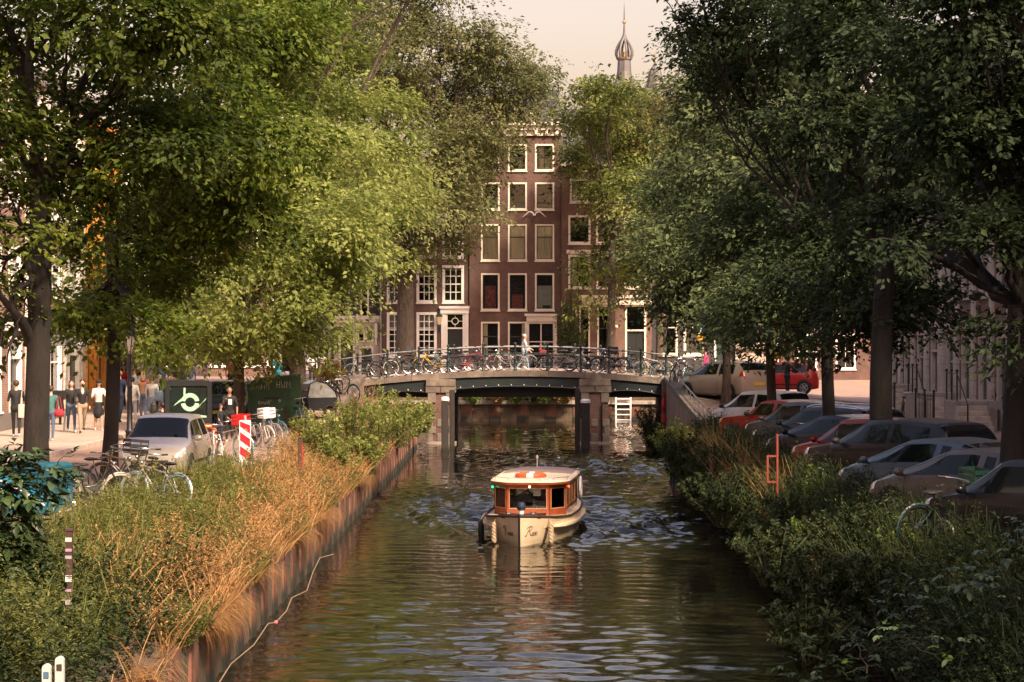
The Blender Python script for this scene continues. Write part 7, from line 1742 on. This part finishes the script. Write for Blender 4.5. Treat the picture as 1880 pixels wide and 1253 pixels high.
# bright saplings before the bridge, each a plant of its own
def sapling(label, px, py, s, hh, ww, mat, leaf, n_st, k, grp, cat='shrub', name='sapling', seed=0, gzv=None, arch=.35, stems=True):
    rg = np.random.default_rng(seed); p = W(px, py, s); x, y = p.x, p.y
    z = gzv if gzv is not None else float(zbank(np.array([x]),np.array([y]))[0]); t = thing(name, label, cat, (x,y,z), 0, grp)
    st = MB(); Ps, Ds, Ns, Ls, Rs = [], [], [], [], []
    for i in range(n_st):
        a = rg.random()*2*PI; r = ww*rg.random()**.6; h_ = hh*(.55+.5*rg.random()); tip = np.array([math.cos(a)*r, math.sin(a)*r, h_*(1-.35*r/ww)])
        b0 = np.array([math.cos(a)*r*.25, math.sin(a)*r*.25, 0]); pts = []
        for q in range(7):
            u = q/6; pt = b0*(1-u)+tip*u; pt[2] += arch*h_*math.sin(PI*u)*.35; pts.append(pt)
        if stems: st.tube(pts, [.012*(1-.8*q/6)+.002 for q in range(7)], 4)
        tt = rg.random(k)**.7; idx = tt*6; i0 = np.minimum(idx.astype(int),5); f = (idx-i0)[:,None]; A = np.array(pts); c = A[i0]*(1-f)+A[i0+1]*f; tn = nrm(A[i0+1]-A[i0])
        sd2 = nrm(np.cross(tn, rg.normal(0,1,(k,3)))); Ps.append(c+sd2*leaf*.55); Ds.append(sd2*.9+tn*.5+rg.normal(0,.2,(k,3))); Ns.append(np.array([0,0,1.])+rg.normal(0,.45,(k,3))); Ls.append(leaf*(.6+.7*rg.random(k))); Rs.append(np.clip(rg.normal(.5,.17)+rg.normal(0,.15,k)+.15*(tt-.5),0,1))
    if stems: st.build('stems', M('green_stem',(.09,.09,.035),.8), t)
    leaf_cards('leaves', np.concatenate(Ps), np.concatenate(Ds), np.concatenate(Ns), np.concatenate(Ls), np.concatenate(Ls)*.5, np.concatenate(Rs), mat, t)
    return t
sg_ = 'sunlit saplings on the bank before the bridge'
for i, (px, py, s, hh, ww, lb) in enumerate(((600,790,66,1.5,.75,'sunlit leafy sapling beside the green container'),(560,770,62,1.1,.5,'small sapling before the container wheels'),(648,830,62,1.5,.9,'broad sunlit sapling before the slim rusty post'),(690,790,57,1.6,1.0,'tall bright sapling with arching shoots over the water'),
      (735,780,52,1.6,1.0,'dense bright shrub hiding the shop-side bridge pier'),(700,740,49,1.5,1.0,'bright shrub under the shop end of the bridge'),(760,770,47,1.4,.85,'sunlit shrub reaching the brick pier'),(650,720,52,1.2,.8,'bright shrub along the bridge ramp'),(620,850,70,1.0,.7,'low bright shrub in the dry grass'),(672,865,66,1.1,.7,'low shrub hanging over the rusty piling'),(780,735,45,1.1,.7,'leafy tip of shrub against the bridge edge'))):
    sapling(lb, px, py, s, hh*1.35, ww, G_SHR, .12, 34, 40, sg_, seed=40+i)
sapling('yellowing shrub at the shop end of the bridge', 604, 690, 42, 1.5, .9, G_YEL, .12, 40, 40, None, seed=60)
sapling('silvery willow-leaved shrub before the black brick house', 1222, 690, 33, 1.9, 1.5, G_SIL, .15, 44, 34, None, seed=61, gzv=1.7)
sapling('leafy dark climber rising beside the shop door of the tall house', 1046, 690, 29.6, 6.6, 1.1, LEAF_MR, .17, 130, 64, None, 'climber', 'climber', seed=62, gzv=1.7, arch=.1)
sapling('low climber foliage at the foot of the tall house', 1068, 690, 29.6, 2.6, 1.3, LEAF_MR, .17, 40, 46, None, 'climber', 'climber', seed=63, gzv=1.7, arch=.1)
sapling('round dark bush growing from the water beside the wing wall', 1196, 800, 44, 1.75, .80, G_DKW, .09, 70, 60, None, 'bush', 'bush', seed=64, gzv=-.1)
sapling('dry reed tuft above the dark bush under the bridge', 1192, 750, 40, 1.5, .8, G_DRY, .10, 40, 30, None, 'bush', 'bush', seed=65, gzv=.4)
for i, (px, mt, lb) in enumerate(((870,G_LIM,'fern-like tuft hanging on the quay under the bridge centre'),(912,G_DRY,'drooping grass tuft on the quay under the bridge'),(945,G_LIM,'low leafy tuft on the quay under the bridge'),(1000,G_LIM,'broad green tuft on the quay beside the guard piles'),(1028,G_SHR,'yellow green tuft on the quay beside the guard piles'),(1035,G_DRY,'dry tuft at the quay edge by the guard piles'),(980,G_DKW,'dark tuft on the quay under the bridge'))):
    sapling(lb, px, 738, 32.2, 1.25, .95, mt, .15, 40, 32, 'tufts on the quay under the bridge', 'plant', 'tuft', seed=70+i, gzv=1.0)
# ---- big-leaved shrub near the camera: large leaves are single parts
def big_leaf_mesh(mat, name='leaf'):
    mb = MB(); out = [(0,0),(.12,.10),(.30,.20),(.52,.235),(.74,.17),(.90,.07),(1.0,0)]
    vs = [(u,0,.02*math.sin(u*3)-.10*u*u) for u,_ in out]; n = len(out)
    for s in (1,-1): vs += [(u,s*w,.06*w/.235+.02*math.sin(u*3)-.10*u*u) for u,w in out]
    fs = []
    for s in (0,1):
        o = n*(1+s)
        for i in range(n-1): fs.append((i,i+1,o+i+1,o+i))
    mb.add(vs, fs); return mb.mesh(name, mat, 60)
BIGM = [M('broad_leaf_%d' % i, c, .42, var=.25, scale=5, spec=.4) for i, c in enumerate(((.022,.042,.013),(.034,.060,.018),(.050,.085,.024)))]
BIGME = [big_leaf_mesh(m) for m in BIGM]
def big_shrub(label, lobes, s, n_part, n_rest, size, seed, mats=BIGME, restmat=G_BIG, gz_=1.4, grp=None):
    rg = np.random.default_rng(seed); c0 = W(lobes[0][0], lobes[0][1], s); t = thing('shrub', label, 'shrub', (c0.x, c0.y, gz_), 0, grp)
    L = []
    for lb in lobes:
        p = W(lb[0], lb[1], lb[4] if len(lb) > 4 else s); L.append((p.x-c0.x,p.y-c0.y,p.z-gz_,lb[2]/s,(lb[2]+lb[3])/2/s*.8,lb[3]/s))
    mb = MB()
    for l in L:
        for q in range(3):
            P = limb_path(rg, (l[0]+rg.normal(0,.15),l[1]+.15,max(-.3,l[2]-l[5]*1.6)), (l[0]+rg.normal(0,.2),l[1]+rg.normal(0,.2),l[2]+rg.normal(0,.1)), 6, .2, .1); mb.tube(P, [.008*(1-.7*j/6) for j in range(7)], 5)
    mb.build('stems', M('woody_stem',(.035,.035,.02),.9), t)
    pos, u, j = in_lobes(rg, L, (n_part+n_rest)//5, .30)
    ax = nrm(u*np.array([1,1,.3])+rg.normal(0,.35,u.shape)); Q = []
    for i in range(len(pos)):
        sd2 = nrm(np.cross(ax[i], [0,0,1.])); 
        for w in range(5):
            a = (w-2)*.62; d = ax[i]*math.cos(a)+sd2*math.sin(a); Q.append((pos[i]+ax[i]*size*(.5 if w == 2 else .15), d+np.array([0,0,-.22+rg.normal(0,.15)]), np.array([0,0,1.])+.5*u[i]+rg.normal(0,.3,3), size*(1.0 if w == 2 else .72)*(.8+.4*rg.random())))
    # nearest to the water and the viewer first
    key = np.array([q[0][1]-.0*q[0][0]-.4*q[0][2] for q in Q]); order = np.argsort(key)
    for i in order[:n_part]:
        p, d, nn, sz = Q[i]; d = Vector(nrm(d)); nn = Vector(nn); sd2 = nn.cross(d).normalized(); nn = d.cross(sd2)
        o = bpy.data.objects.new('leaf', mats[int(rg.integers(len(mats)))]); COL.objects.link(o); o.parent = t
        o.matrix_basis = Matrix.Translation(Vector(p)) @ Matrix((d,sd2,nn)).transposed().to_4x4() @ Matrix.Scale(sz,4)
    R = [Q[i] for i in order[n_part:]]
    leaf_cards('foliage', np.array([r[0]+nrm(r[1])*r[3]*.5 for r in R]), np.array([r[1] for r in R]), np.array([r[2] for r in R]), np.array([r[3] for r in R]), np.array([r[3]*.46 for r in R]), np.clip(rg.normal(.45,.2,len(R)),0,1), restmat, t)
    return t
big_shrub('dark broad-leaved shrub covering the blue cargo bike', [(20,1010,70,110),(10,900,60,70),(50,920,46,46),(55,1060,46,80),(10,1120,70,80),(80,870,36,26),(40,840,40,25),(-40,1000,60,160)], 150, 290, 3400, .165, 81)
big_shrub('broad-leaved young shoots above the dark shrub by the cargo bike', [(110,845,42,20),(135,870,30,18),(20,850,40,26),(90,890,40,22)], 146, 70, 60, .16, 82)
# low dark growth under it
n = 3800; y = uni(18.5,33,n); x = uni(-7.5,-4.3,n); keep = (x < -4.15-.0) & (rp.random(n) < np.clip(1.25-.9*(x+6.3)/2.2,0,1)); x, y = x[keep], y[keep]
leafy_weeds('dark_undergrowth', 'dark leafy undergrowth at the foot of the broad-leaved shrub', x, y, zbank(x,y), uni(.3,.95,len(x))*patchy(x,y), G_DKW, .10, 14, lean=.3, wr=.36)
# ---- car-side bank
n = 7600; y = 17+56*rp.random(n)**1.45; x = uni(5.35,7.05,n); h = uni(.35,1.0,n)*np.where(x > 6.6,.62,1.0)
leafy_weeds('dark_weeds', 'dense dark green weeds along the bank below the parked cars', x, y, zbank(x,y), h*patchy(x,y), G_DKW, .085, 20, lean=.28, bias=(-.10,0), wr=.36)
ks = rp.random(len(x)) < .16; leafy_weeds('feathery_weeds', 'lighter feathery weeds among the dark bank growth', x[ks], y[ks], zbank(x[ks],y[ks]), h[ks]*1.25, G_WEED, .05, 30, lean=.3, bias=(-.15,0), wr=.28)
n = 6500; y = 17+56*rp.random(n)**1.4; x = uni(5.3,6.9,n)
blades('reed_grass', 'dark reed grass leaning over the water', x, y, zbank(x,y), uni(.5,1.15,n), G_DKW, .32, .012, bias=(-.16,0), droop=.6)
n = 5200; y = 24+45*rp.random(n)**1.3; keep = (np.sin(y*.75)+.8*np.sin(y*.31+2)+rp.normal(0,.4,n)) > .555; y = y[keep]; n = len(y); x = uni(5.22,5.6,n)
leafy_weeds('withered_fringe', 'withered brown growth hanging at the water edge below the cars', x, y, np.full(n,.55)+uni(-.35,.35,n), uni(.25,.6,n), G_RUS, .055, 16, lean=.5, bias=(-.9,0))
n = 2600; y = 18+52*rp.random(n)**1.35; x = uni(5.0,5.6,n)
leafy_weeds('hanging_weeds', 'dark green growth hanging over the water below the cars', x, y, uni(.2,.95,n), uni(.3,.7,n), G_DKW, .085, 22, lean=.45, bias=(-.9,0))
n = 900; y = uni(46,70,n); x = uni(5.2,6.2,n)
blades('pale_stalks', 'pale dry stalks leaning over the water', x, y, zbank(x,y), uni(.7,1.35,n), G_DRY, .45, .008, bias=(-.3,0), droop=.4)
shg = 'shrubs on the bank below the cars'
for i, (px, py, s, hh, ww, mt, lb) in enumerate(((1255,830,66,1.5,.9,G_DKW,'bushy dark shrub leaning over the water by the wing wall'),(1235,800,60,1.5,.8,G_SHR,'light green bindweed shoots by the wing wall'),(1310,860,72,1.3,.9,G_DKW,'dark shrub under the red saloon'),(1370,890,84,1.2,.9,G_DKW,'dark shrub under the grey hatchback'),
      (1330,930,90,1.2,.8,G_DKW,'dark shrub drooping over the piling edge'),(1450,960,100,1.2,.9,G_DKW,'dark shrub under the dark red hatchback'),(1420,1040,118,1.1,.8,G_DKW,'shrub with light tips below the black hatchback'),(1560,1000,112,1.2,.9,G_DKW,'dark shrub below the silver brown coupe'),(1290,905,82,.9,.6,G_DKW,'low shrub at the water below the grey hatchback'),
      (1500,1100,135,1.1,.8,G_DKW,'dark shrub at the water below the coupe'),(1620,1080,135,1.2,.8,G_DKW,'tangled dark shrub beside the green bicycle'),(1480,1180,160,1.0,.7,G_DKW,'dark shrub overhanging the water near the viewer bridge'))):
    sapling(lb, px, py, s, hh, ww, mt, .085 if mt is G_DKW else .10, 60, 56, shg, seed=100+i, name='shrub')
for i, (px, py, s) in enumerate(((1480,925,108),(1420,860,80),(1660,900,120),(1400,985,112),(1500,860,90))):
    sapling('light green bindweed shoot %s' % ('climbing between the dark shrubs','below the rusty red marker post','before the silver brown coupe','low on the water side of the dark shrubs','before the dark red hatchback')[i], px, py, s, .95, .5, G_LIM, .085, 12, 30, 'bindweed shoots', 'plant', 'bindweed', seed=130+i)
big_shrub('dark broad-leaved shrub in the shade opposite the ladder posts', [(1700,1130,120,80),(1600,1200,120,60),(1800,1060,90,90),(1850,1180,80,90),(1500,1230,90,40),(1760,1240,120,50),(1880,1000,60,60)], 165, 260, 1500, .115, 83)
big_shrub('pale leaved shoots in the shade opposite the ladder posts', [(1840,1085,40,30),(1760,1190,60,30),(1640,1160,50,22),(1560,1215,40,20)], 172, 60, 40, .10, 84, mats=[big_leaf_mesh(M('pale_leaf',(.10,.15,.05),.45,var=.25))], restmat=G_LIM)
